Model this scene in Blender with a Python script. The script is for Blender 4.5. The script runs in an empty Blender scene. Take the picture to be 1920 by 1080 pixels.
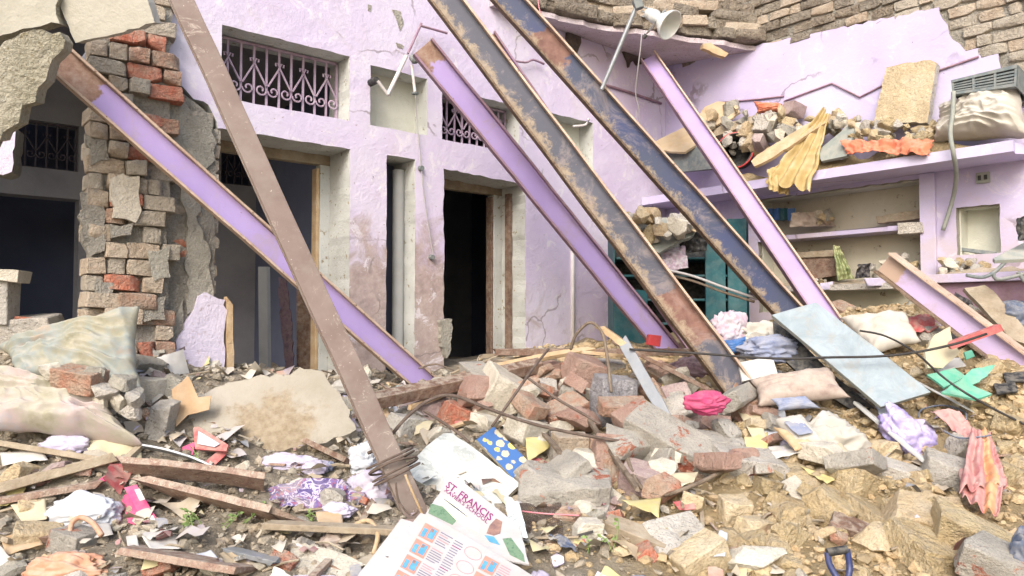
import bpy, bmesh, math, random
import numpy as np
from mathutils import Vector, Matrix, noise, Quaternion
from mathutils.bvhtree import BVHTree
from mathutils.geometry import tessellate_polygon

# ------------------------------------------------------------------ camera, sky, sun, exposure
sc = bpy.context.scene
COL = sc.collection
FPX, PITCH, EYE = 1387.0, math.radians(2.07), 1.6
cam_d = bpy.data.cameras.new('camera')
cam = bpy.data.objects.new('camera', cam_d)
COL.objects.link(cam)
cam.location = (0, 0, EYE)
cam.rotation_euler = (math.radians(90) + PITCH, 0, 0)
cam_d.sensor_width = 36
cam_d.lens = 36 * FPX / 1920
cam_d.clip_start = 0.05
cam_d.clip_end = 500
sc.camera = cam

SUN_EL, SUN_AZ = math.radians(38), math.radians(196)     # azimuth clockwise from +Y: behind the camera, a little left
world = bpy.data.worlds.new('World')
sc.world = world
world.use_nodes = True
wn = world.node_tree
wn.nodes.clear()
sky = wn.nodes.new('ShaderNodeTexSky')
sky.sky_type = 'NISHITA'
sky.sun_disc = False
sky.sun_elevation = SUN_EL
sky.sun_rotation = SUN_AZ
sky.air_density = 1.2
sky.dust_density = 4.0
sky.ozone_density = 1.0
bg = wn.nodes.new('ShaderNodeBackground')
bg.inputs['Strength'].default_value = 0.14
wo = wn.nodes.new('ShaderNodeOutputWorld')
wn.links.new(sky.outputs[0], bg.inputs[0])
wn.links.new(bg.outputs[0], wo.inputs[0])
sun_d = bpy.data.lights.new('sun', 'SUN')
sun_d.energy = 1.15
sun_d.angle = math.radians(30)
sun_d.color = (1.0, 0.995, 0.985)
sun = bpy.data.objects.new('sun', sun_d)
COL.objects.link(sun)
sd = Vector((math.sin(SUN_AZ) * math.cos(SUN_EL), math.cos(SUN_AZ) * math.cos(SUN_EL), math.sin(SUN_EL)))
sun.rotation_euler = sd.to_track_quat('Z', 'Y').to_euler()
sun.location = (0, -4, 9)
vs = sc.view_settings
vs.view_transform = 'Standard'
vs.look = 'None'
vs.exposure = 1.07
vs.gamma = 1.0
vs.use_curve_mapping = False

# ------------------------------------------------------------------ geometry helpers
CAMP = Vector((0, 0, EYE))
ANG = math.radians(50)
U = Vector((math.sin(ANG), math.cos(ANG), 0))       # along the facade, to the right and away
N = Vector((-math.cos(ANG), math.sin(ANG), 0))      # through the facade, into the rooms
DW, SK = 5.4, 6.86                                  # facade at N-distance DW, side wall at U-distance SK

def H(s, t, z): return U * s + N * t + Vector((0, 0, z))        # house frame
def WA(a, z, w=0.0): return H(a, DW + w, z)                     # facade frame: w>0 into the wall
def WB(k, z, w=0.0): return H(SK + w, DW - k, z)                # side wall frame: k along it, away from the corner
def ray(px, py):
    a, b = (px - 960) / FPX, (540 - py) / FPX
    return Vector((a, math.cos(PITCH) - math.sin(PITCH) * b, math.sin(PITCH) + math.cos(PITCH) * b))
def at(px, py, Y):
    r = ray(px, py)
    return CAMP + r * (Y / r.y)
def hit(px, py, p0, nrm):
    r = ray(px, py)
    return CAMP + r * ((p0 - CAMP).dot(nrm) / r.dot(nrm))
def onA(px, py, w=0.0):
    q = hit(px, py, N * (DW + w), N)
    return (q.dot(U), q.z)
def onB(px, py, w=0.0):
    q = hit(px, py, U * (SK + w), U)
    return (DW - q.dot(N), q.z)
def nz(p, sc_=1.0, o=0.0): return noise.noise(Vector(p) * sc_ + Vector((o, o * 1.7, -o)))
def V(*a): return Vector(a)

class MB:
    """collects faces; build() links them as one mesh object"""
    def __init__(s): s.v, s.f, s.m = [], [], []
    def add(s, verts, faces, mi=0):
        o = len(s.v); s.v += [Vector(p) for p in verts]
        for f in faces: s.f.append([i + o for i in f]); s.m.append(mi)
        return s
    def box(s, c, ax, ay, az, mi=0):
        """c centre; ax, ay, az half-extent vectors"""
        vs_ = [c + ax * i + ay * j + az * k for k in (-1, 1) for j in (-1, 1) for i in (-1, 1)]
        fs = [(0, 2, 3, 1), (4, 5, 7, 6), (0, 1, 5, 4), (2, 6, 7, 3), (0, 4, 6, 2), (1, 3, 7, 5)]
        if ax.cross(ay).dot(az) < 0: fs = [f[::-1] for f in fs]
        return s.add(vs_, fs, mi)
    def plate(s, rings, fn, w0, w1, mi=0, mside=None):
        """rings: outline then holes, 2-D; fn(a, b, w) -> point; closed plate between w0 (front) and w1"""
        if mside is None: mside = mi
        flat = [p for r in rings for p in r]
        tris = tessellate_polygon([[Vector((p[0], p[1], 0)) for p in r] for r in rings])
        n = len(flat); o = len(s.v)
        s.v += [fn(p[0], p[1], w0) for p in flat] + [fn(p[0], p[1], w1) for p in flat]
        for t in tris:
            a, b, c_ = (s.v[o + i] for i in t)
            out = fn(flat[t[0]][0], flat[t[0]][1], w0) - fn(flat[t[0]][0], flat[t[0]][1], w1)
            if (b - a).cross(c_ - a).dot(out) < 0: t = t[::-1]
            s.f.append([o + i for i in t]); s.m.append(mi)
            s.f.append([o + n + i for i in t[::-1]]); s.m.append(mi)
        k = 0
        for r in rings:
            m = len(r)
            for i in range(m):
                j = (i + 1) % m
                s.f.append([o + k + i, o + k + j, o + n + k + j, o + n + k + i]); s.m.append(mside)
            k += m
        return s
    def tube(s, pts, r, seg=6, mi=0, caps=True, taper=None):
        pts = [Vector(p) for p in pts]; o = len(s.v); n = len(pts)
        up = Vector((0.12, 0.31, 0.94))
        for i, p in enumerate(pts):
            t = (pts[min(i + 1, n - 1)] - pts[max(i - 1, 0)]).normalized()
            if abs(t.dot(up)) > 0.95: up = Vector((0.93, 0.3, 0.1))
            a = t.cross(up).normalized(); b = t.cross(a)
            rr = r if taper is None else r + (taper - r) * i / max(1, n - 1)
            for k in range(seg):
                q = 2 * math.pi * k / seg
                s.v.append(p + a * math.cos(q) * rr + b * math.sin(q) * rr)
        for i in range(n - 1):
            for k in range(seg):
                k2 = (k + 1) % seg
                s.f.append([o + i * seg + k, o + i * seg + k2, o + (i + 1) * seg + k2, o + (i + 1) * seg + k]); s.m.append(mi)
        if caps:
            s.f.append([o + k for k in range(seg)][::-1]); s.m.append(mi)
            s.f.append([o + (n - 1) * seg + k for k in range(seg)]); s.m.append(mi)
        return s
    def lathe(s, base, axis, prof, seg=20, mi=0):
        axis = axis.normalized(); a = axis.orthogonal().normalized(); b = axis.cross(a); o = len(s.v)
        for h, r in prof:
            for k in range(seg):
                q = 2 * math.pi * k / seg
                s.v.append(base + axis * h + (a * math.cos(q) + b * math.sin(q)) * r)
        for i in range(len(prof) - 1):
            for k in range(seg):
                k2 = (k + 1) % seg
                s.f.append([o + i * seg + k, o + i * seg + k2, o + (i + 1) * seg + k2, o + (i + 1) * seg + k]); s.m.append(mi)
        return s
    def grid(s, fn, nu, nv, mi=0):
        o = len(s.v)
        for j in range(nv + 1):
            for i in range(nu + 1): s.v.append(Vector(fn(i / nu, j / nv)))
        for j in range(nv):
            for i in range(nu):
                a = o + j * (nu + 1) + i
                s.f.append([a, a + 1, a + nu + 2, a + nu + 1]); s.m.append(mi)
        return s

ORG = {}
def put(o, loc, parent):
    if parent is not None:
        o.parent = parent
        o.location = loc - ORG[parent.name]
    else: o.location = loc
    ORG[o.name] = Vector(loc)
def tag(o, label=None, cat=None, group=None, kind=None):
    if label: o['label'] = label
    if cat: o['category'] = cat
    if group: o['group'] = group
    if kind: o['kind'] = kind
    return o
def thing(name, loc, label, cat, group=None):
    o = bpy.data.objects.new(name, None); COL.objects.link(o)
    o.empty_display_size = 0.1
    put(o, Vector(loc), None)
    return tag(o, label, cat, group)
def build(name, mb, mats, parent=None, smooth=None, label=None, cat=None, group=None, kind=None, bevel=0, sub=0, solid=0):
    """world-space builder -> object with its origin at the base of its box"""
    vs_ = mb.v
    xs = [p.x for p in vs_]; ys = [p.y for p in vs_]; zs = [p.z for p in vs_]
    org = Vector(((min(xs) + max(xs)) / 2, (min(ys) + max(ys)) / 2, min(zs)))
    me = bpy.data.meshes.new(name)
    me.from_pydata([p - org for p in vs_], [], mb.f)
    if not isinstance(mats, (list, tuple)): mats = [mats]
    for m in mats: me.materials.append(MAT(m))
    if len(mats) > 1: me.polygons.foreach_set('material_index', mb.m)
    if smooth is not None:
        me.polygons.foreach_set('use_smooth', [True] * len(me.polygons))
        if smooth < 180: me.set_sharp_from_angle(angle=math.radians(smooth))
    me.update()
    o = bpy.data.objects.new(name, me); COL.objects.link(o)
    put(o, org, parent)
    if solid:
        md = o.modifiers.new('thickness', 'SOLIDIFY'); md.thickness = solid; md.offset = 0
    if bevel:
        md = o.modifiers.new('bevel', 'BEVEL'); md.width = bevel; md.segments = 2; md.limit_method = 'ANGLE'; md.angle_limit = math.radians(40)
    if sub:
        md = o.modifiers.new('subdivision', 'SUBSURF'); md.levels = sub; md.render_levels = sub
    return tag(o, label, cat, group, kind)

# ------------------------------------------------------------------ materials
_M = {}
def c(r, g, b):
    f = lambda x: (x / 255 / 12.92) if x / 255 <= 0.04045 else ((x / 255 + 0.055) / 1.055) ** 2.4
    r, g, b = f(r), f(g), f(b); l = .3 * r + .59 * g + .11 * b; k = .16      # pulls every colour part way to grey
    return (r + (l - r) * k, g + (l - g) * k, b + (l - b) * k, 1)
def MAT(m):
    if not isinstance(m, str): return m
    return _M[m]
class NT:
    def __init__(s, name):
        s.mat = bpy.data.materials.new(name); s.mat.use_nodes = True
        s.t = s.mat.node_tree; s.n = s.t.nodes; s.l = s.t.links
        s.p = s.n['Principled BSDF']
        s.geo = s.n.new('ShaderNodeNewGeometry')
        s.pos = s.geo.outputs['Position']
        _M[name] = s.mat
    def noise(s, scale, detail=4, rough=.6, vec=None, dist=0.0):
        x = s.n.new('ShaderNodeTexNoise'); x.inputs['Scale'].default_value = scale
        x.inputs['Detail'].default_value = detail; x.inputs['Roughness'].default_value = rough
        x.inputs['Distortion'].default_value = dist
        s.l.new(vec or s.pos, x.inputs['Vector']); return x.outputs['Fac']
    def ramp(s, fac, stops, mode='LINEAR'):
        r = s.n.new('ShaderNodeValToRGB'); r.color_ramp.interpolation = mode
        e = r.color_ramp.elements
        while len(e) < len(stops): e.new(0.5)
        for el, (p, col) in zip(e, stops): el.position = p; el.color = col
        s.l.new(fac, r.inputs[0]); return r.outputs[0]
    def step(s, fac, lo, hi):
        r = s.n.new('ShaderNodeMapRange'); r.inputs['From Min'].default_value = lo; r.inputs['From Max'].default_value = hi
        r.interpolation_type = 'SMOOTHSTEP'; s.l.new(fac, r.inputs['Value']); return r.outputs['Result']
    def math(s, op, a, b=None):
        x = s.n.new('ShaderNodeMath'); x.operation = op
        for i, q in enumerate((a, b)):
            if q is None: continue
            if isinstance(q, (int, float)): x.inputs[i].default_value = q
            else: s.l.new(q, x.inputs[i])
        return x.outputs[0]
    def mix(s, fac, a, b, mode='MIX'):
        x = s.n.new('ShaderNodeMix'); x.data_type = 'RGBA'; x.blend_type = mode
        if isinstance(fac, (int, float)): x.inputs[0].default_value = fac
        else: s.l.new(fac, x.inputs[0])
        for i, q in ((6, a), (7, b)):
            if isinstance(q, tuple): x.inputs[i].default_value = q
            else: s.l.new(q, x.inputs[i])
        return x.outputs[2]
    def sep(s, vec):
        x = s.n.new('ShaderNodeSeparateXYZ'); s.l.new(vec, x.inputs[0]); return x.outputs
    def obj(s):
        x = s.n.new('ShaderNodeTexCoord'); return x.outputs['Object']
    def rnd(s):
        x = s.n.new('ShaderNodeObjectInfo'); return x.outputs['Random']
    def crack(s, scale, width=.012):
        v = s.n.new('ShaderNodeTexVoronoi'); v.feature = 'DISTANCE_TO_EDGE'; v.inputs['Scale'].default_value = scale
        w = s.n.new('ShaderNodeVectorMath'); w.operation = 'ADD'; m = s.n.new('ShaderNodeVectorMath'); m.operation = 'SCALE'; m.inputs['Scale'].default_value = .5
        x = s.n.new('ShaderNodeTexNoise'); x.inputs['Scale'].default_value = 2.5; x.inputs['Detail'].default_value = 6; s.l.new(s.pos, x.inputs['Vector'])
        s.l.new(x.outputs['Color'], m.inputs[0]); s.l.new(s.pos, w.inputs[0]); s.l.new(m.outputs[0], w.inputs[1]); s.l.new(w.outputs[0], v.inputs['Vector'])
        return s.math('MULTIPLY', s.step(v.outputs['Distance'], width, width * .3), s.step(s.noise(1.3, 3), .5, .58))
    def bump(s, h, strength, dist=0.01):
        b = s.n.new('ShaderNodeBump'); b.inputs['Strength'].default_value = strength; b.inputs['Distance'].default_value = dist
        s.l.new(h, b.inputs['Height']); s.l.new(b.outputs[0], s.p.inputs['Normal'])
    def done(s, col, rough=.85, metal=0, spec=.3):
        if isinstance(col, tuple): s.p.inputs['Base Color'].default_value = col
        else: s.l.new(col, s.p.inputs['Base Color'])
        if isinstance(rough, (int, float)): s.p.inputs['Roughness'].default_value = rough
        else: s.l.new(rough, s.p.inputs['Roughness'])
        s.p.inputs['Metallic'].default_value = metal
        s.p.inputs['Specular IOR Level'].default_value = spec
        return s.mat

DUST = c(182, 172, 154)
def mat(name, cols, scale=5, rough=.85, bump=.35, bscale=45, dist=.012, dust=.0, island=0.0, objvar=.0, speck=None, metal=0, spec=.25, contrast=1.0):
    """mottled surface; dust>0 lays pale dust on it in patches, more where it faces up; island/objvar vary each piece"""
    t = NT(name)
    f = t.noise(scale, 5, .62)
    k = len(cols); lo, hi = .5 - .22 / contrast, .5 + .22 / contrast
    col = t.ramp(f, [(lo + (hi - lo) * i / max(1, k - 1), q) for i, q in enumerate(cols)]) if k > 1 else cols[0]
    if island or objvar:
        rr = t.geo.outputs['Random Per Island'] if island else t.rnd()
        a = island or objvar
        vv = t.ramp(rr, [(0, (1 - a, 1 - a, 1 - a, 1)), (.5, (1, 1 - a * .3, 1 - a * .5, 1)), (1, (1 + a * .3, 1 + a * .3, 1 + a * .3, 1))])
        col = t.mix(1.0, col, vv, 'MULTIPLY')
    if speck:
        sf = t.step(t.noise(scale * 6, 3, .7), .6, .68)
        col = t.mix(sf, col, speck)
    if dust:
        up = t.step(t.sep(t.geo.outputs['Normal'])[2], -.2, 1.0)
        dn = t.step(t.noise(scale * 2.3, 5, .65), .38, .62)
        fac = t.math('MULTIPLY', t.math('MULTIPLY_ADD' if False else 'ADD', t.math('MULTIPLY', up, .65), .35), t.math('MULTIPLY', dn, dust))
        col = t.mix(fac, col, DUST)
    if bump >= .6:      # gritty broken stone: fine grain and darker pits
        gr = t.ramp(t.noise(bscale * 2.2, 4, .75), [(.3, (.74, .72, .70, 1)), (.5, (1, 1, 1, 1)), (.7, (1.12, 1.12, 1.12, 1))])
        col = t.mix(1.0, col, gr, 'MULTIPLY')
        pt = t.step(t.noise(bscale * .55, 5, .7), .60, .66)
        col = t.mix(t.math('MULTIPLY', pt, .35), col, (.16, .14, .12, 1))
    if bump:
        h = t.math('ADD', t.noise(bscale, 6, .72), t.math('MULTIPLY', t.noise(bscale / 4, 5, .65), 2.2))
        t.bump(h, bump, dist)
    return t.done(col, rough, metal, spec)
# plaster of the facade: lilac wash, scuffed, brown splashes near the rubble
t = NT('lilac_plaster')
b0 = t.ramp(t.noise(1.3, 4), [(.3, c(194, 178, 212)), (.5, c(202, 190, 216)), (.7, c(206, 200, 216))])
z_ = t.sep(t.pos)[2]
x_ = t.sep(t.pos)[0]
near_ = t.math('ADD', t.math('MULTIPLY', t.step(x_, -.3, -.75), .75), .25)
mud = t.math('ADD', t.noise(3.2, 6, .72, dist=.9), t.math('MULTIPLY', t.math('MULTIPLY', t.step(z_, 3.0, 1.5), near_), .62))
b1 = t.mix(t.math('MULTIPLY', t.step(mud, .66, .98), .85), b0, t.ramp(t.noise(11, 5, .7), [(.35, c(146, 124, 110)), (.65, c(176, 156, 142))]))
b2 = t.mix(t.math('MULTIPLY', t.step(t.noise(5, 6, .75, dist=.7), .56, .62), .75), b1, c(214, 208, 216))
b2 = t.mix(t.math('MULTIPLY', t.step(t.noise(1.7, 5, .7, dist=1.2), .52, .72), .3), b2, c(186, 172, 176))
b3 = t.mix(t.step(t.noise(30, 3, .6), .70, .74), b2, c(150, 135, 130))
b3 = t.mix(t.math('MULTIPLY', t.crack(.9), .6), b3, c(120, 108, 108))
t.bump(t.math('ADD', t.noise(38, 6, .7), t.math('MULTIPLY', t.noise(7, 4, .6), 2.2)), .45, .012)
t.done(b3, .9)
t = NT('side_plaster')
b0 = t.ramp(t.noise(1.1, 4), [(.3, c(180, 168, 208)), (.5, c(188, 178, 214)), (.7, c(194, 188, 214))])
b1 = t.mix(t.step(t.noise(14, 5, .7), .68, .73), b0, c(120, 100, 95))
b1 = t.mix(t.math('MULTIPLY', t.step(t.math('ADD', t.noise(2.6, 6, .7), t.math('MULTIPLY', t.step(t.sep(t.pos)[2], 3.6, 1.4), .4)), .6, .95), .6), b1, c(184, 166, 158))
b1 = t.mix(t.math('MULTIPLY', t.step(t.noise(4, 6, .75, dist=1), .56, .64), .5), b1, c(206, 200, 212))
b1 = t.mix(t.math('MULTIPLY', t.crack(.8), .6), b1, c(116, 100, 104))
t.bump(t.math('ADD', t.noise(40, 6, .65), t.math('MULTIPLY', t.noise(6, 3, .6), 2)), .3, .01)
t.done(b1, .9)
mat('cream_reveal', [c(168, 170, 164), c(188, 190, 186), c(198, 200, 196)], 3, bump=.4, speck=c(150, 138, 112))
mat('cream_niche', [c(188, 188, 170), c(204, 204, 190), c(208, 210, 200)], 2, bump=.4)
t = NT('stained_niche')
b0 = t.ramp(t.noise(1.6, 4), [(.35, c(174, 168, 148)), (.65, c(194, 188, 170))])
b1 = t.mix(t.step(t.noise(11, 6, .8), .58, .7), b0, c(108, 88, 66))
t.bump(t.noise(30, 6, .7), .4); t.done(b1, .95)
mat('grey_render', [c(140, 136, 124), c(162, 158, 146), c(174, 170, 158)], 6, bump=.8, bscale=60, dist=.02, dust=.4)
mat('mortar', [c(146, 140, 128), c(166, 160, 148), c(178, 172, 160)], 9, bump=1, bscale=40, dist=.03)
mat('brick_tan', [c(168, 148, 126), c(186, 168, 146), c(192, 178, 158)], 9, bump=.9, bscale=50, dist=.02, objvar=.12, dust=.8)
mat('brick_grey', [c(160, 150, 134), c(178, 168, 152), c(186, 178, 164)], 8, bump=.9, bscale=50, dist=.02, objvar=.1, dust=.7)
mat('brick_red', [c(182, 92, 64), c(198, 114, 84), c(188, 146, 122)], 12, bump=1, bscale=50, dist=.02, objvar=.12, dust=.6)
mat('brick_mixed', [c(186, 118, 90), c(182, 146, 122), c(172, 158, 140)], 9, bump=1, bscale=50, dist=.02, objvar=.12, dust=.6)
mat('concrete', [c(158, 154, 146), c(180, 176, 168), c(194, 190, 182)], 6, bump=.8, bscale=45, dist=.02, objvar=.12, dust=.35, speck=c(128, 122, 110))
mat('concrete_pale', [c(172, 166, 150), c(196, 190, 174), c(206, 202, 190)], 5, bump=.6, bscale=45, dist=.02, objvar=.1, dust=.3)
mat('concrete_blue', [c(140, 138, 142), c(164, 162, 168), c(176, 174, 180)], 9, bump=1, bscale=40, dist=.025, dust=.2, speck=c(120, 116, 120))
t = NT('masonry')     # grey render over broken red brick
b0 = t.ramp(t.noise(6, 5), [(.3, c(164, 158, 148)), (.6, c(188, 182, 170)), (.8, c(198, 192, 180))])
b1 = t.mix(t.step(t.noise(5.5, 6, .75, dist=.4), .56, .62), b0, t.ramp(t.noise(17, 4), [(.35, c(158, 78, 54)), (.65, c(196, 130, 100))]))
b1 = t.mix(1.0, b1, t.ramp(t.noise(110, 4, .75), [(.3, (.74, .72, .70, 1)), (.5, (1, 1, 1, 1)), (.7, (1.12, 1.12, 1.12, 1))]), 'MULTIPLY')
b1 = t.mix(t.math('MULTIPLY', t.step(t.noise(26, 5, .7), .60, .67), .25), b1, c(130, 120, 108))
t.bump(t.math('ADD', t.noise(50, 6, .75), t.math('MULTIPLY', t.noise(11, 5, .7), 2)), 1, .025); t.done(b1, .95)
t = NT('masonry_pink')
b0 = t.ramp(t.noise(6, 5), [(.3, c(170, 132, 116)), (.6, c(186, 154, 138)), (.8, c(190, 170, 154))])
b1 = t.mix(t.step(t.noise(5, 6, .75, dist=.4), .58, .64), b0, c(178, 104, 78))
b1 = t.mix(1.0, b1, t.ramp(t.noise(110, 4, .75), [(.3, (.74, .72, .70, 1)), (.5, (1, 1, 1, 1)), (.7, (1.12, 1.12, 1.12, 1))]), 'MULTIPLY')
b1 = t.mix(t.math('MULTIPLY', t.step(t.noise(26, 5, .7), .60, .67), .25), b1, c(130, 120, 108))
t.bump(t.math('ADD', t.noise(50, 6, .75), t.math('MULTIPLY', t.noise(11, 5, .7), 2)), 1, .025); t.done(b1, .95)
mat('brick_mauve', [c(146, 122, 122), c(164, 142, 142), c(176, 160, 156)], 8, bump=.7, bscale=60, dist=.015, objvar=.1, dust=.3)
mat('sandstone', [c(170, 150, 114), c(190, 170, 132), c(196, 182, 152)], 5, bump=.8, bscale=35, dist=.02, objvar=.15, dust=.2)
mat('clay', [c(170, 148, 106), c(194, 172, 126), c(200, 184, 146)], 6, bump=1, bscale=30, dist=.03, objvar=.14, dust=.35)
mat('clay_gravel', [c(166, 146, 108), c(186, 166, 126), c(194, 178, 146)], 4, bump=.6, bscale=60, island=.3)
mat('grey_gravel', [c(140, 132, 116), c(164, 156, 138), c(178, 172, 158)], 4, bump=.6, bscale=60, island=.32)
mat('slab_concrete', [c(150, 144, 120), c(172, 166, 146), c(184, 180, 162)], 4, bump=.9, bscale=28, dist=.03, speck=c(140, 128, 96))
mat('slab_smooth', [c(164, 160, 146), c(178, 174, 160), c(186, 182, 170)], 2.5, bump=.35, bscale=40)
t = NT('stone_slab')  # pale slab with brown earth on its middle
b0 = t.ramp(t.noise(3, 5), [(.3, c(150, 142, 124)), (.6, c(166, 158, 144)), (.8, c(174, 168, 158))])
oc = t.obj()
ln = t.n.new('ShaderNodeVectorMath'); ln.operation = 'LENGTH'; t.l.new(oc, ln.inputs[0])
br = t.math('ADD', t.math('MULTIPLY', t.step(ln.outputs['Value'], .62, .05), .62), t.noise(7, 6, .75))
b1 = t.mix(t.math('MULTIPLY', t.step(br, .68, .92), .9), b0, t.ramp(t.noise(24, 4), [(.35, c(132, 114, 86)), (.65, c(158, 142, 116))]))
t.bump(t.noise(40, 6, .7), .6, .015); t.done(b1, .95)
t = NT('marble')
b0 = t.ramp(t.noise(4, 6, .7, dist=1.4), [(.35, c(184, 190, 184)), (.5, c(194, 198, 194)), (.57, c(162, 168, 164)), (.62, c(190, 194, 190))])
b0 = t.mix(t.math('MULTIPLY', t.step(t.noise(6, 5, .7), .5, .68), .45), b0, DUST)
t.bump(t.noise(50, 3), .1); t.done(b0, .5, spec=.4)
t = NT('blue_marble')
b0 = t.ramp(t.noise(5, 6, .75, dist=.8), [(.3, c(120, 136, 144)), (.55, c(142, 156, 164)), (.75, c(154, 166, 172))])
b0 = t.mix(t.math('MULTIPLY', t.step(t.noise(9, 6, .75), .48, .68), .55), b0, c(146, 142, 130))
t.bump(t.noise(40, 4), .15); t.done(b0, .55, spec=.4)

def beam_mat(name, paint, shade, rust, bare, mud, mudc=c(140, 120, 94), redx=None, bare_col=None, bare_flip=False):
    """painted steel seen along its own length (object x): bare end, mud streaks, optional red-oxide stretch"""
    t = NT(name); oc = t.obj(); X, Y_, Z_ = t.sep(oc)
    col = t.ramp(t.noise(2.2, 4), [(.3, shade), (.7, paint)])
    wob = t.math('MULTIPLY', t.math('SUBTRACT', t.noise(7, 4, .6), .5), .25)
    if redx:
        for lo, hi in redx:
            xx = t.math('ADD', X, wob)
            m = t.math('MULTIPLY', t.step(xx, lo - .01, lo + .01), t.step(xx, hi + .01, hi - .01))
            col = t.mix(m, col, t.ramp(t.noise(12, 5), [(.3, c(98, 62, 54)), (.7, c(138, 98, 84))]))
    if mud:
        g = t.math('ADD', t.noise(9, 6, .8, dist=.3), t.math('MULTIPLY', Z_, -2.6))
        col = t.mix(t.math('MULTIPLY', t.step(g, .56 - mud, .74 - mud), .85), col, t.ramp(t.noise(22, 4), [(.3, mudc), (.7, c(166, 148, 122))]))
    col = t.mix(t.math('MULTIPLY', t.step(t.noise(3.4, 6, .75, dist=.8), .5, .68), .4), col, c(164, 146, 140))
    col = t.mix(t.step(t.noise(30, 5, .75), .66, .70), col, rust)
    col = t.mix(t.step(t.noise(13, 6, .8), .68, .72), col, c(124, 100, 92))
    if bare:
        xx = t.math('ADD', X, wob)
        m = t.step(xx, bare + .012, bare - .012) if not bare_flip else t.step(xx, bare - .012, bare + .012)
        col = t.mix(m, col, bare_col or t.ramp(t.noise(14, 6, .7), [(.3, c(110, 78, 64)), (.5, c(150, 116, 98)), (.7, c(168, 146, 132))]))
    t.bump(t.noise(60, 5, .7), .25, .006)
    t.done(col, .6, 0, .35)
LIL, LILS = c(174, 152, 212), c(160, 138, 202)
beam_mat('lilac_web_bare', LIL, LILS, c(160, 136, 170), .26, 0)
beam_mat('lilac_web_short_bare', LIL, LILS, c(160, 136, 170), .16, 0)
beam_mat('lilac_web', c(172, 148, 206), c(156, 134, 192), c(150, 126, 160), 0, 0)
beam_mat('lilac_web_pale', c(198, 178, 216), c(184, 162, 208), c(160, 140, 150), .17, 0, bare_col=c(178, 150, 130))
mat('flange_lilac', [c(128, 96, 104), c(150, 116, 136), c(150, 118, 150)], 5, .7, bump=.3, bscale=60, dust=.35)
mat('flange_tan', [c(160, 130, 110), c(186, 158, 136), c(200, 178, 156)], 6, .75, bump=.3, bscale=60, dust=.3, speck=c(112, 82, 66))
mat('flange_earth', [c(104, 84, 66), c(132, 110, 88), c(150, 130, 108)], 9, .9, bump=.9, bscale=40, dist=.02)
t = NT('brown_steel')
b0 = t.ramp(t.noise(3, 5), [(.3, c(110, 92, 84)), (.55, c(124, 106, 98)), (.75, c(134, 118, 110))])
b0 = t.mix(t.math('MULTIPLY', t.step(t.noise(7, 6, .85, dist=1.6), .57, .66), .75), b0, c(168, 154, 142))
b0 = t.mix(t.math('MULTIPLY', t.step(t.noise(2.2, 5, .7), .45, .7), .35), b0, c(150, 140, 130))
b0 = t.mix(t.step(t.noise(46, 3, .6), .69, .73), b0, c(180, 166, 152))
t.bump(t.noise(60, 5, .7), .25, .006); t.done(b0, .7)
beam_mat('dark_web', c(84, 86, 102), c(70, 72, 86), c(128, 108, 88), 0, .02, redx=[(2.78, 3.2)])
beam_mat('navy_web', c(58, 68, 112), c(66, 74, 98), c(128, 110, 92), 0, -.02, redx=[(.56, .90)])
mat('steel_bare', [c(120, 96, 82), c(140, 116, 100), c(152, 132, 118)], 8, .7, bump=.3)

mat('wood_brown', [c(94, 68, 56), c(118, 90, 74), c(136, 108, 90)], 9, .75, bump=.6, bscale=40, dust=.55)
mat('wood_rose', [c(128, 98, 84), c(152, 122, 106), c(164, 140, 122)], 9, .8, bump=.7, bscale=40, dust=.7, speck=c(186, 170, 150))
mat('wood_grey', [c(128, 112, 90), c(152, 136, 112), c(168, 156, 134)], 8, .85, bump=.5, bscale=50, dust=.3)
mat('wood_raw', [c(172, 140, 96), c(190, 160, 118), c(200, 176, 140)], 8, .8, bump=.5, bscale=50, dust=.2)
mat('plywood', [c(176, 150, 112), c(192, 168, 130), c(198, 178, 146)], 4, .85, bump=.2, bscale=40, dust=.3)
mat('cardboard', [c(160, 126, 88), c(178, 146, 106), c(186, 160, 124)], 5, .9, bump=.15, bscale=40, dust=.3)
mat('bark', [c(98, 84, 70), c(124, 108, 92), c(140, 126, 108)], 20, .9, bump=.6, bscale=80)
mat('rebar', [c(84, 70, 62), c(104, 88, 78), c(120, 104, 94)], 20, .7, bump=.5, bscale=120)
mat('cable_black', [c(46, 44, 44), c(66, 62, 60)], 10, .6, bump=.1)
mat('cable_grey', [c(150, 146, 146), c(170, 166, 166)], 10, .5, bump=0)
mat('cable_pink', [c(214, 120, 130), c(222, 140, 150)], 10, .5, bump=0)
mat('white_plastic', [c(188, 190, 188), c(200, 202, 200)], 6, .4, bump=.05, spec=.4, dust=.15)
mat('pvc_dusty', [c(196, 190, 186), c(214, 208, 206)], 6, .5, bump=.1, dust=.2)
mat('grey_pipe', [c(150, 152, 152), c(170, 172, 172)], 3, .6, bump=.2, dust=.2)
mat('galvanised', [c(132, 138, 144), c(152, 156, 162)], 8, .45, metal=.4, bump=.1, dust=.2)
mat('teal_metal', [c(20, 74, 84), c(30, 92, 100), c(40, 104, 112)], 4, .5, bump=.1, dust=.2)
mat('grey_plastic', [c(92, 104, 108), c(112, 122, 124)], 8, .6, bump=.1, dust=.45)
mat('grey_board', [c(128, 136, 130), c(150, 154, 146)], 6, .7, bump=.2, dust=.4)
mat('black_plastic', [c(34, 36, 40), c(52, 54, 58)], 12, .55, bump=.3, bscale=30, dust=.25)
mat('black_cloth', [c(32, 32, 40), c(56, 56, 66)], 20, .9, bump=.3, dust=.3)
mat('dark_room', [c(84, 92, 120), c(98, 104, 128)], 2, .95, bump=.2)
mat('room_wall', [c(124, 124, 132), c(138, 138, 146), c(148, 148, 154)], 2, .95, bump=.3)
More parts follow.
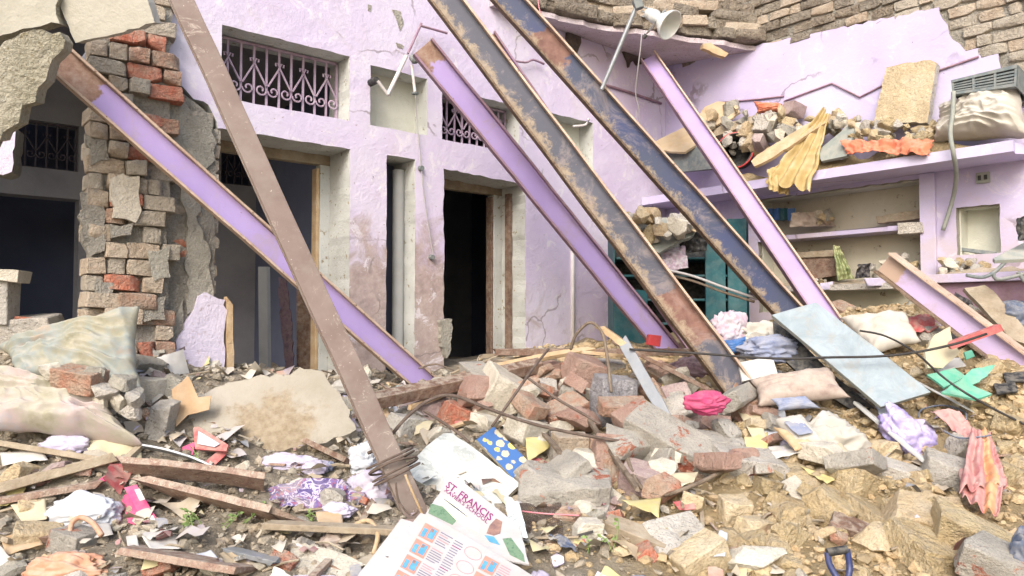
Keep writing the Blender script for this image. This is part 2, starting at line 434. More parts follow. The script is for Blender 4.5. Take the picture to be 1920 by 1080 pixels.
mat('grille_paint', [c(150, 124, 150), c(172, 148, 172), c(184, 164, 184)], 8, .6, bump=.15, dust=.2)
mat('grille_dark', [c(70, 64, 74), c(90, 82, 92)], 8, .6, bump=.15)
mat('roof_masonry', [c(128, 118, 104), c(152, 142, 126), c(170, 160, 144)], 7, bump=1, bscale=35, dist=.04, objvar=.2, speck=c(82, 68, 54))
mat('torn_plaster', [c(86, 74, 66), c(106, 94, 84), c(120, 108, 98)], 9, bump=.9, bscale=40, dist=.03)
mat('soffit', [c(176, 160, 164), c(200, 188, 196)], 5, bump=.6, speck=c(120, 104, 92))
mat('lilac_clean', [c(196, 186, 212), c(208, 200, 220)], 3, bump=.5, bscale=40, speck=c(186, 172, 186))
mat('shard', [c(150, 140, 124), c(172, 164, 148), c(182, 176, 164)], 5, bump=.5, objvar=.25, dust=.5)

def cloth_mat(name, cols, scale=4, weave=180, rough=.9, dust=.25, trans=0):
    mat(name, cols, scale, rough, bump=.25, bscale=weave, dist=.004, dust=dust)
cloth_mat('sack_olive', [c(118, 116, 92), c(150, 146, 124), c(136, 146, 144), c(164, 138, 114)], 5.5, dust=.4)
cloth_mat('sack_pale', [c(142, 138, 110), c(164, 158, 142), c(176, 158, 156), c(160, 164, 174)], 5.2, dust=.4)
cloth_mat('sack_white', [c(164, 154, 138), c(184, 178, 166), c(192, 188, 180)], 4, dust=.4)
cloth_mat('cloth_yellow', [c(172, 142, 76), c(186, 160, 98), c(184, 168, 124)], 6)
cloth_mat('cloth_orange', [c(206, 100, 60), c(212, 120, 80)], 6, dust=.35)
cloth_mat('cloth_orange_dusty', [c(186, 120, 84), c(196, 136, 102), c(190, 150, 120)], 6, dust=.55)
cloth_mat('cloth_pinkred', [c(188, 108, 110), c(196, 128, 126), c(192, 148, 142)], 6, dust=.35)
cloth_mat('cloth_orange_band', [c(206, 140, 80), c(212, 156, 104)], 6)
cloth_mat('cloth_magenta', [c(168, 40, 92), c(190, 62, 116)], 8, dust=.15)
cloth_mat('cloth_white', [c(172, 166, 154), c(188, 184, 176)], 5)
cloth_mat('cloth_lilac', [c(158, 148, 182), c(180, 172, 198), c(190, 186, 196)], 6, dust=.15)
cloth_mat('cloth_floral', [c(186, 180, 190), c(180, 152, 170), c(188, 182, 188), c(166, 140, 160)], 14, dust=.15)
cloth_mat('cloth_dark', [c(72, 58, 70), c(116, 90, 100), c(84, 72, 88)], 12)
cloth_mat('cloth_blue', [c(80, 96, 140), c(130, 140, 168), c(150, 150, 160)], 8)
cloth_mat('denim', [c(70, 84, 112), c(98, 108, 128)], 9, dust=.4)
cloth_mat('cloth_plaid', [c(140, 118, 110), c(168, 150, 138), c(174, 160, 150)], 10, dust=.4)
cloth_mat('cloth_green', [c(70, 96, 52), c(140, 150, 96), c(184, 184, 140)], 9)
mat('purple_bag', [c(130, 116, 180), c(168, 156, 206), c(190, 184, 214)], 14, .35, bump=.3, bscale=30, spec=.5)
mat('clear_bag', [c(196, 206, 204), c(210, 216, 214)], 10, .3, bump=.3, bscale=30, spec=.5)
mat('green_foam', [c(70, 164, 134), c(98, 188, 158)], 6, .7, bump=.15, dust=.25)
mat('blue_plastic', [c(34, 92, 160), c(54, 116, 180)], 6, .45, bump=.05, dust=.2)
mat('navy_plastic', [c(24, 40, 92), c(36, 54, 112)], 6, .4, bump=.05, dust=.15, spec=.5)
mat('red_plastic', [c(190, 40, 46), c(206, 58, 62)], 6, .45, bump=.05, dust=.2)
mat('box_red', [c(180, 66, 70), c(190, 90, 90)], 6, .6, bump=.05, dust=.5)
mat('box_magenta', [c(206, 28, 104), c(216, 60, 128)], 6, .5, bump=.05, dust=.2)
mat('paper_white', [c(184, 180, 174), c(200, 198, 194)], 6, .8, bump=.15, bscale=20, dust=.2)
mat('paper_blue_white', [c(178, 184, 196), c(196, 200, 208)], 6, .8, bump=.15, bscale=20, dust=.1)
mat('leaflet_paper', [c(166, 164, 166), c(186, 184, 186)], 5, .8, bump=.3, bscale=14, dust=.3)
mat('paper_cream', [c(182, 170, 134), c(194, 184, 154)], 6, .8, bump=.15, bscale=20, dust=.25)
mat('paper_yellow', [c(196, 180, 96), c(202, 190, 130)], 6, .8, bump=.15, bscale=20, dust=.25)
t = NT('scraps')
pal = [c(190, 184, 174), c(200, 194, 184), c(176, 158, 128), c(184, 164, 136), c(170, 70, 96), c(186, 180, 190), c(150, 130, 170), c(196, 186, 120), c(100, 116, 146), c(190, 120, 98), c(196, 190, 180), c(160, 144, 120)]
cc = t.ramp(t.geo.outputs['Random Per Island'], [(i / 12, q) for i, q in enumerate(pal)], 'CONSTANT')
cc = t.mix(t.math('ADD', t.math('MULTIPLY', t.step(t.noise(14, 5, .7), .4, .65), .4), .35), cc, DUST)
t.done(cc, .8)
def flower_mat(name, base, petals, scale, extra=None):
    t = NT(name); vr = t.n.new('ShaderNodeTexVoronoi'); vr.inputs['Scale'].default_value = scale
    oc = t.obj(); t.l.new(oc, vr.inputs['Vector'])
    d = t.math('ADD', vr.outputs['Distance'], t.math('MULTIPLY', t.noise(scale * 3, 3, vec=oc), .35))
    pc = t.ramp(vr.outputs['Color'], [(i / len(petals), q) for i, q in enumerate(petals)], 'CONSTANT')
    col = t.mix(t.step(d, .66, .58), base, pc)
    t.bump(t.noise(60, 3), .1); t.done(col, .6)
flower_mat('floral_cover', c(56, 104, 168), [c(206, 186, 80), c(196, 182, 150), c(210, 194, 90)], 17)
t = NT('floral_purple')
cc = t.ramp(t.noise(11, 3, .6, dist=1.2), [(0, c(84, 70, 120)), (.40, c(96, 84, 140)), (.46, c(176, 166, 186)), (.51, c(108, 90, 150)), (.56, c(150, 84, 110)), (.60, c(84, 84, 136)), (.66, c(184, 170, 176))], 'CONSTANT')
cc = t.mix(t.math('MULTIPLY', t.step(t.noise(8, 5, .7), .45, .65), .4), cc, DUST); t.done(cc, .9)
mat('leaf', [c(96, 128, 56), c(124, 150, 76), c(140, 160, 96)], 20, .6, bump=0)
mat('ink_purple', [c(140, 24, 110)], 3, .7, bump=0)
mat('ink_grey', [c(120, 116, 140)], 3, .7, bump=0)
mat('ink_pink', [c(206, 130, 140)], 3, .7, bump=0)
mat('ink_photo', [c(206, 120, 104), c(190, 140, 120)], 30, .6, bump=0)
mat('ink_blue', [c(60, 140, 180), c(90, 160, 190)], 30, .6, bump=0)
mat('ink_green', [c(60, 104, 80), c(110, 140, 110), c(90, 124, 96)], 40, .6, bump=0)
mat('ink_lime', [c(206, 210, 170), c(212, 216, 190)], 10, .7, bump=0)
mat('ink_skin', [c(170, 130, 110), c(120, 90, 90)], 30, .6, bump=0)
mat('bulb_white', [c(214, 216, 210), c(220, 220, 214)], 4, .35, bump=0, spec=.5)
t = NT('rubble_earth')
X, Y_, Z_ = t.sep(t.pos)
side = t.step(t.math('ADD', X, t.math('MULTIPLY', t.math('SUBTRACT', t.noise(1.2, 4), .5), 1.4)), .1, .9)
tan = t.ramp(t.noise(5, 6, .7), [(.3, c(156, 134, 94)), (.55, c(178, 156, 114)), (.75, c(190, 172, 134))])
gry = t.ramp(t.noise(6, 6, .7), [(.3, c(130, 118, 100)), (.55, c(160, 148, 128)), (.75, c(176, 166, 148))])
t.bump(t.math('ADD', t.noise(60, 6, .75), t.math('MULTIPLY', t.noise(14, 5, .7), 2)), 1, .03)
t.done(t.mix(side, gry, tan), .95)
mat('street_dirt', [c(120, 108, 88), c(146, 132, 108), c(158, 146, 124)], 2, bump=.6, bscale=30)

# ------------------------------------------------------------------ ground and rubble mound
g = MB(); g.add([(-120, -120, 0), (120, -120, 0), (120, 120, 0), (-120, 120, 0)], [(0, 1, 2, 3)])
build('ground', g, 'street_dirt', kind='structure')

CTRL = []
for px, py, Y in [(30, 655, 4.75), (150, 690, 4.6), (290, 700, 4.75), (430, 715, 5.0), (560, 715, 5.15), (700, 730, 5.5), (830, 712, 5.95), (1000, 668, 6.3), (1150, 650, 6.5),
                  (1300, 650, 6.3), (1450, 640, 6.1), (1600, 590, 6.4), (1780, 585, 5.9), (1900, 620, 5.3),
                  (0, 850, 4.0), (200, 860, 4.0), (420, 870, 4.15), (620, 900, 4.1), (780, 890, 4.2), (1000, 830, 4.6), (1200, 800, 4.8), (1400, 780, 4.9), (1560, 780, 4.8),
                  (1720, 770, 4.8), (1900, 760, 4.6), (1700, 880, 4.2), (1880, 920, 3.95), (1500, 900, 4.15), (1250, 940, 4.05), (1000, 950, 3.95),
                  (0, 1080, 3.25), (300, 1080, 3.2), (600, 1080, 3.2), (900, 1080, 3.2), (1200, 1080, 3.3), (1500, 1080, 3.3), (1750, 1080, 3.25), (1920, 1080, 3.2), (0, 960, 3.6), (400, 970, 3.65)]:
    q = at(px, py, Y); CTRL.append((q.x, q.y, q.z))
for s, tt, z in [(2.3, 6.4, 1.0), (4.2, 6.2, 1.1), (.2, 6.2, 1.15), (-1, 7.2, 1.0), (3, 8, .95), (6.6, 5.2, 1.25), (8, 4, 1.3), (8, 2, 1.3), (6, 8, 1.0), (-2.5, 5.2, 1.1)]:
    q = H(s, tt, z); CTRL.append(tuple(q))
for x in (-4.5, -2.5, -.8, .8, 2.5, 4.5): CTRL += [(x, 2.3, .10), (x, 1.0, -.08)]
CTRL += [(-4.6, 3.6, .55), (-4.6, 4.6, .95), (4.6, 3.6, .55), (5.2, 4.6, 1.1)]
CP = np.array(CTRL); nC = len(CP)
def _tps(r2): return np.where(r2 > 1e-9, r2 * np.log(np.maximum(r2, 1e-9)), 0)
_K = _tps(((CP[:, None, :2] - CP[None, :, :2]) ** 2).sum(-1)) + np.eye(nC) * .02
_P = np.hstack([np.ones((nC, 1)), CP[:, :2]])
_S = np.linalg.solve(np.vstack([np.hstack([_K, _P]), np.hstack([_P.T, np.zeros((3, 3))])]), np.concatenate([CP[:, 2], np.zeros(3)]))
def mound_z(x, y):
    r2 = ((CP[:, :2] - np.array([x, y])) ** 2).sum(-1)
    return float((_tps(r2) * _S[:nC]).sum() + _S[nC] + _S[nC + 1] * x + _S[nC + 2] * y)
mx0, mx1, my0, my1, nx, ny = -5.2, 6.2, .7, 9.2, 200, 170
mb = MB(); zb = {}
for j in range(ny + 1):
    for i in range(nx + 1):
        x = mx0 + (mx1 - mx0) * i / nx; y = my0 + (my1 - my0) * j / ny
        z = mound_z(x, y)
        z = max(min(z, 1.75), -.1)
        e = min(i, nx - i) / 12
        if e < 1: z = z * e - .1 * (1 - e)
        rr = 1 if y > 2 else max(0, (y - .9) / 1.1)
        p = Vector((x, y, 0))
        z += rr * (.07 * noise.noise(p * 2.1) + .05 * noise.noise(p * 5.3) + .028 * abs(noise.noise(p * 13)) + .016 * noise.noise(p * 27))
        mb.v.append(Vector((x, y, z)))
for j in range(ny):
    for i in range(nx):
        a = j * (nx + 1) + i; mb.f.append([a, a + 1, a + nx + 2, a + nx + 1]); mb.m.append(0)
BV = BVHTree.FromPolygons(mb.v, mb.f)
build('rubble_mound', mb, 'rubble_earth', kind='structure', smooth=180)
def pz(x, y):
    h = BV.ray_cast(Vector((x, y, 5)), Vector((0, 0, -1)))
    return h[0].z if h[0] else 0
def onP(px, py):
    r = ray(px, py).normalized()
    h = BV.ray_cast(CAMP, r)
    if h[0] is None: return at(px, py, 5.5), Vector((0, 0, 1))
    return h[0], h[1]
# ------------------------------------------------------------------ shape makers
RNG = random.Random(11)
def jag(ring, amp, step=.06, seed=0, closed=True):
    r = random.Random(seed); out = []; n = len(ring)
    for i in range(n):
        a = Vector(ring[i]); b = Vector(ring[(i + 1) % n]); d = b - a
        k = max(1, int(d.length / step)); q = Vector((-d.y, d.x)).normalized() if d.length > 1e-6 else Vector((0, 0))
        for j in range(k):
            p = a + d * (j / k)
            if j: p = p + q * r.uniform(-amp, amp) + d.normalized() * r.uniform(-.3, .3) * step
            out.append((p.x, p.y))
    return out
def basis(nrm):
    nrm = nrm.normalized()
    e1 = Vector((0, 0, 1)).cross(nrm)
    if e1.length < .05: e1 = Vector((1, 0, 0)).cross(nrm).cross(nrm) * -1
    e1.normalize()
    return e1, nrm.cross(e1), nrm
def facing(yaw, tilt):
    """unit normal: yaw 0 = toward the camera (-Y), positive = turned to the right; tilt 0 = upright, 90 = lying face up"""
    y, ti = math.radians(yaw), math.radians(tilt)
    return Vector((math.sin(y) * math.cos(ti), -math.cos(y) * math.cos(ti), math.sin(ti)))
def pxslab(name, ring, Y, nrm, thick, mats, amp=.0, step=.05, parent=None, seed=1, bevel=0, **kw):
    """outline seen at these pixels, lying in the plane through its middle at depth Y with that normal; solid, thick metres"""
    cx = sum(p[0] for p in ring) / len(ring); cy = sum(p[1] for p in ring) / len(ring)
    P0 = Y if isinstance(Y, Vector) else at(cx, cy, Y)
    e1, e2, nn = basis(nrm)
    r2 = []
    for p in ring:
        q = hit(p[0], p[1], P0, nn) - P0
        r2.append((q.dot(e1), q.dot(e2)))
    if amp: r2 = jag(r2, amp, step, seed)
    m = MB().plate([r2], lambda a, b, w: P0 + e1 * a + e2 * b - nn * w, 0, thick, 0, 1 if isinstance(mats, (list, tuple)) and len(mats) > 1 else 0)
    return build(name, m, mats, parent, bevel=bevel, **kw)
def _cut_solid(bm, planes, bev, sub_, amp, seed, md):
    for n, p in planes:
        g_ = bm.verts[:] + bm.edges[:] + bm.faces[:]
        bmesh.ops.bisect_plane(bm, geom=g_, dist=1e-5, plane_co=p, plane_no=n, clear_outer=True)
        bmesh.ops.holes_fill(bm, edges=[e for e in bm.edges if e.is_boundary], sides=0)
    bmesh.ops.remove_doubles(bm, verts=bm.verts[:], dist=md * .03)
    if bev:
        bmesh.ops.bevel(bm, geom=bm.edges[:], offset=bev * md, segments=1, affect='EDGES', clamp_overlap=True)
    bmesh.ops.triangulate(bm, faces=bm.faces[:])
    if sub_: bmesh.ops.subdivide_edges(bm, edges=bm.edges[:], cuts=sub_, use_grid_fill=True)
    o = Vector((seed * 3.1, seed * 1.7, -seed))
    for v in bm.verts:
        q = v.co
        v.co = q + noise.noise_vector(q / md * 1.6 + o) * amp * md * .9 + noise.noise_vector(q / md * 4.5 + o) * amp * .6 * md + noise.noise_vector(q / md * 11 + o) * amp * .35 * md
    bmesh.ops.recalc_face_normals(bm, faces=bm.faces[:])
    bm.verts.index_update()
    out = ([v.co.copy() for v in bm.verts], [[v.index for v in f.verts] for f in bm.faces]); bm.free(); return out
def rough_box(dx, dy, dz, seed, cuts=3, amp=.06, chips=3, rnd=.12):
    """broken block about the centre: a box with corners and edges split off; returns (verts, faces)"""
    bm = bmesh.new(); bmesh.ops.create_cube(bm, size=1); r = random.Random(seed)
    for v in bm.verts: v.co = Vector((v.co.x * dx, v.co.y * dy, v.co.z * dz)) * r.uniform(.94, 1.06)
    planes = []; D = Vector((dx, dy, dz)) / 2
    for _ in range(chips):
        sg = [r.choice((-1, 1)) * (r.uniform(.25, 1) if r.random() > .3 else .08) for _ in range(3)]
        n = Vector((sg[0] / dx, sg[1] / dy, sg[2] / dz)).normalized()
        d = sum(abs(n[k]) * D[k] for k in range(3)) * r.uniform(.62, .9)
        planes.append((n, n * d))
    return _cut_solid(bm, planes, .035, 2 if cuts < 5 else 3, amp * .55, seed, min(dx, dy, dz))
def rock(seed, sub=2, flat=.7, amp=.1, nplanes=11):
    bm = bmesh.new(); bmesh.ops.create_cube(bm, size=2.1); r = random.Random(seed); pl = []
    for _ in range(nplanes + 3):
        n = Vector((r.gauss(0, 1), r.gauss(0, 1), r.gauss(0, 1))).normalized(); pl.append((n, n * r.uniform(.66, .98)))
    v, f = _cut_solid(bm, pl, .04, sub, amp * .5, seed, 1.0)
    return [Vector((p.x, p.y, p.z * flat)) for p in v], f
def eul(rx, ry, rz):
    from mathutils import Euler
    return Euler((math.radians(rx), math.radians(ry), math.radians(rz))).to_matrix()
def spline(pts, k=6):
    pts = [Vector(p) for p in pts]; out = []
    for i in range(len(pts) - 1):
        p0 = pts[max(i - 1, 0)]; p1 = pts[i]; p2 = pts[i + 1]; p3 = pts[min(i + 2, len(pts) - 1)]
        for j in range(k):
            t = j / k
            out.append(.5 * ((2 * p1) + (p2 - p0) * t + (2 * p0 - 5 * p1 + 4 * p2 - p3) * t * t + (3 * p1 - p0 - 3 * p2 + p3) * t ** 3))
    out.append(pts[-1]); return out
def wire(name, pts, r, m, label, cat, group=None, wob=0, seg=6, k=6, parent=None, taper=None):
    sp = spline(pts, k)
    if wob: sp = [p + noise.noise_vector(p * 6) * wob for p in sp]
    return build(name, MB().tube(sp, r, seg, taper=taper), m, parent, smooth=180, label=label, cat=cat, group=group)

# ------------------------------------------------------------------ facade
fac = thing('facade_wall', WA(4.2, .6), 'lilac plastered house front with two doorways and barred ventilators', 'wall')
z0 = .6
outer = jag([(1.42, 4.62), (1.425, 3.9), (1.43, 3.25), (1.53, 3.19), (1.6, 3.12), (1.70, 3.10), (1.77, 2.94)], .012, .05, 3)[:-1]
# the last ring edge back to the start is cut off by [:-1] of a closed ring: rebuild open
def jopen(pts, amp, step, seed): 
    r = jag(pts + [pts[0]], amp, step, seed)
    # keep the points up to the last given one
    for i in range(len(r) - 1, -1, -1):
        if abs(r[i][0] - pts[-1][0]) < 1e-6 and abs(r[i][1] - pts[-1][1]) < 1e-6: return r[:i + 1]
    return r
outer = jopen([(1.42, 4.62), (1.425, 3.9), (1.43, 3.25), (1.53, 3.19), (1.6, 3.12), (1.70, 3.10), (1.77, 2.94)], .014, .05, 3)
outer += jopen([(1.80, 2.945), (2.82, 2.94), (2.82, z0)], .005, .07, 4) + jopen([(3.74, z0), (3.74, 1.4), (3.745, 2.0), (3.735, 2.9), (4.2, 2.885), (4.7, 2.87), (4.7, z0)], .008, .06, 5)
outer += [(6.86, z0), (6.86, 4.62)]
holes = [jag([(1.79, 3.17), (2.81, 3.17), (2.81, 3.70), (1.79, 3.70)], .004, .08, 6), jag([(3.0, 3.17), (3.56, 3.17), (3.56, 3.67), (3.0, 3.67)], .004, .08, 7),
         jag([(3.72, 3.16), (4.62, 3.16), (4.62, 3.62), (3.72, 3.62)], .004, .08, 8), jag([(3.16, 1.05), (3.44, 1.05), (3.44, 2.94), (3.16, 2.94)], .005, .08, 9),
         jag([(5.01, 3.15), (5.65, 3.15), (5.65, 3.63), (5.01, 3.63)], .004, .08, 10)]
build('plaster_wall', MB().plate([outer] + holes, WA, 0, .36, 0, 1), ['lilac_plaster', 'cream_reveal'], fac)
for a, b, zz0, zz1 in ((2.9, 3.66, 3.07, 3.77), (4.9, 5.75, 3.06, 3.73)):
    build('niche_back', MB().plate([[(a, zz0), (b, zz0), (b, zz1), (a, zz1)]], WA, .2, .3), 'cream_niche', fac)
def grille(parent, fn, a0, a1, zz0, zz1, w, m, units, name='window'):
    fr = MB(); e = .018
    for (p, q) in (((a0, zz0), (a1, zz0 + e)), ((a0, zz1 - e), (a1, zz1)), ((a0, zz0), (a0 + e, zz1)), ((a1 - e, zz0), (a1, zz1))):
        ca, cz = (p[0] + q[0]) / 2, (p[1] + q[1]) / 2
        ax = (fn(1, 0, 0) - fn(0, 0, 0)) * (abs(q[0] - p[0]) / 2); az = Vector((0, 0, abs(q[1] - p[1]) / 2))
        fr.box(fn(ca, cz, w), ax, (fn(0, 0, 1) - fn(0, 0, 0)) * .012, az)
    win = build(name, fr, m, parent)
    n = units * 2; st = (a1 - a0) / n; hh = zz1 - zz0
    for i in range(1, n):
        x = a0 + st * i
        build('bar', MB().box(fn(x, (zz0 + zz1) / 2, w), (fn(1, 0, 0) - fn(0, 0, 0)) * .008, (fn(0, 0, 1) - fn(0, 0, 0)) * .006, V(0, 0, hh / 2)), m, win)
    un = (a1 - a0) / units
    for i in range(units):
        x = a0 + un * (i + .5); zt = zz0 + hh * .72; zl = zz0 + hh * .30
        ch = MB(); wf = w - .014
        for sg in (-1, 1):
            ch.tube([fn(x + sg * .03, zt - .0, wf), fn(x + sg * .034, zt + .022, wf), fn(x + sg * .014, zt + .026, wf), fn(x, zt - .01, wf), fn(x + sg * un * .46, zl + .04, wf)], .0075, 5)
        build('chevron', ch, m, win)
        for sg in (-1, 1):
            sp = []
            for k in range(20):
                th = k / 19 * 3.6 * math.pi / 1.6; rr = un * .23 * (1 - k / 19 * .72)
                sp.append(fn(x + sg * (un * .25 + rr * math.cos(th) * (1)), zl + .005 - rr * math.sin(th), wf - .002))
            build('scroll', MB().tube(sp, .0075, 5), m, win)
    return win
grille(fac, WA, 1.80, 2.80, 3.18, 3.69, .2, 'grille_paint', 5)
grille(fac, WA, 3.73, 4.61, 3.17, 3.61, .2, 'grille_paint', 5)
def frame_bar(name, a0, a1, zz0, zz1, w0, w1, m, parent, fn=WA, bevel=.004):
    ux = fn(1, 0, 0) - fn(0, 0, 0); uw = fn(0, 0, 1) - fn(0, 0, 0)
    return build(name, MB().box(fn((a0 + a1) / 2, (zz0 + zz1) / 2, (w0 + w1) / 2), ux * ((a1 - a0) / 2), uw * ((w1 - w0) / 2), V(0, 0, (zz1 - zz0) / 2)), m, parent, bevel=bevel)
# door frames stand behind the reveals
frame_bar('door_frame', 2.735, 2.83, .7, 2.86, .365, .45, 'cream_reveal', fac)
frame_bar('door_frame', 2.705, 2.732, .7, 2.83, .37, .46, 'wood_raw', fac)
frame_bar('door_head', 1.7, 2.83, 2.862, 2.99, .365, .45, 'wood_grey', fac)
frame_bar('door_frame', 4.60, 4.72, .7, 2.80, .365, .47, 'cream_reveal', fac)
frame_bar('door_frame', 4.575, 4.597, .7, 2.78, .37, .46, 'wood_brown', fac)
frame_bar('door_frame', 4.655, 4.698, .8, 2.80, .19, .26, 'wood_brown', fac)
frame_bar('door_head', 3.68, 4.72, 2.803, 2.93, .365, .45, 'wood_grey', fac)
# narrow slot: wooden stile and a grey drain pipe
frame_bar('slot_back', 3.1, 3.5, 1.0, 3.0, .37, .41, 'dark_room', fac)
frame_bar('slot_stile', 3.165, 3.25, 1.06, 2.93, .22, .27, 'wood_grey', fac)
frame_bar('slot_stile', 3.262, 3.30, 1.06, 2.93, .24, .30, 'wood_brown', fac)
build('drain_pipe', MB().tube([WA(3.395, 1.0 + i * .17, .2) for i in range(12)], .052, 16), 'grey_pipe', fac, smooth=60)
# a long vertical conduit in the plaster at the right of the second door
build('conduit', MB().tube([WA(5.33, 1.1, -.012), WA(5.33, 2.6, -.012)], .022, 8), 'pvc_dusty', fac, smooth=180)
# torn dark edges under the broken roof
for i, ring in enumerate([[(1050, 25), (1062, 45), (1064, 70), (1083, 99), (1090, 80), (1088, 52), (1108, 45), (1120, 50), (1100, 28)], [(1115, 46), (1122, 62), (1146, 84), (1150, 62), (1145, 50)],
                          [(1158, 62), (1172, 100), (1180, 126), (1190, 112), (1196, 122), (1215, 118), (1258, 120), (1290, 108), (1230, 80), (1200, 62)]]):
    r2 = jag([onA(*p, -.035) for p in ring], .02, .05, i + 20)
    build('torn_plaster', MB().plate([r2], WA, -.035, -.002), 'torn_plaster', fac)
for ring in [[(735, 18), (752, 22), (757, 45), (750, 58), (744, 38)], [(690, 8), (697, 10), (695, 22), (690, 20)], [(742, 80), (757, 86), (755, 92), (745, 88)]]:
    build('plaster_scar', MB().plate([jag([onA(*p, -.004) for p in ring], .006, .03, 2)], WA, -.004, .01), 'grey_render', fac)
# broken lump of render low on the jamb of the second doorway
build('render_lump', MB().plate([jag([onA(*p, -.05) for p in [(826, 600), (848, 598), (846, 655), (838, 672), (828, 650)]], .01, .03, 5)], WA, -.05, -.002), 'grey_render', fac)
# conduit across the wall under the roof
wire('wall_conduit', [WA(*onA(*p, -.02), -.02) for p in [(1112, 152), (1180, 173), (1240, 194)]], .014, 'flange_lilac', 'thin mauve conduit running across the lilac wall behind the lamp post', 'conduit', seg=6, k=2)

# ------------------------------------------------------------------ rooms behind
def bx(name, a0, a1, b0, b1, zz0, zz1, m, **kw):
    return build(name, MB().box(H((a0 + a1) / 2, (b0 + b1) / 2, (zz0 + zz1) / 2), U * ((a1 - a0) / 2), N * ((b1 - b0) / 2), V(0, 0, (zz1 - zz0) / 2)), m, **kw)
BW = 3.8
inner = thing('room_back_wall', H(2, DW + BW, .6), 'shaded back wall of the rooms seen through the left opening', 'wall')
o1 = [(-3.2, .5), (8, .5), (8, 4.6), (-3.2, 4.6)]
def rectA(x0, y0, x1, y1, w):
    a0, za = onA(x0, (y0 + y1) / 2, w); a1, _ = onA(x1, (y0 + y1) / 2, w)
    zt = onA((x0 + x1) / 2, y0, w)[1]; zb_ = onA((x0 + x1) / 2, y1, w)[1]
    return [(a0, zb_), (a1, zb_), (a1, zt), (a0, zt)]
hs = [rectA(28, 228, 148, 316, BW), rectA(-40, 366, 146, 640, BW), rectA(415, 275, 500, 348, BW), rectA(548, 288, 606, 352, BW), rectA(548, 398, 606, 640, BW)]
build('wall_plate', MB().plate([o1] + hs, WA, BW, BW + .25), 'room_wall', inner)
for r in (hs[0], hs[2], hs[3]): grille(inner, WA, r[0][0], r[1][0], r[0][1], r[2][1], BW + .08, 'grille_dark', 3)
for i in range(6):
    r = hs[4]; x = r[0][0] + (r[1][0] - r[0][0]) * (i + .5) / 6
    frame_bar('bar', x - .012, x + .012, r[0][1], r[2][1], BW + .06, BW + .09, 'grille_dark', inner, bevel=0)
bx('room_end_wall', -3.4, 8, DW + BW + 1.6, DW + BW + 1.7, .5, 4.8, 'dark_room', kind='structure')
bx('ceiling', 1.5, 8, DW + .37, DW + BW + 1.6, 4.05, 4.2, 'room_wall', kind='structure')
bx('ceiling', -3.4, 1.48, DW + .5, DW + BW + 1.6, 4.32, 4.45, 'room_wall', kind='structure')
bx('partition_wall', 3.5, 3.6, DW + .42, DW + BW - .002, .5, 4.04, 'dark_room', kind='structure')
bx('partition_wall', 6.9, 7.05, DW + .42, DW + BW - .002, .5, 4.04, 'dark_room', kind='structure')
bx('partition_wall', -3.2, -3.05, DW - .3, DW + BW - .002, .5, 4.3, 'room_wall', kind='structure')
# steel door leaf standing ajar just inside the first doorway, a red cloth on it
pxslab('door_leaf', [(484, 500), (500, 500), (503, 730), (486, 730)], 6.35, facing(-25, 0), .04, 'grey_pipe', label='grey door leaf ajar inside the first doorway', cat='door')
pxslab('hanging_cloth', [(522, 520), (536, 525), (546, 600), (550, 690), (534, 690), (526, 600)], 6.55, facing(-15, 0), .015, 'cloth_dark', amp=.01, label='dark red cloth hanging inside the first doorway', cat='cloth')
pxslab('wooden_board', [(556, 540), (602, 560), (604, 720), (556, 720)], 6.7, facing(-15, 8), .03, 'wood_brown', label='brown wooden board leaning inside the first doorway', cat='board')

# ------------------------------------------------------------------ brick pier at the broken end of the facade
pier = thing('brick_pier', WA(1.35, .7, .1), 'broken pier of red and grey bricks with peeling render at left', 'pier')
build('mortar_core', MB().plate([jag([(.98, .7), (1.76, .7), (1.755, 2.9), (1.68, 3.05), (1.42, 3.2), (1.44, 3.85), (1.05, 3.85)], .01, .08, 4)], WA, -.004, .36), 'mortar', pier)
build('mortar_core', MB().plate([jag([(.965, .7), (1.43, .7), (1.42, 3.7), (1.06, 3.7), (1.0, 3.2)], .012, .06, 5)], WA, -.078, .01), 'mortar', pier)
BR = [rough_box(1, 1, 1, 50 + i, 3, .07, 2) for i in range(8)]
BRM = {}
def brick_mesh(i, m):
    if (i, m) not in BRM:
        me = bpy.data.meshes.new('brick'); me.from_pydata(BR[i][0], [], BR[i][1]); me.materials.append(MAT(m))
        me.polygons.foreach_set('use_smooth', [True] * len(me.polygons)); me.set_sharp_from_angle(angle=math.radians(35)); BRM[(i, m)] = me
    return BRM[(i, m)]
ROTA = Matrix((U, N, Vector((0, 0, 1)))).transposed()
ROTB = Matrix((-N, U, Vector((0, 0, 1)))).transposed()
def brick(parent, pos, dims, m, rot=ROTA, jit=3.6, name='brick', r=RNG):
    o = bpy.data.objects.new(name, brick_mesh(r.randrange(8), m)); COL.objects.link(o)
    M = (rot @ eul(r.gauss(0, jit * .5), r.gauss(0, jit * .5), r.gauss(0, jit))).to_4x4()
    put(o, Vector(pos), parent)
    o.rotation_mode = 'QUATERNION'; o.rotation_quaternion = M.to_quaternion(); o.scale = dims
    return o
rp = random.Random(5); row = 0; z = .78
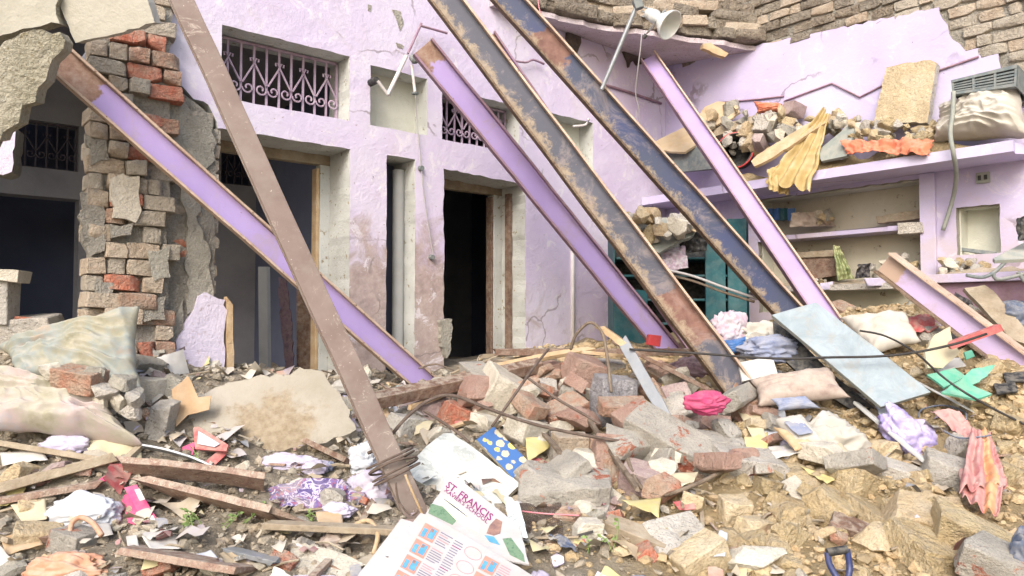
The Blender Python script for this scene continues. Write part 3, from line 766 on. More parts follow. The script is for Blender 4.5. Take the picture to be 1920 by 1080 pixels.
while z < 3.72:
    x = .93 + (0 if row % 2 else -.0)
    first = True
    while x < 1.74:
        wdt = rp.choice((.115, .13, .2, .22)) if x < 1.45 else rp.choice((.11, .2))
        if first and row % 2: wdt = .11
        first = False
        if x + wdt > 1.79: wdt = 1.79 - x
        if wdt < .05: break
        xc = x + wdt / 2
        top_ok = not (z > 3.02 and xc > 1.43)
        if top_ok and not (z > 3.3 and xc < 1.02):
            if xc < 1.45:
                pr = -.088 - .04 * math.exp(-((xc - 1.2) / .17) ** 2) + rp.uniform(-.03, .012)
            else: pr = .005 + rp.uniform(-.012, .01)
            redp = .88 if (xc > 1.15 and 2.6 < z < 3.5 and xc < 1.46) else (.3 if (1.1 < xc < 1.44 and z < 2.4) else .03)
            q = rp.random()
            m = ('brick_red' if q < redp * .6 else 'brick_mixed') if q < redp else rp.choice(('brick_tan', 'brick_grey', 'brick_grey', 'brick_tan'))
            if rp.random() > .05: brick(pier, WA(xc, z + .05, pr + .10), (wdt - rp.uniform(.002, .012), .2, .104 + rp.uniform(-.008, .003)), m, r=rp)
        x += wdt
    z += .108; row += 1
for ring, w, m in [([(207, 335), (230, 325), (262, 330), (266, 395), (255, 418), (236, 410), (212, 408)], -.165, 'concrete_pale'),
                   ([(318, 90), (345, 190), (362, 215), (400, 235), (404, 300), (378, 330), (372, 420), (394, 470), (398, 560), (352, 590), (350, 420), (330, 300), (316, 200)], -.028, 'grey_render'),
                   ([(318, 600), (345, 560), (352, 700), (318, 700)], -.03, 'grey_render'),
                   ([(152, 360), (186, 350), (200, 400), (196, 470), (168, 480), (152, 450)], -.118, 'mortar'), ([(160, 250), (200, 262), (205, 300), (170, 310)], -.118, 'mortar'), ([(206, 420), (250, 418), (245, 440), (210, 446)], -.15, 'mortar'), ([(276, 470), (318, 462), (320, 520), (290, 528)], -.14, 'grey_render'), ([(180, 520), (214, 530), (210, 580), (176, 572)], -.13, 'mortar'), ([(262, 560), (312, 556), (310, 600), (270, 604)], -.14, 'mortar')]:
    build('render_patch', MB().plate([jag([onA(*p, w) for p in ring], .018, .05, 31)], WA, w, w + .05), m, pier)
# lilac panel of plaster still standing at the foot of the pier, with a wooden strip
build('plaster_patch', MB().plate([jag([onA(*p, -.06) for p in [(372, 556), (386, 548), (422, 562), (424, 720), (324, 720), (330, 640), (352, 600)]], .014, .04, 8)], WA, -.06, -.01), 'lilac_clean', pier)
build('wood_strip', MB().plate([jag([onA(*p, -.07) for p in [(425, 556), (437, 572), (439, 730), (426, 730)]], .004, .08, 8)], WA, -.07, -.01), 'wood_raw', pier)
# far-left remnants
pxslab('wall_remnant', [(-30, 235), (30, 240), (22, 322), (6, 328), (-30, 318)], 4.9, facing(20, 0), .2, ['lilac_clean', 'grey_render'], amp=.008, label='scrap of lilac wall hanging at the left edge of the left opening', cat='wall')
# ------------------------------------------------------------------ side wall with loft, niches and exposed brick
sw = thing('side_wall', WB(2.2, .6, .1), 'lilac side wall with loft slab and recessed shelves, bricks bared at its top', 'wall')
top = jopen([(0.0, 4.52), (1.33, 4.40), (2.95, 4.25), (3.05, 3.94), (3.15, 3.81), (3.36, 3.80), (3.40, 3.62), (3.44, 3.3), (3.7, 3.2), (4.8, 3.15)], .012, .06, 14)
wout = top + [(4.8, .6), (0.0, .6)]
wh = [jag([(1.19, 1.62), (2.77, 1.62), (2.77, 2.79), (1.19, 2.79)], .008, .07, 15), jag([(3.05, 2.1), (3.37, 2.1), (3.37, 2.5), (3.05, 2.5)], .004, .06, 16)]
build('plaster_wall', MB().plate([wout] + wh, WB, 0, .07, 0, 1), ['side_plaster', 'grey_render'], sw)
build('wall_core', MB().plate([[(0, .6), (4.8, .6), (4.8, 3.1), (0, 3.1)]] + [[(1.20, 1.63), (2.76, 1.63), (2.76, 2.78), (1.20, 2.78)], [(3.06, 2.11), (3.36, 2.11), (3.36, 2.49), (3.06, 2.49)]], WB, .075, .3), 'cream_niche', sw)
build('mortar_core', MB().plate([[(-.1, 3.12), (4.8, 3.12), (4.8, 5.6), (-.1, 5.6)]], WB, .034, .3), 'mortar', sw)
frame_bar('niche_back', 1.1, 2.85, 1.5, 2.9, .27, .34, 'stained_niche', sw, WB, 0)
frame_bar('niche_back', 3.0, 3.42, 2.05, 2.55, .22, .29, 'cream_niche', sw, WB, 0)
def ptop(k):
    for (a, b) in zip(top[:-1], top[1:]):
        if a[0] <= k <= b[0]: return a[1] + (b[1] - a[1]) * (k - a[0]) / max(1e-6, b[0] - a[0])
    return 4.5
rb = random.Random(8); z = 3.22; row = 0
while z < 5.3:
    x = .02 - (.11 if row % 2 else 0)
    while x < 4.7:
        wdt = rb.choice((.22, .22, .225, .11))
        xc = x + wdt / 2
        if z + .05 > ptop(min(max(xc, 0), 4.7)) - .05 and rb.random() > .04:
            brick(sw, WB(xc, z + .048, .085 + rb.uniform(-.02, .015)), (wdt - .012, .14, .088), rb.choice(('brick_grey', 'brick_grey', 'brick_grey', 'brick_tan')) if xc > 2.6 else rb.choice(('brick_tan', 'roof_masonry', 'roof_masonry')), rot=ROTB, jit=1.6, r=rb)
        x += wdt
    z += .1; row += 1
lo = MB().plate([jopen([(3.64, .02), (3.60, -.1), (3.66, -.2), (3.58, -.33), (3.6, -.45)], .012, .05, 2) + [(0.02, -.45), (0.02, .02)]], lambda a, b, w: WB(a, 2.91 - w, b), 0, .085)
build('loft_slab', lo, 'side_plaster', sw)
frame_bar('post', 2.775, 2.9, 1.62, 2.822, -.04, .0715, 'side_plaster', sw, WB)
sh = MB().plate([jopen([(2.62, -.02), (2.5, -.03), (2.6, .03)], .01, .05, 3) + [(2.74, .03), (2.74, .26), (1.2, .26), (1.2, -.02)]], lambda a, b, w: WB(a, 2.395 - w, b), 0, .045)
build('shelf', sh, ['side_plaster'], sw)
frame_bar('shelf', 1.0, 2.55, 1.83, 1.885, -.06, .26, 'concrete', sw, WB)
frame_bar('shelf', 2.91, 4.4, 1.86, 1.93, -.32, -.001, 'side_plaster', sw, WB)
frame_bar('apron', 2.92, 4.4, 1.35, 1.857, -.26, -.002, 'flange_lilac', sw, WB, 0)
so = frame_bar('socket_box', 3.21, 3.31, 2.68, 2.77, -.025, -.001, 'grey_board', sw, WB)
for dk in (-.022, .022): frame_bar('socket_hole', 3.26 + dk - .012, 3.26 + dk + .012, 2.705, 2.745, -.028, -.02, 'black_plastic', so, WB, 0)
wire('shadow_edge', [WB(*onB(*p, -.012), -.012) for p in [(1470, 190), (1490, 182), (1560, 156), (1612, 182), (1655, 160), (1700, 150), (1765, 130), (1835, 106)]], .009, 'flange_lilac', 'mauve tube drawing the zigzag shadow edge across the lilac side wall above the loft', 'cable', k=1)  # added tube stands in for the shadow along a step in the plaster
wire('shadow_edge', [WB(*onB(*p, -.012), -.012) for p in [(1350, 192), (1420, 186), (1470, 180)]], .009, 'flange_lilac', 'short mauve tube drawing a shadow edge on the side wall above the orange bundle', 'cable', k=3)  # continues that plaster shadow edge, also shaped as a mauve tube

# upper storey behind the broken roof
uw = thing('upper_wall', H(5.5, DW + .9, 4.7), 'shaded brick wall of the upper storey above the broken roof', 'wall')
build('wall_plate', MB().plate([[(1.0, 4.6), (8, 4.6), (8, 6.6), (1.0, 6.6)]], WA, .9, 1.1), 'roof_masonry', uw)

# broken roof slab left in the corner
rs = thing('roof_remnant', H(5.9, 5.1, 4.4), 'broken roof slab of brown masonry hanging over the corner', 'roof')
EDGE = [(4.25, 5.30), (4.7, 5.22), (5.1, 5.12), (5.5, 4.98), (5.85, 4.74), (6.15, 4.62), (6.45, 4.42), (6.86, 4.22)]
def soff(a, b, w): 
    d = max(0, DW - b) / 1.1
    return H(a, b, 4.50 - .13 * d + w)
ring = jopen(EDGE, .03, .08, 6) + [(6.855, 5.395), (4.25, 5.395)]
build('soffit', MB().plate([ring], lambda a, b, w: soff(a, b, w), 0, .05), ['soffit'], rs)
rr_ = random.Random(3)
for lay in range(4):
    d = 0
    for i in range(len(EDGE) - 1):
        a = Vector(EDGE[i]); b = Vector(EDGE[i + 1]); L = (b - a).length; k = 0
        while k < L:
            ln_ = rr_.uniform(.2, .5); p = a + (b - a) * min(1, (k + ln_ / 2) / L)
            inn = .10 + lay * .035 + rr_.uniform(-.05, .05)
            nn2 = Vector(((b - a).y, -(b - a).x)).normalized(); 
            if nn2.y < 0: nn2 = -nn2
            q = p + nn2 * inn
            if q.y > 5.33: q.y = 5.33
            if q.x > 6.8: q.x = 6.8
            base = soff(q.x, q.y, 0)
            ang = math.atan2((b - a).y, (b - a).x)
            rot = Matrix((U * math.cos(ang) + N * math.sin(ang), -U * math.sin(ang) + N * math.cos(ang), Vector((0, 0, 1)))).transposed()
            if rr_.random() > (.05 if lay < 3 else .35):
                brick(rs, base + V(0, 0, .115 + lay * .098), (ln_ * .99, .28, .1 + rr_.uniform(0, .03)), rr_.choice(('roof_masonry', 'roof_masonry', 'brick_tan')) if lay else 'roof_masonry', rot=rot, jit=2.2, name='brick', r=rr_)
            k += ln_
build('fill', MB().plate([[(4.3, 5.39), (4.3, 5.36), (5.2, 5.28), (6.0, 4.95), (6.8, 4.55), (6.84, 5.39)]], lambda a, b, w: H(a, b, 4.56 + w), 0, .26), 'torn_plaster', rs)
pxslab('roof_batten', [(1318, 82), (1332, 80), (1366, 100), (1360, 107), (1346, 103), (1318, 90)], 7.35, facing(10, 0), .06, 'wood_raw', amp=.005, label='short raw wooden batten stub under the broken roof', cat='batten')

# ------------------------------------------------------------------ collapsed slabs at the upper left
pxslab('hanging_slab', [(96, -40), (107, 0), (142, 80), (214, 64), (290, 42), (268, -20), (262, -40)], 4.25, facing(-4, -16), .07, ['slab_smooth', 'slab_smooth'], amp=.006, bevel=.006, label='square pale concrete slab hanging over the brick pier', cat='slab')
pxslab('roof_slab', [(-40, 84), (0, 88), (40, 62), (60, 56), (112, 60), (122, 76), (97, 112), (86, 150), (68, 178), (38, 214), (18, 240), (0, 262), (-40, 300)], 4.05, facing(14, -12), .14, ['slab_concrete', 'slab_concrete'], amp=.022, step=.04, label='rough yellowish broken concrete slab tipped down at the left edge', cat='slab')
pxslab('roof_slab', [(-60, -60), (120, -60), (104, 10), (112, 44), (60, 52), (22, 62), (-60, 92)], 4.2, facing(8, -10), .12, ['slab_smooth', 'slab_concrete'], amp=.015, label='tan concrete slab in the top left corner above the tipped slab', cat='slab')

# ------------------------------------------------------------------ steel beams
def beam(p0, p1, h, fw, webm, ftop, fbot, label, roll=0, tw=.012, tf=.016, sink=0, group='fallen steel beams'):
    a, b = at(*p0), at(*p1)
    x = (b - a).normalized(); b = b + x * sink
    mid = (a + b) / 2; toc = (CAMP - mid); toc.z = 0
    y = (toc - x * toc.dot(x)).normalized()
    y = Quaternion(x, math.radians(roll)) @ y
    z = x.cross(y)
    if z.z < 0: y = -y; z = -z
    R = Matrix((x, y, z)).transposed()
    L = (b - a).length
    e = bpy.data.objects.new('steel_beam', None); COL.objects.link(e); e.empty_display_size = .1
    e.location = a; e.rotation_mode = 'QUATERNION'; e.rotation_quaternion = R.to_quaternion()
    tag(e, label, 'beam', group)
    def part(nm, c0, dims, m):
        mb = MB(); nseg = 26; ix, iy, iz = 0, dims[1] / 2, dims[2] / 2
        rr = []
        for i in range(nseg + 1):
            xx = L * i / nseg; wob = .006 * noise.noise(Vector((xx * 2.3, len(label), iz * 9)))
            rr.append([Vector((xx, c0[1] + sy * iy + wob, c0[2] + sz * iz + wob)) for sy, sz in ((-1, -1), (1, -1), (1, 1), (-1, 1))])
        for r_ in rr: mb.v += r_
        for i in range(nseg):
            for k in range(4):
                k2 = (k + 1) % 4
                mb.f.append([i * 4 + k, (i + 1) * 4 + k, (i + 1) * 4 + k2, i * 4 + k2])
        mb.f += [[0, 1, 2, 3], [nseg * 4 + 3, nseg * 4 + 2, nseg * 4 + 1, nseg * 4]]
        me = bpy.data.meshes.new(nm); me.from_pydata(mb.v, [], [f[::-1] for f in mb.f]); me.materials.append(MAT(m))
        bm = bmesh.new(); bm.from_mesh(me); bmesh.ops.recalc_face_normals(bm, faces=bm.faces); bm.to_mesh(me); bm.free()
        o = bpy.data.objects.new(nm, me); COL.objects.link(o); o.parent = e
        md = o.modifiers.new('bevel', 'BEVEL'); md.width = .003; md.segments = 2; md.limit_method = 'ANGLE'
        return o
    part('web', (0, 0, 0), (L, tw, h - 2 * tf), webm)
    part('flange', (0, 0, h / 2 - tf / 2), (L, fw, tf), ftop)
    part('flange', (0, 0, -h / 2 + tf / 2), (L, fw, tf), fbot)
    return e
beam((112, 112, 4.35), (800, 722, 5.75), .182, .11, 'lilac_web_bare', 'flange_tan', 'flange_tan', 'lilac steel beam with rusty bare end leaning across the brick pier', roll=-6, sink=.1)
beam((322, -40, 4.05), (772, 950, 3.75), .10, .118, 'brown_steel', 'brown_steel', 'brown_steel', 'dusty brown steel beam leaning over the first doorway, tied with wire', roll=84, sink=.1)
beam((792, 88, 5.3), (1262, 668, 6.2), .182, .11, 'lilac_web_short_bare', 'flange_lilac', 'flange_lilac', 'lilac steel beam with rusty top leaning in front of the second doorway', roll=-6, sink=.15)
beam((806, -40, 5.2), (1432, 790, 4.95), .20, .125, 'dark_web', 'flange_tan', 'flange_earth', 'dark muddy steel beam with a red patch near its foot', roll=-5, sink=.15)
beam((918, -40, 5.7), (1530, 642, 5.75), .20, .125, 'navy_web', 'flange_tan', 'flange_earth', 'navy blue steel beam streaked with mud carrying the lamp post', roll=-5, sink=.1)
beam((1216, 108, 7.75), (1545, 588, 5.95), .172, .11, 'lilac_web', 'flange_tan', 'flange_lilac', 'lilac steel beam leaning from the broken roof corner to the loft', roll=-8, sink=.15)
beam((912, 72, 5.9), (1300, 640, 6.0), .17, .10, 'lilac_web_short_bare', 'flange_lilac', 'flange_lilac', 'lilac steel beam half hidden behind the dark muddy beam', roll=-6, sink=.1)
beam((1658, 492, 5.55), (1990, 742, 4.75), .185, .12, 'lilac_web_pale', 'flange_tan', 'flange_earth', 'pale lilac steel beam with earthy underside lying at the right edge', roll=14, sink=.1)

# ------------------------------------------------------------------ lamp on its post
pa, pb = at(1128, 168, 5.6), at(1206, -18, 5.5)
lp = thing('lamp_post', pa, 'thin grey metal post fixed to the navy beam, carrying a white lamp', 'lamp post')
build('pole', MB().tube([pa, pa.lerp(pb, .5), pb], .016, 10), 'galvanised', lp, smooth=60)
build('clamp', MB().box(at(1196, 8, 5.5), V(.03, 0, .01), V(0, .03, 0), V(-.012, 0, .035)), 'grey_plastic', lp, bevel=.004)
lm = thing('flood_lamp', at(1222, 40, 5.45), 'white cone lamp with finned body clamped to the metal post', 'lamp')
ax_ = (at(1268, 52, 5.35) - at(1216, 24, 5.5)).normalized(); b0_ = at(1214, 24, 5.5)
build('body', MB().lathe(b0_, ax_, [(0, 0), (0, .035), (.02, .045), (.04, .038), (.06, .05), (.09, .05), (.11, .036), (.13, .036), (.135, 0)], 18), 'white_plastic', lm, smooth=35)
build('shade', MB().lathe(b0_ + ax_ * .12, ax_, [(0, .03), (.02, .05), (.09, .10), (.12, .112), (.122, .105), (.09, .092), (.03, .05), (.02, 0)], 28), 'bulb_white', lm, smooth=35)
d1, d2 = at(1214, 62, 5.45), at(1246, 20, 5.42); dd = (d2 - d1)
build('ballast', MB().box((d1 + d2) / 2, dd / 2, V(.018, .01, .014), V(0, .028, 0)), 'white_plastic', lm, bevel=.006)
build('knob', MB().lathe(d1 - dd * .08, -dd, [(0, 0), (0, .016), (.03, .014), (.03, 0)], 10), 'black_plastic', lm)
for i in range(3): build('bracket_arm', MB().tube([at(1202, 12 + i * 9, 5.5), at(1216 + i * 2, 16 + i * 9, 5.5)], .006, 6), 'galvanised', lm)
wire('lamp_flex', [at(1203, 64, 5.45), at(1201, 90, 5.45), at(1196, 130, 5.5), at(1192, 175, 5.6), at(1198, 205, 5.65), at(1200, 250, 5.75)], .0045, 'cable_grey', 'thin white flex hanging down from the lamp', 'cable', k=5)
wire('pink_flex', [at(1008, -20, 5.9), at(1010, 10, 5.9), at(1018, 45, 5.9), at(1024, 75, 5.9)], .0045, 'cable_pink', 'thin pink flex hanging beside the navy beam at the top', 'cable', k=5)
# broken conduit on the facade
wc = thing('broken_conduit', WA(3.3, 3.2, -.1), 'broken white conduit pipes dangling across the square niche', 'conduit')
for i, (p, q, r) in enumerate([((708, 152), (727, 177), .014), ((727, 178), (762, 105), .017), ((765, 100), (790, 44), .011), ((788, 48), (838, 62), .011), ((772, 122), (778, 172), .013)]):
    build('pipe', MB().tube([WA(*onA(*p, -.10), -.10), WA(*onA(*q, -.10), -.10)], r, 10), 'pvc_dusty' if i not in (2, 3) else 'flange_lilac', wc, smooth=60)
build('socket_end', MB().lathe(WA(*onA(706, 150, -.10), -.10), N, [(0, 0), (0, .03), (.30, .03), (.30, 0)], 12), 'black_plastic', wc, smooth=40)
build('bulb_holder', MB().lathe(WA(*onA(770, 108, -.10), -.12), V(.5, -.3, -.6), [(0, 0), (0, .03), (.05, .036), (.07, .02), (.07, 0)], 12), 'grey_plastic', wc, smooth=40)
build('cap', MB().lathe(WA(*onA(778, 174, -.10), -.10), V(0, 0, -1), [(0, 0), (0, .03), (.012, .03), (.012, 0)], 12), 'grey_plastic', wc)
build('flex', MB().tube(spline([WA(*onA(*p, -.03), -.03) for p in [(779, 178), (783, 240), (790, 315), (797, 380), (806, 440), (814, 485)]], 5), .0055, 6), 'cable_grey', wc, smooth=180)
for p in ((792, 315), (812, 482)): build('junction_box', MB().lathe(WA(*onA(*p, -.04), -.04), N, [(0, 0), (0, .022), (.035, .026), (.036, 0)], 10), 'grey_plastic', wc)
# second short pipe piece at the other niche
wire('conduit_stub', [WA(*onA(*p, -.05), -.05) for p in [(1075, 237), (1098, 234), (1104, 222)]], .013, 'pvc_dusty', 'short grey conduit stub at the upper corner of the right niche', 'conduit', k=3)
wire('conduit_stub', [WA(*onA(*p, -.05), -.05) for p in [(955, 112), (985, 117), (1000, 112), (1020, 120)]], .011, 'flange_lilac', 'short mauve conduit stub left of the navy beam', 'conduit', k=3)
# cables tying the beams
wire('steel_cable', [at(1245, 505, 5.9), at(1300, 518, 5.9), at(1360, 540, 5.85), at(1420, 560, 5.8)], .011, 'cable_grey', 'upper of two grey rods stretched between the dark and navy beams', 'rod', k=4)
wire('steel_cable', [at(1240, 512, 5.95), at(1300, 527, 5.93), at(1360, 549, 5.88), at(1415, 566, 5.82)], .011, 'bark', 'lower of two grey rods stretched between the dark and navy beams', 'rod', k=4)
# ------------------------------------------------------------------ soft and loose things
def bil(cs, a, b): return (cs[0] * (1 - a) + cs[1] * a) * (1 - b) + (cs[3] * (1 - a) + cs[2] * a) * b
def corners(pts, Y=None, lift=0.0):
    out = []
    for i, p in enumerate(pts):
        if Y is None: out.append(onP(p[0], p[1])[0] + V(0, 0, lift))
        else: out.append(at(p[0], p[1], Y[i] if isinstance(Y, (list, tuple)) else Y))
    return out
def cloth(name, pts, m, label, cat='cloth', Y=None, amp=.03, freq=7, lift=.03, res=26, edge=.04, drape=True, solid=.004, folds=None, parent=None, group=None, seed=0, bands=None):
    """soft sheet: pts = four corners TL, TR, BR, BL; folds=(count, depth) runs creases from the first edge to the third"""
    cs = corners(pts, Y, lift)
    nrm_ = (cs[1] - cs[0]).cross(cs[3] - cs[0]).normalized()
    if nrm_.dot(CAMP - cs[0]) < 0: nrm_ = -nrm_
    W = ((cs[1] - cs[0]).length + (cs[2] - cs[3]).length) / 2; Hh = ((cs[3] - cs[0]).length + (cs[2] - cs[1]).length) / 2
    def fn(a, b):
        ea = edge * noise.noise(Vector((b * 4, seed + 7, 0))); eb = edge * noise.noise(Vector((a * 4, 0, seed + 3)))
        p = bil(cs, a + ea * (1 if a > .5 else -1) * 2 * abs(a - .5), b + eb * (1 if b > .5 else -1) * 2 * abs(b - .5))
        q = p + Vector((seed, seed * 2, 0))
        d = amp * (noise.noise(q * freq) + .55 * (1 - 2 * abs(noise.noise(q * freq * 1.9))) + .3 * noise.noise(q * freq * 4.5))
        if folds: d += folds[1] * math.sin(folds[0] * math.pi * 2 * (a + .08 * noise.noise(Vector((b * 3, seed, 1))))) * (.4 + .6 * b)
        p = p + nrm_ * d
        if drape: p.z = max(p.z, pz(p.x, p.y) + .012)
        return p
    mb = MB().grid(fn, res, max(6, int(res * min(2, Hh / max(W, .01)))))
    if bands:
        nu = res; nv = max(6, int(res * min(2, Hh / max(W, .01))))
        for f in range(len(mb.f)):
            a = (f % nu + .5) / nu
            mb.m[f] = 1 if bands[0] < a < bands[1] else 0
    return build(name, mb, m, parent, smooth=180, label=label, cat=cat, group=group, solid=solid)
def paper(name, pts, m, label, cat='paper', amp=.012, lift=.035, Y=None, curl=.03, seed=0, **kw):
    return cloth(name, pts, m, label, cat, Y, amp, 4.5, lift, 12, .015, Y is None, .002, None, seed=seed, **kw)
def pillow(name, pts, thick, m, label, cat, Y=None, wr=.012, freq=9, lift=.05, res=30, pinch=.5, parent=None, group=None, seed=0):
    cs = corners(pts, Y, lift)
    nrm_ = (cs[1] - cs[0]).cross(cs[3] - cs[0]).normalized()
    if nrm_.dot(CAMP - cs[0]) < 0: nrm_ = -nrm_
    mb = MB()
    for sg in (1, -1):
        def fn(a, b, sg=sg):
            u_, v_ = 2 * a - 1, 2 * b - 1
            k = max(0, (1 - abs(u_) ** 3.2)) ** pinch * max(0, (1 - abs(v_) ** 2.6)) ** pinch
            a2 = .5 + (a - .5) * (1 - .10 * (1 - v_ * v_)) + .02 * noise.noise(Vector((b * 5, seed, 3))) * abs(u_); b2 = .5 + (b - .5) * (1 - .12 * (1 - u_ * u_)) + .03 * noise.noise(Vector((a * 5, 2, seed))) * abs(v_)
            p = bil(cs, a2, b2)
            q = p + Vector((seed, 0, seed))
            cz = (1 - 3.2 * abs(noise.noise(Vector((a * 2.4 + seed + noise.noise(Vector((a * 3, b * 3, seed))), b * 6.5 + .8 * noise.noise(Vector((a * 4, b * 2, seed + 5))), seed)))))
            cz += .35 * (1 - 3.2 * abs(noise.noise(Vector((a * 9 + seed, b * 3 + 1.2 * noise.noise(Vector((a * 3, b * 5, seed + 2))), seed + 4)))))
            w = wr * .55 * cz + wr * .6 * (1 - 2 * abs(noise.noise(q * freq))) + wr * .6 * noise.noise(q * freq * 2.6) + wr * 1.2 * noise.noise(Vector((q.x * 2, q.y * 2, q.z * freq * 1.4)))
            return p + nrm_ * sg * (k * thick / 2) + nrm_ * w * (k if sg < 0 else min(1, k * 1.5))
        o = len(mb.v); mb.grid(fn, res, res)
        if sg < 0:
            n_ = res * res
            for i in range(len(mb.f) - n_, len(mb.f)): mb.f[i] = mb.f[i][::-1]
    ob = build(name, mb, m, parent, smooth=180, label=label, cat=cat, group=group)
    bm = bmesh.new(); bm.from_mesh(ob.data); bmesh.ops.remove_doubles(bm, verts=bm.verts, dist=.002); bmesh.ops.recalc_face_normals(bm, faces=bm.faces); bm.to_mesh(ob.data); bm.free()
    ob.data.polygons.foreach_set('use_smooth', [True] * len(ob.data.polygons))
    return ob
def heap(name, px, py, wpx, hpx, m, label, cat='cloth', Y=None, seed=0, fold=.22, push=.4, parent=None, rot=0, depth=.8):
    """crumpled heap of cloth: a soft lump with sharp folds"""
    base = onP(px, py)[0] if Y is None else at(px, py, Y)
    d = ray(px, py).normalized(); k = (base - CAMP).length / FPX
    rx, rz = wpx * k / 2, hpx * k / 2; ctr = base - d * push * min(rx, rz)
    bm = bmesh.new(); bmesh.ops.create_icosphere(bm, subdivisions=5, radius=1); out = []
    o = Vector((seed * 2.7, -seed, seed * .6)); cr, sr = math.cos(math.radians(rot)), math.sin(math.radians(rot))
    for v in bm.verts:
        q = v.co.normalized(); w = Vector((q.x * .7, q.y * 1.5, q.z * 1.9)) + noise.noise_vector(q * 1.2 + o) * .7 + o
        r = 1 + .3 * noise.noise(q * 1.7 + o) + fold * (1 - 3 * abs(noise.noise(w * 1.5))) * .6 + fold * .5 * (1 - 3 * abs(noise.noise(w * 3.6))) * .5 + .012 * noise.noise(w * 9)
        p = q * r; x, z = p.x * rx, p.z * rz
        out.append(ctr + Vector((x * cr - z * sr, p.y * min(rx, rz) * depth, x * sr + z * cr)))
    bm.verts.index_update(); fs = [[v.index for v in f.verts] for f in bm.faces]; bm.free()
    return build(name, MB().add(out, fs), m, parent, smooth=180, label=label, cat=cat)
def block(name, px, py, dims, rot, m, label, cat='rubble', seed=1, cuts=5, amp=.05, chips=3, Y=None, push=.32, group=None, parent=None, rnd=.12):
    v, f = rough_box(*dims, seed, cuts, amp, chips, rnd)
    R = eul(*rot)
    base = onP(px, py)[0] if Y is None else at(px, py, Y)
    d = ray(px, py).normalized()
    ctr = base - d * (push * sum(dims) / 3 if Y is None else 0)
    mb = MB().add([ctr + R @ p for p in v], f)
    return build(name, mb, m, parent, smooth=24, label=label, cat=cat, group=group)
def stone(name, px, py, r, m, label, cat='rubble', seed=1, flat=.75, rot=(0, 0, 0), Y=None, push=.5, group=None, sub=2, sx=1.0, amp_=.12):
    v, f = rock(seed, sub, flat, amp_, 9)
    R = eul(*rot); base = onP(px, py)[0] if Y is None else at(px, py, Y)
    ctr = base - ray(px, py).normalized() * (push * r if Y is None else 0)
    mb = MB().add([ctr + R @ Vector((p.x * r * sx, p.y * r, p.z * r)) for p in v], f)
    return build(name, mb, m, None, smooth=24, label=label, cat=cat, group=group)
def plank(name, p0, p1, w, th, m, label, cat='plank', Y0=None, Y1=None, roll=0, lift=.03, bend=0, seed=0, group=None, jagged=.02):
    a = onP(*p0)[0] + V(0, 0, lift) if Y0 is None else at(p0[0], p0[1], Y0)
    b = onP(*p1)[0] + V(0, 0, lift) if Y1 is None else at(p1[0], p1[1], Y1)
    x = (b - a).normalized(); up = Quaternion(x, math.radians(roll)) @ (V(0, 0, 1) - x * x.z).normalized(); y = up.cross(x)
    L = (b - a).length; n = 18; mb = MB(); r = random.Random(seed + 3)
    for i in range(n + 1):
        t = i / n; c0 = a + x * (L * t) + up * (bend * 4 * t * (1 - t)) + y * .006 * noise.noise(Vector((t * 6, seed, 0)))
        for sy, sz in ((-1, -1), (1, -1), (1, 1), (-1, 1)):
            e = 0
            if i in (0, n): e = r.uniform(-1, 1) * jagged * 1.5
            mb.v.append(c0 + x * e + y * sy * w / 2 * (1 + .05 * noise.noise(Vector((t * 9, sy, seed)))) + up * sz * th / 2)
    for i in range(n):
        for k in range(4): mb.f.append([i * 4 + k, i * 4 + (k + 1) % 4, (i + 1) * 4 + (k + 1) % 4, (i + 1) * 4 + k]); mb.m.append(0)
    mb.f += [[3, 2, 1, 0], [n * 4, n * 4 + 1, n * 4 + 2, n * 4 + 3]]; mb.m += [0, 0]
    return build(name, mb, m, None, label=label, cat=cat, group=group, bevel=.004)
def P(px, py, lift=0): return onP(px, py)[0] + V(0, 0, lift)
def lying(px, py, lift=.06): return onP(px, py)[0] - ray(px, py).normalized() * lift

# ---- loose stone and dust over the mound (uncountable), then the chunks one by one
def pebbles(name, m, n, xr, yr, smin, smax, seed, keep):
    r = np.random.RandomState(seed); bm = bmesh.new(); bmesh.ops.create_icosphere(bm, subdivisions=1, radius=1)
    tv = np.array([v.co[:] for v in bm.verts]); tf = np.array([[v.index for v in f.verts] for f in bm.faces]); bm.free()
    Vs, Fs = [], []; k = 0
    while k < n:
        x, y = r.uniform(*xr), r.uniform(*yr)
        if not keep(x, y, r.rand()): k += .02; continue
        s = smin * (smax / smin) ** (r.rand() ** 2.2); z = pz(x, y)
        q = tv * (1 + r.uniform(-.35, .35, (len(tv), 1))) * s * np.array([1, r.uniform(.6, 1), r.uniform(.45, .8)])
        a = r.uniform(0, 6.28); ca, sa = math.cos(a), math.sin(a); b = r.uniform(-.6, .6); cb, sb = math.cos(b), math.sin(b)
        R = np.array([[ca, -sa, 0], [sa, ca, 0], [0, 0, 1]]) @ np.array([[1, 0, 0], [0, cb, -sb], [0, sb, cb]])
        Vs.append(q @ R.T + np.array([x, y, z + s * .3])); Fs.append(tf + len(tv) * len(Fs)); k += 1
    me = bpy.data.meshes.new(name); me.from_pydata(np.vstack(Vs).tolist(), [], np.vstack(Fs).tolist()); me.materials.append(MAT(m))
    o = bpy.data.objects.new(name, me); COL.objects.link(o); o['kind'] = 'stuff'; o['label'] = 'loose gravel and dust strewn over the rubble heap'
    return o
def rightish(x, y): return 1 / (1 + math.exp(-(x - .45) * 4))
infr = lambda x, y: abs(x) < y * .76 + .3
wide_ = lambda x, y: abs(x) < y * .76 + 1.2
pebbles('clay_gravel', 'clay_gravel', 19000, (-.4, 5.4), (2.2, 6.6), .008, .045, 1, lambda x, y, q: wide_(x, y) and q < rightish(x, y))
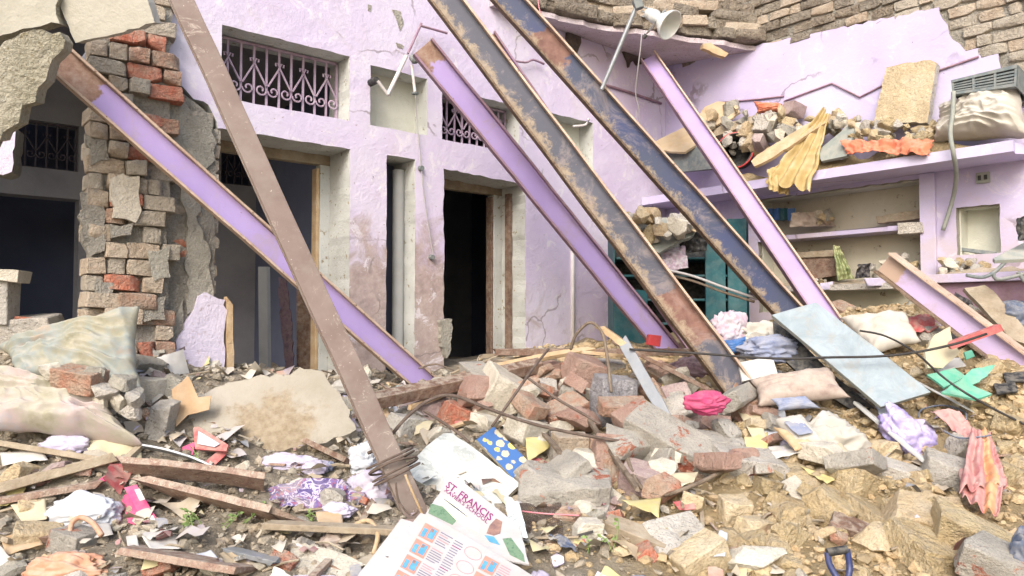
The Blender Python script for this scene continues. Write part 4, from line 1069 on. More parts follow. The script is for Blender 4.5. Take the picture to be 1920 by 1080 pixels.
pebbles('grey_gravel', 'grey_gravel', 15000, (-4.6, 2.6), (2.3, 6.3), .007, .04, 2, lambda x, y, q: wide_(x, y) and q > rightish(x, y) * .9)
ROCKS = [rock(100 + i, 1, .75, .1, 10) for i in range(10)]
BLKS = [rough_box(1.5, 1, .75, 200 + i, 3, .07, 4, .2) for i in range(8)]
CHM = {}
def chunk_mesh(kind, i, m):
    if (kind, i, m) not in CHM:
        v, f = (ROCKS if kind == 'r' else BLKS)[i]
        me = bpy.data.meshes.new('rubble_chunk'); me.from_pydata(v, [], f); me.materials.append(MAT(m))
        me.polygons.foreach_set('use_smooth', [True] * len(me.polygons)); me.set_sharp_from_angle(angle=math.radians(30)); CHM[(kind, i, m)] = me
    return CHM[(kind, i, m)]
AVOID = [(870, 885, 85), (942, 848, 60), (890, 960, 90), (820, 1030, 130), (960, 1010, 60), (1324, 755, 40), (1500, 735, 90), (1600, 665, 110), (1548, 842, 60), (1500, 815, 50), (1845, 930, 70), (1790, 830, 50), (1708, 822, 50), (500, 780, 130), (400, 845, 50), (268, 955, 60), (598, 940, 70), (160, 966, 60), (400, 920, 110), (420, 975, 110), (1790, 715, 60), (1670, 845, 60), (1150, 768, 50), (80, 760, 150), (690, 900, 50), (1300, 930, 40), (1200, 980, 40), (1570, 1050, 50), (745, 900, 60)]
def proj(p):
    q = p - CAMP; f = q.y * math.cos(PITCH) + q.z * math.sin(PITCH); u_ = -q.y * math.sin(PITCH) + q.z * math.cos(PITCH)
    return 960 + FPX * q.x / f, 540 - FPX * u_ / f, f
def hidden(x, y, s):
    """would a piece this big stand on one of the named things?"""
    px, py, f = proj(V(x, y, pz(x, y)))
    return s > .06 and any(abs(px - a) < r_ and abs(py - b) < r_ * .7 for a, b, r_ in AVOID)
def scatter(name, n, xr, yr, mats, label, cat, group, smin, smax, seed, keep, boxy=.3, sink=.25):
    r = random.Random(seed); k = 0; tries = 0
    while k < n and tries < n * 60:
        tries += 1
        x, y = r.uniform(*xr), r.uniform(*yr)
        if not infr(x, y) or not keep(x, y, r.random()) or hidden(x, y, smax): continue
        s = smin * (smax / smin) ** (r.random() ** 1.8)
        kind = 'b' if r.random() < boxy else 'r'
        o = bpy.data.objects.new(name, chunk_mesh(kind, r.randrange(8), r.choice(mats))); COL.objects.link(o)
        if kind == 'b': s *= 1.2
        o.location = (x, y, pz(x, y) + s * (.5 - sink)); o.rotation_euler = (r.uniform(-.6, .6), r.uniform(-.6, .6), r.uniform(0, 6.3))
        o.scale = (s * r.uniform(.8, 1.2), s * r.uniform(.8, 1.1), s * r.uniform(.7, 1.0)); tag(o, label, cat, group); k += 1
scatter('clay_clod', 295, (.3, 4.2), (2.9, 5.6), ['clay', 'clay', 'sandstone'], 'tan clay clod in the yellow heap on the right', 'clod', 'clay clods of the right-hand heap', .03, .095, 21, lambda x, y, q: q < rightish(x - .4, y), .25)
scatter('concrete_lump', 120, (-3.6, 3.2), (2.8, 5.8), ['concrete', 'concrete_pale', 'grey_render', 'concrete'], 'small broken grey concrete lump lying loose in the rubble', 'rubble', 'loose concrete lumps', .03, .10, 22, lambda x, y, q: q > rightish(x, y) * .6, .45)
scatter('brick_piece', 70, (-3.2, 2.6), (2.9, 5.8), ['brick_mixed', 'masonry_pink', 'brick_red', 'brick_mauve', 'brick_tan'], 'small broken piece of reddish brick lying loose in the rubble', 'brick', 'loose brick pieces', .04, .10, 23, lambda x, y, q: True, .9)

# ---- paper and plastic scraps (uncountable)
def scraps(n, seed):
    r = random.Random(seed); mb = MB(); k = 0
    while k < n:
        x, y = r.uniform(-3.6, 3.0), r.uniform(2.6, 5.6)
        if not infr(x, y) or r.random() < rightish(x, y) * .72: continue
        s = .018 * (5 ** (r.random() ** 1.6)); l = s * r.uniform(1, 2.6); a = r.uniform(0, 6.3); tl = r.uniform(-.5, .5); cv = r.uniform(-.5, .5) * s
        z = pz(x, y) + .02 + r.uniform(0, .04); ex = V(math.cos(a), math.sin(a), tl); ey = V(-math.sin(a), math.cos(a), r.uniform(-.4, .4))
        mb.grid(lambda u_, v_: V(x, y, z) + ex * l * (u_ - .5) + ey * s * (v_ - .5) * (1 + .3 * noise.noise(V(u_ * 3, x * 9, 0))) + V(0, 0, cv * math.sin(u_ * 5 + v_ * 3)), 3, 2); k += 1
    return build('litter', mb, 'scraps', smooth=180, kind='stuff', label='torn scraps of paper and plastic trodden into the rubble')
scraps(900, 4)
def splinters(n, seed):
    r = random.Random(seed); mb = MB(); k = 0
    while k < n:
        x, y = r.uniform(-3.4, 2.6), r.uniform(2.7, 5.9)
        if not infr(x, y): continue
        l = r.uniform(.06, .32); a = r.uniform(0, 6.3); e = V(math.cos(a), math.sin(a), r.uniform(-.25, .35)) * l
        p = V(x, y, pz(x, y) + .03); mb.tube([p - e / 2, p + V(r.uniform(-.02, .02), 0, r.uniform(0, .02)), p + e / 2], r.uniform(.003, .009), 5); k += 1
    return build('splinters', mb, 'wood_grey', smooth=60, kind='stuff', label='thin wood splinters and twigs lying over the rubble')
splinters(170, 5)

scatter('concrete_lump', 60, (-.35, 1.9), (3.9, 5.4), ['concrete_pale', 'concrete', 'masonry', 'brick_mixed', 'masonry_pink'], 'upper lump of the middle heap', 'rubble', 'lumps of the middle heap', .08, .16, 27, lambda x, y, q: True, .85, sink=-.5)
scatter('concrete_lump', 46, (-.35, 1.7), (3.9, 5.3), ['concrete', 'concrete_pale', 'masonry', 'masonry_pink', 'concrete', 'brick_mauve'], 'broken masonry lump in the middle heap', 'rubble', 'lumps of the middle heap', .08, .17, 24, lambda x, y, q: True, .8)
scatter('concrete_lump', 60, (1.6, 4.0), (5.2, 6.6), ['concrete', 'grey_render', 'clay', 'torn_plaster', 'brick_mixed'], 'lump below the shelves', 'rubble', 'lumps below the shelves', .04, .13, 25, lambda x, y, q: True, .5)
scatter('concrete_lump', 40, (-3.4, .2), (4.2, 5.6), ['concrete', 'grey_render', 'concrete_pale', 'brick_tan'], 'lump at the foot of the facade', 'rubble', 'lumps at the foot of the facade', .04, .12, 26, lambda x, y, q: True, .5)
# ------------------------------------------------------------------ left side of the heap
block('stone_block', 45, 622, (.42, .3, .2), (6, -4, 12), 'concrete', 'long grey-beige block lying in the left opening above the upper sack', 'block', 3, Y=4.95)
block('stone_block', 6, 560, (.14, .2, .36), (0, 0, 10), 'concrete', 'upright grey block at the left edge of the opening', 'block', 4, Y=4.85)
block('stone_block', 12, 518, (.22, .2, .08), (0, 3, 10), 'concrete_pale', 'flat cap stone on the upright block at the left edge', 'block', 5, Y=4.82)
block('brick', 58, 602, (.16, .1, .05), (0, 5, 20), 'brick_red', 'red brick piece on the block in the left opening', 'brick', 6, Y=4.9)
pillow('sack', [(-6, 652), (262, 574), (268, 735), (30, 705)], .20, 'sack_olive', 'olive stuffed sack with pointed corner below the brick pier', 'sack', Y=[4.45, 4.45, 4.2, 4.15], wr=.035, freq=3.2, pinch=.45, seed=1, res=90)
pillow('sack', [(-30, 692), (172, 744), (270, 836), (-30, 802)], .24, 'sack_pale', 'pale bulging sack at the left edge under the olive sack', 'sack', Y=[4.15, 4.2, 4.0, 3.9], wr=.04, freq=3.4, pinch=.42, seed=5, res=90)
block('masonry_chunk', 150, 712, (.26, .14, .12), (10, 8, -12), 'brick_mixed', 'orange-tan brick chunk wedged between the two sacks', 'rubble', 11, Y=4.02)
for i, (x, y, r, m) in enumerate([(205, 735, .07, 'concrete'), (232, 722, .06, 'grey_render'), (225, 755, .06, 'concrete_pale'), (252, 748, .06, 'concrete'), (186, 745, .05, 'concrete_pale'), (95, 700, .05, 'concrete_pale'), (178, 700, .05, 'grey_render'), (248, 772, .05, 'concrete')]):
    stone('concrete_lump', x, y, r, m, 'grey lump between the sacks', 'rubble', 40 + i, Y=4.0, rot=(i * 40, i * 23, i * 61), group='lumps by the sacks')
for i, (x, y, d, m) in enumerate([(300, 800, (.12, .12, .3), 'concrete'), (282, 735, (.16, .14, .2), 'concrete_pale'), (275, 690, (.2, .16, .12), 'grey_render'), (318, 735, (.12, .1, .2), 'grey_render'), (270, 640, (.18, .16, .12), 'brick_tan')]):
    block('concrete_lump', x, y, d, (10 * i, 12, 30 * i), m, ['upright grey lump right of the pale sack', 'pale lump at the foot of the brick pier', 'grey lump against the foot of the pier above the pale lump', 'narrow grey lump beside the lilac plaster panel', 'tan lump behind the corner of the olive sack'][i], 'rubble', 60 + i, amp=.09, chips=5)
pxslab('cardboard_sheet', [(322, 730), (352, 704), (372, 745), (396, 742), (392, 768), (352, 778), (330, 800)], 4.35, facing(10, 25), .006, 'cardboard', amp=.006, label='torn brown cardboard piece beside the big stone slab', cat='cardboard')
pxslab('stone_slab', [(345, 795), (372, 740), (420, 722), (480, 705), (545, 702), (562, 688), (585, 692), (605, 697), (642, 748), (668, 805), (600, 832), (520, 846), (462, 852), (430, 842)], 4.5, facing(4, 40), .09, ['stone_slab', 'concrete'], amp=.012, step=.04, bevel=.008, label='large pale stone slab caked with brown earth left of the brown beam', cat='slab')
# open red carton
rc = thing('red_carton', P(395, 850), 'crushed open red carton in front of the stone slab', 'carton')
pxslab('flap', [(362, 802), (372, 800), (428, 834), (424, 846), (366, 842)], 4.12, facing(-10, 40), .012, 'box_red', parent=rc)
pxslab('flap', [(412, 842), (428, 838), (424, 852), (384, 890), (368, 880)], 4.08, facing(20, 30), .015, 'box_red', parent=rc)
pxslab('flap', [(342, 838), (366, 828), (362, 852), (344, 856)], 4.14, facing(0, 20), .01, 'box_magenta', parent=rc)
pxslab('inner_board', [(372, 808), (412, 832), (402, 838), (370, 832)], 4.10, facing(-10, 42), .004, 'paper_blue_white', parent=rc)
pxslab('inside', [(346, 845), (412, 848), (384, 884), (350, 872)], 4.2, facing(0, 50), .02, 'cardboard', parent=rc)
# magenta boxes
mc = thing('magenta_box', P(268, 955), 'long magenta printed box tilted on the planks at lower left', 'box')
pxslab('panel', [(232, 914), (256, 908), (306, 992), (282, 1002)], 3.62, facing(8, 42), .035, 'box_magenta', parent=mc, bevel=.003)
pxslab('label_print', [(252, 918), (262, 916), (272, 936), (262, 939)], 3.595, facing(8, 42), .002, 'paper_white', parent=mc)
pxslab('label_print', [(278, 968), (287, 966), (296, 984), (286, 987)], 3.58, facing(8, 42), .002, 'paper_white', parent=mc)
pxslab('end_flap', [(282, 1003), (306, 993), (304, 1004), (290, 1016)], 3.58, facing(8, -10), .006, 'box_red', parent=mc)
pxslab('magenta_box', [(226, 930), (240, 926), (262, 966), (252, 984), (240, 980)], 3.66, facing(-20, 40), .03, 'box_magenta', label='darker magenta box half under the long printed box', cat='box')
pxslab('carton_flap', [(178, 904), (206, 886), (208, 894), (182, 910)], 3.8, facing(0, 45), .006, 'box_magenta', label='thin magenta carton strip on the grey log at left', cat='carton')
# timber at lower left
plank('plank', (-20, 846), (205, 884), .10, .03, 'wood_grey', 'beige weathered plank below the pale sack', lift=.05, seed=1, roll=-20)
plank('log', (-20, 945), (215, 880), .09, .05, 'wood_grey', 'grey weathered timber running up from the left edge', lift=.06, seed=2, roll=-15)
plank('plank', (-10, 960), (190, 925), .05, .03, 'wood_rose', 'thin rose-brown lath under the grey timber at left', lift=.05, seed=3)
plank('plank', (250, 905), (500, 934), .15, .035, 'wood_rose', 'upper rose-brown plank behind the magenta box', lift=.08, seed=4, roll=-38, bend=.01, jagged=.06)
plank('plank', (285, 935), (540, 1000), .2, .035, 'wood_rose', 'broad rose-brown plank with broken end beside the magenta box', lift=.07, seed=5, roll=-34, bend=.0, jagged=.07)
plank('plank', (240, 1052), (470, 1092), .2, .03, 'wood_rose', 'rose-brown plank along the bottom edge at lower left', lift=.05, seed=6, roll=-15)
plank('plank', (500, 1000), (760, 1012), .07, .03, 'wood_grey', 'grey batten below the purple cloth pile', lift=.04, seed=7)
plank('metal_strip', (270, 862), (420, 912), .06, .012, 'galvanised', 'bent grey metal strip above the rose-brown planks', 'strip', lift=.07, seed=8, roll=-30, bend=.02)
plank('metal_strip', (430, 1052), (520, 1076), .05, .02, 'galvanised', 'short grey metal strip at the bottom edge', 'strip', lift=.05, seed=9)
plank('plank', (575, 848), (660, 890), .10, .03, 'wood_brown', 'brown board end under the stone slab', lift=.06, seed=10, roll=-30)
# textiles and paper at lower left
heap('white_cloth', 158, 966, 104, 58, 'paper_blue_white', 'bright white crumpled sheet left of the magenta box', 'sheet', seed=28, fold=.26)
paper('paper_sheet', [(152, 1000), (205, 996), (212, 1016), (162, 1030)], 'paper_white', 'small white torn sheet under the bright white sheet')
paper('paper_sheet', [(20, 962), (88, 956), (90, 990), (48, 1004)], 'paper_cream', 'cream crumpled paper over the tan lump at the left edge', amp=.03)
paper('paper_sheet', [(0, 862), (80, 856), (90, 876), (6, 890)], 'paper_white', 'white paper around a tan clod at the left edge', amp=.02)
paper('paper_sheet', [(265, 1022), (330, 1016), (338, 1048), (280, 1046)], 'paper_white', 'white torn paper below the magenta box')
paper('paper_sheet', [(236, 1020), (256, 1018), (262, 1046), (240, 1044)], 'paper_white', 'narrow white paper next to the orange cloth')
paper('paper_sheet', [(365, 1058), (395, 1050), (410, 1068), (370, 1072)], 'paper_blue_white', 'small white paper triangle on the bottom plank')
paper('paper_sheet', [(385, 905), (440, 906), (432, 918), (395, 916)], 'paper_white', 'flat white paper behind the upper rose-brown plank', lift=.08)
paper('paper_sheet', [(160, 842), (262, 838), (266, 872), (170, 874)], 'paper_cream', 'crumpled tan wrapping paper below the pale sack', amp=.05)
paper('paper_sheet', [(0, 1030), (60, 1000), (80, 1040), (10, 1060)], 'cardboard', 'torn cardboard flap at the bottom left corner', amp=.02)
heap('lilac_cloth', 540, 872, 100, 34, 'cloth_lilac', 'lilac-white rag below the stone slab', seed=27, fold=.3)
heap('lilac_cloth', 122, 836, 74, 34, 'cloth_lilac', 'lilac folded cloth just below the pale sack', seed=30)
stone('clay_clod', 44, 882, .075, 'sandstone', 'round tan clod lying in white paper at the left edge', 'clod', 71)
stone('clay_clod', 64, 955, .08, 'sandstone', 'larger tan clod under the cream paper at the left edge', 'clod', 72, push=.2)
block('masonry_chunk', 70, 1010, (.2, .14, .12), (10, 10, 30), 'sandstone', 'tan block at lower left beside the bright white sheet', 'rubble', 73)
block('masonry_chunk', 130, 1010, (.24, .14, .10), (0, 8, -20), 'masonry', 'grey and brick chunk above the orange cloth', 'rubble', 74)
heap('orange_cloth', 130, 1072, 112, 48, 'cloth_orange_dusty', 'dusty orange cloth bag in the bottom left corner', 'bag', seed=29, fold=.25)
wire('bag_handle', [P(130, 1046, .10), P(134, 1034, .13), P(150, 1032, .15), P(172, 1040, .14), P(190, 1052, .11)], .012, 'cloth_orange_dusty', 'orange looped handle of the dusty orange bag', 'handle', seg=8)
stone('wood_disc', 456, 880, .045, 'concrete_pale', 'small round pale disc right of the red carton', 'disc', 75, flat=.25, rot=(60, 0, 0))
heap('purple_cloth', 598, 940, 136, 66, 'floral_purple', 'pile of purple patterned clothes at lower left of the brown beam', seed=21, fold=.3, push=.3)
heap('lilac_garment', 634, 958, 52, 26, 'cloth_lilac', 'pale lilac garment on top of the purple clothes', seed=22, push=2.2)
heap('white_rag', 562, 914, 34, 28, 'cloth_white', 'crumpled white rag on the purple clothes', 'rag', seed=23, push=1.6)
heap('orange_rag', 586, 932, 36, 22, 'cloth_orange_dusty', 'small orange rag on the purple clothes', 'rag', seed=24, push=2.6)
stone('concrete_lump', 622, 932, .07, 'concrete', 'grey lump sitting on the purple clothes', 'rubble', 76, push=1.8)
heap('crumpled_foil', 682, 868, 50, 66, 'paper_blue_white', 'upper crumpled white plastic sheet left of the tied beam', 'plastic', seed=25, fold=.34)
heap('crumpled_foil', 698, 922, 74, 62, 'cloth_lilac', 'lower crumpled white and lilac plastic sheet left of the tied beam', 'plastic', seed=26, fold=.34)
pxslab('pale_board', [(538, 1080), (548, 1012), (650, 1040), (692, 1062), (690, 1090), (538, 1090)], lying(610, 1052, .06), facing(0, 60), .03, ['concrete_pale', 'wood_raw'], amp=.006, label='pale flat board at the bottom edge left of the magazines', cat='board')
paper('cardboard_piece', [(592, 992), (640, 985), (646, 1030), (600, 1030)], 'cardboard', 'small tan cardboard piece left of the magazines', 'cardboard', amp=.02, lift=.07)
wire('cane_loop', [P(655, 1010, .05), P(690, 1012, .09), P(708, 1035, .08), P(700, 1060, .05)], .012, 'wood_raw', 'curved tan cane hoop left of the magazines', 'cane')
# leafy sprigs
def sprig(px, py, n, label, seed):
    r = random.Random(seed); b = P(px, py, .02); root = thing('leafy_sprig', b, label, 'plant')
    for k in range(n):
        d = V(r.uniform(-1, 1), r.uniform(-.6, .6), r.uniform(.5, 1.3)) * r.uniform(.06, .13)
        q = b + V(r.uniform(-.08, .08), r.uniform(-.05, .05), 0); st = spline([q, q + d * .5 + V(.01, 0, .01), q + d], 4)
        build('stem', MB().tube(st, .0025, 4), 'leaf', root)
        for j in range(7):
            p = q + d * r.uniform(.3, 1); e = V(r.uniform(-1, 1), r.uniform(-1, 1), r.uniform(-.2, .8)).normalized(); l = r.uniform(.016, .032)
            s_ = e.cross(V(r.uniform(-1, 1), r.uniform(-1, 1), 1)).normalized() * l * .34; u_ = s_.cross(e).normalized() * l * .12
            build('leaf', MB().add([p, p + e * l * .5 + s_ + u_, p + e * l, p + e * l * .5 - s_ + u_], [(0, 1, 2, 3)]), 'leaf', root)
sprig(362, 1000, 6, 'green leafy sprig below the broad rose-brown plank', 1)
sprig(430, 992, 4, 'smaller green sprig beside the broken end of the broad plank', 2)
sprig(372, 905, 2, 'tiny green sprig above the upper rose-brown plank', 3)
sprig(618, 992, 2, 'dry green sprig on the tan cardboard by the magazines', 4)
sprig(1135, 1050, 3, 'small green weed on the gravel right of the magazines', 5)

# ------------------------------------------------------------------ magazines, book and marble in the middle
pxslab('marble_slab', [(756, 884), (800, 836), (832, 812), (848, 812), (905, 852), (976, 908), (932, 952), (870, 935), (800, 912)], lying(870, 885, .22), facing(6, 56), .03, ['marble', 'concrete_pale'], amp=.004, label='white marble slab right of the tied brown beam', cat='slab')
bk = pxslab('floral_book', [(893, 824), (926, 800), (992, 866), (962, 897)], lying(942, 848, .27), facing(10, 50), .02, ['floral_cover', 'paper_cream'], label='blue book with yellow flowers leaning on the marble slab', cat='book')
NM = facing(-2, 67)
def mag_frame(P0):
    e1, e2, nn = basis(NM); return P0, e1, e2, nn
PM = lying(880, 975, .22)
mg = thing('magazine', PM, 'school magazine with purple title on top of the magazine pile', 'magazine')
pxslab('cover', [(848, 888), (948, 966), (976, 994), (992, 1058), (930, 1046), (797, 965)], PM, NM, .008, 'leaflet_paper', parent=mg, amp=.002)
def on_mag(px, py, P0, h): return hit(px, py, P0 + NM * h, NM)
def print_poly(parent, name, ring, m, P0, h=.0015):
    r = [on_mag(*p, P0, h) for p in ring]
    k = len(r); lo_ = [q - NM * .0008 for q in r]
    mb = MB().add(r + lo_, [list(range(k))] + [[i, (i + 1) % k, k + (i + 1) % k, k + i] for i in range(k)])
    return build(name, mb, m, parent)
def print_text(parent, txt, pa_, pb_, ph, m, P0, h=.002):
    """lettering from pixel pa_ to pb_ along the baseline, ph pixels tall"""
    cu = bpy.data.curves.new('lettering', 'FONT'); cu.body = txt; cu.size = 1; cu.resolution_u = 2; cu.offset = .012; cu.extrude = 0
    to = bpy.data.objects.new('lettering', cu); COL.objects.link(to)
    dg = bpy.context.evaluated_depsgraph_get(); me = bpy.data.meshes.new_from_object(to.evaluated_get(dg))
    bpy.data.objects.remove(to)
    A0 = on_mag(*pa_, P0, h); B0 = on_mag(*pb_, P0, h); ex = B0 - A0; dx = (pb_[0] - pa_[0], pb_[1] - pa_[1]); l = math.hypot(*dx)
    up_ = on_mag(pa_[0] + dx[1] / l * ph, pa_[1] - dx[0] / l * ph, P0, h) - A0
    xs = [v.co.x for v in me.vertices]; wd = max(xs) - min(xs); x0 = min(xs)
    mb = MB().add([A0 + ex * ((v.co.x - x0) / wd) + up_ * (v.co.y / .72) for v in me.vertices], [list(p.vertices) for p in me.polygons])
    return build('lettering', mb, m, parent)
print_text(mg, 'ST. FRANCIS', (835, 912), (919, 977), 13, 'ink_purple', PM)
print_text(mg, "XAVIER'S SCHOOL", (832, 920), (913, 982), 7, 'ink_purple', PM)
print_poly(mg, 'print_photo', [(808, 944), (830, 950), (856, 976), (848, 984), (803, 962)], 'ink_green', PM)
print_poly(mg, 'print_panel', [(826, 926), (868, 952), (900, 980), (898, 1000), (862, 982), (850, 970), (822, 940)], 'ink_lime', PM)
for i in range(4): print_poly(mg, 'print_line', [(832 + i * 5, 934 + i * 4), (862 + i * 5, 956 + i * 4), (861 + i * 5, 957.2 + i * 4), (831 + i * 5, 935.2 + i * 4)], 'ink_grey', PM, .0025)
print_poly(mg, 'print_photo', [(918, 985), (930, 972), (942, 978), (938, 1000), (926, 1004), (912, 1000)], 'ink_skin', PM)
print_poly(mg, 'print_photo', [(908, 1003), (926, 1006), (938, 1022), (918, 1016)], 'ink_blue', PM)
print_poly(mg, 'print_photo', [(942, 1010), (958, 1008), (982, 1040), (984, 1054), (956, 1040)], 'ink_green', PM)
P2 = PM + NM * .02 + (on_mag(870, 1040, PM, 0) - on_mag(880, 975, PM, 0)) 
m2 = thing('magazine', P2, 'stack of printed leaflets with rows of small photos at the bottom edge', 'magazine')
pxslab('sheet', [(788, 962), (806, 966), (1012, 1086), (1012, 1120), (668, 1120), (700, 1070)], P2, NM, .006, 'leaflet_paper', parent=m2, amp=.002)
pxslab('sheet', [(752, 972), (772, 978), (786, 984), (690, 1120), (640, 1120)], P2 - NM * .012, NM, .008, 'leaflet_paper', parent=m2, amp=.002)
def photo_row(x, y, sx=1.0):
    print_poly(m2, 'printed_photo', [(x, y), (x + 34 * sx, y + 14 * sx), (x + 18 * sx, y + 38 * sx), (x - 16 * sx, y + 22 * sx)], 'ink_photo', P2)
    print_poly(m2, 'printed_figure', [(x + 18 * sx, y + 10 * sx), (x + 32 * sx, y + 14 * sx), (x + 22 * sx, y + 30 * sx), (x + 10 * sx, y + 24 * sx)], 'ink_blue', P2, .0026)
    print_poly(m2, 'printed_figure', [(x + 2 * sx, y + 12 * sx), (x + 9 * sx, y + 14 * sx), (x + 4 * sx, y + 26 * sx), (x - 6 * sx, y + 22 * sx)], 'ink_blue', P2, .0026)
SHEET = [(790, 966), (806, 970), (1004, 1084), (1000, 1110), (690, 1110), (706, 1070)]
def inside(p, poly):
    r = False
    for i in range(len(poly)):
        a, b = poly[i], poly[i - 1]
        if (a[1] > p[1]) != (b[1] > p[1]) and p[0] < (b[0] - a[0]) * (p[1] - a[1]) / (b[1] - a[1]) + a[0]: r = not r
    return r
ex_, ey_ = (.88, .48), (-.50, .86)
def lp_(u_, v_): return (800 + ex_[0] * u_ + ey_[0] * v_, 972 + ex_[1] * u_ + ey_[1] * v_)
def cell(u0, v0, w, h, name, m, hh=.0016):
    q = [lp_(u0, v0), lp_(u0 + w, v0), lp_(u0 + w, v0 + h), lp_(u0, v0 + h)]
    if all(inside(p, SHEET) for p in q): print_poly(m2, name, q, m, P2, hh)
rq = random.Random(2)
for col_, (uc, wide) in enumerate([(2, 30), (130, 30), (-66, 28)]):
    for k in range(5):
        v0 = 8 + k * 34
        cell(uc, v0, wide, 28, 'printed_photo', 'ink_photo')
        cell(uc + 15, v0 + 3, 12, 20, 'printed_figure', 'ink_blue', .0024); cell(uc + 3, v0 + 9, 8, 17, 'printed_figure', 'ink_blue', .0024); cell(uc + 16, v0 + 4, 5, 6, 'printed_figure', 'ink_skin', .003)
        for l in range(6): cell(uc + wide + 4, v0 + 1 + l * 4.6, rq.uniform(16, 26), 1.5, 'print_line', rq.choice(['ink_grey', 'ink_pink', 'ink_grey']))
for k in range(30):
    cell(-34, 10 + k * 5.2, rq.uniform(12, 24), 1.4, 'print_line', rq.choice(['ink_grey', 'ink_pink']))
    cell(66, 10 + k * 5.2, rq.uniform(12, 22), 1.4, 'print_line', rq.choice(['ink_grey', 'ink_pink', 'ink_purple', 'ink_grey']))
for k in range(4):
    cc0 = lp_(108, 16 + k * 30); ring_ = [(cc0[0] + 17 * math.cos(t_ / 20 * 6.283) * .88 - 11 * math.sin(t_ / 20 * 6.283) * .5, cc0[1] + 17 * math.cos(t_ / 20 * 6.283) * .48 + 11 * math.sin(t_ / 20 * 6.283) * .86) for t_ in range(20)]
    if all(inside(p, SHEET) for p in ring_): build('printed_oval', MB().tube([on_mag(*p, P2, .0015) for p in ring_ + ring_[:1]], .0011, 4, caps=False), 'ink_pink', m2)
for k in range(26):
    x0 = 770 - k * 3.1 + rq.uniform(-3, 3); y0 = 986 + k * 4.4
    print_poly(m2, 'print_line', [(x0, y0), (x0 + 12, y0 + 6), (x0 + 11.3, y0 + 7.4), (x0 - .7, y0 + 1.4)], rq.choice(['ink_grey', 'ink_pink', 'ink_blue']), P2 - NM * .012, .0016)
cloth('plastic_cover', [(945, 962), (975, 980), (992, 1050), (958, 1046)], 'clear_bag', 'curled clear plastic cover at the right of the school magazine', 'plastic', amp=.02, freq=8, lift=.09)
# wire netting
def net(px0, py0, px1, py1, label, n=26):
    cs = corners([(px0, py0), (px1, py0), (px1, py1), (px0, py1)], None, .03)
    f = lambda a, b: bil(cs, a, b) + noise.noise_vector(V(a * 3, b * 3, 1)) * .03 + V(0, 0, .02 * math.sin(a * 9))
    r_ = thing('wire_netting', (cs[2] + cs[3]) / 2, label, 'netting')
    for q in range(2):
        mb = MB()
        for i in range(n):
            mb.tube([f((i + .5) / n if q else t_ / 14, t_ / 14 if q else (i + .5) / n) for t_ in range(15)], .0016, 3)
        build('strands', mb, 'rebar', r_, kind='stuff')
net(955, 955, 1055, 1030, 'crumpled rusty wire netting right of the magazines')
wire('red_string', [P(966, 984, .07), P(1020, 986, .06), P(1086, 986, .05)], .004, 'cable_pink', 'taut red string crossing the wire netting', 'string')
cloth('blue_rag', [(1028, 1022), (1058, 1024), (1082, 1050), (1050, 1044)], 'denim', 'small blue and pink rag on the gravel below the netting', 'rag', amp=.02, freq=12, lift=.04)
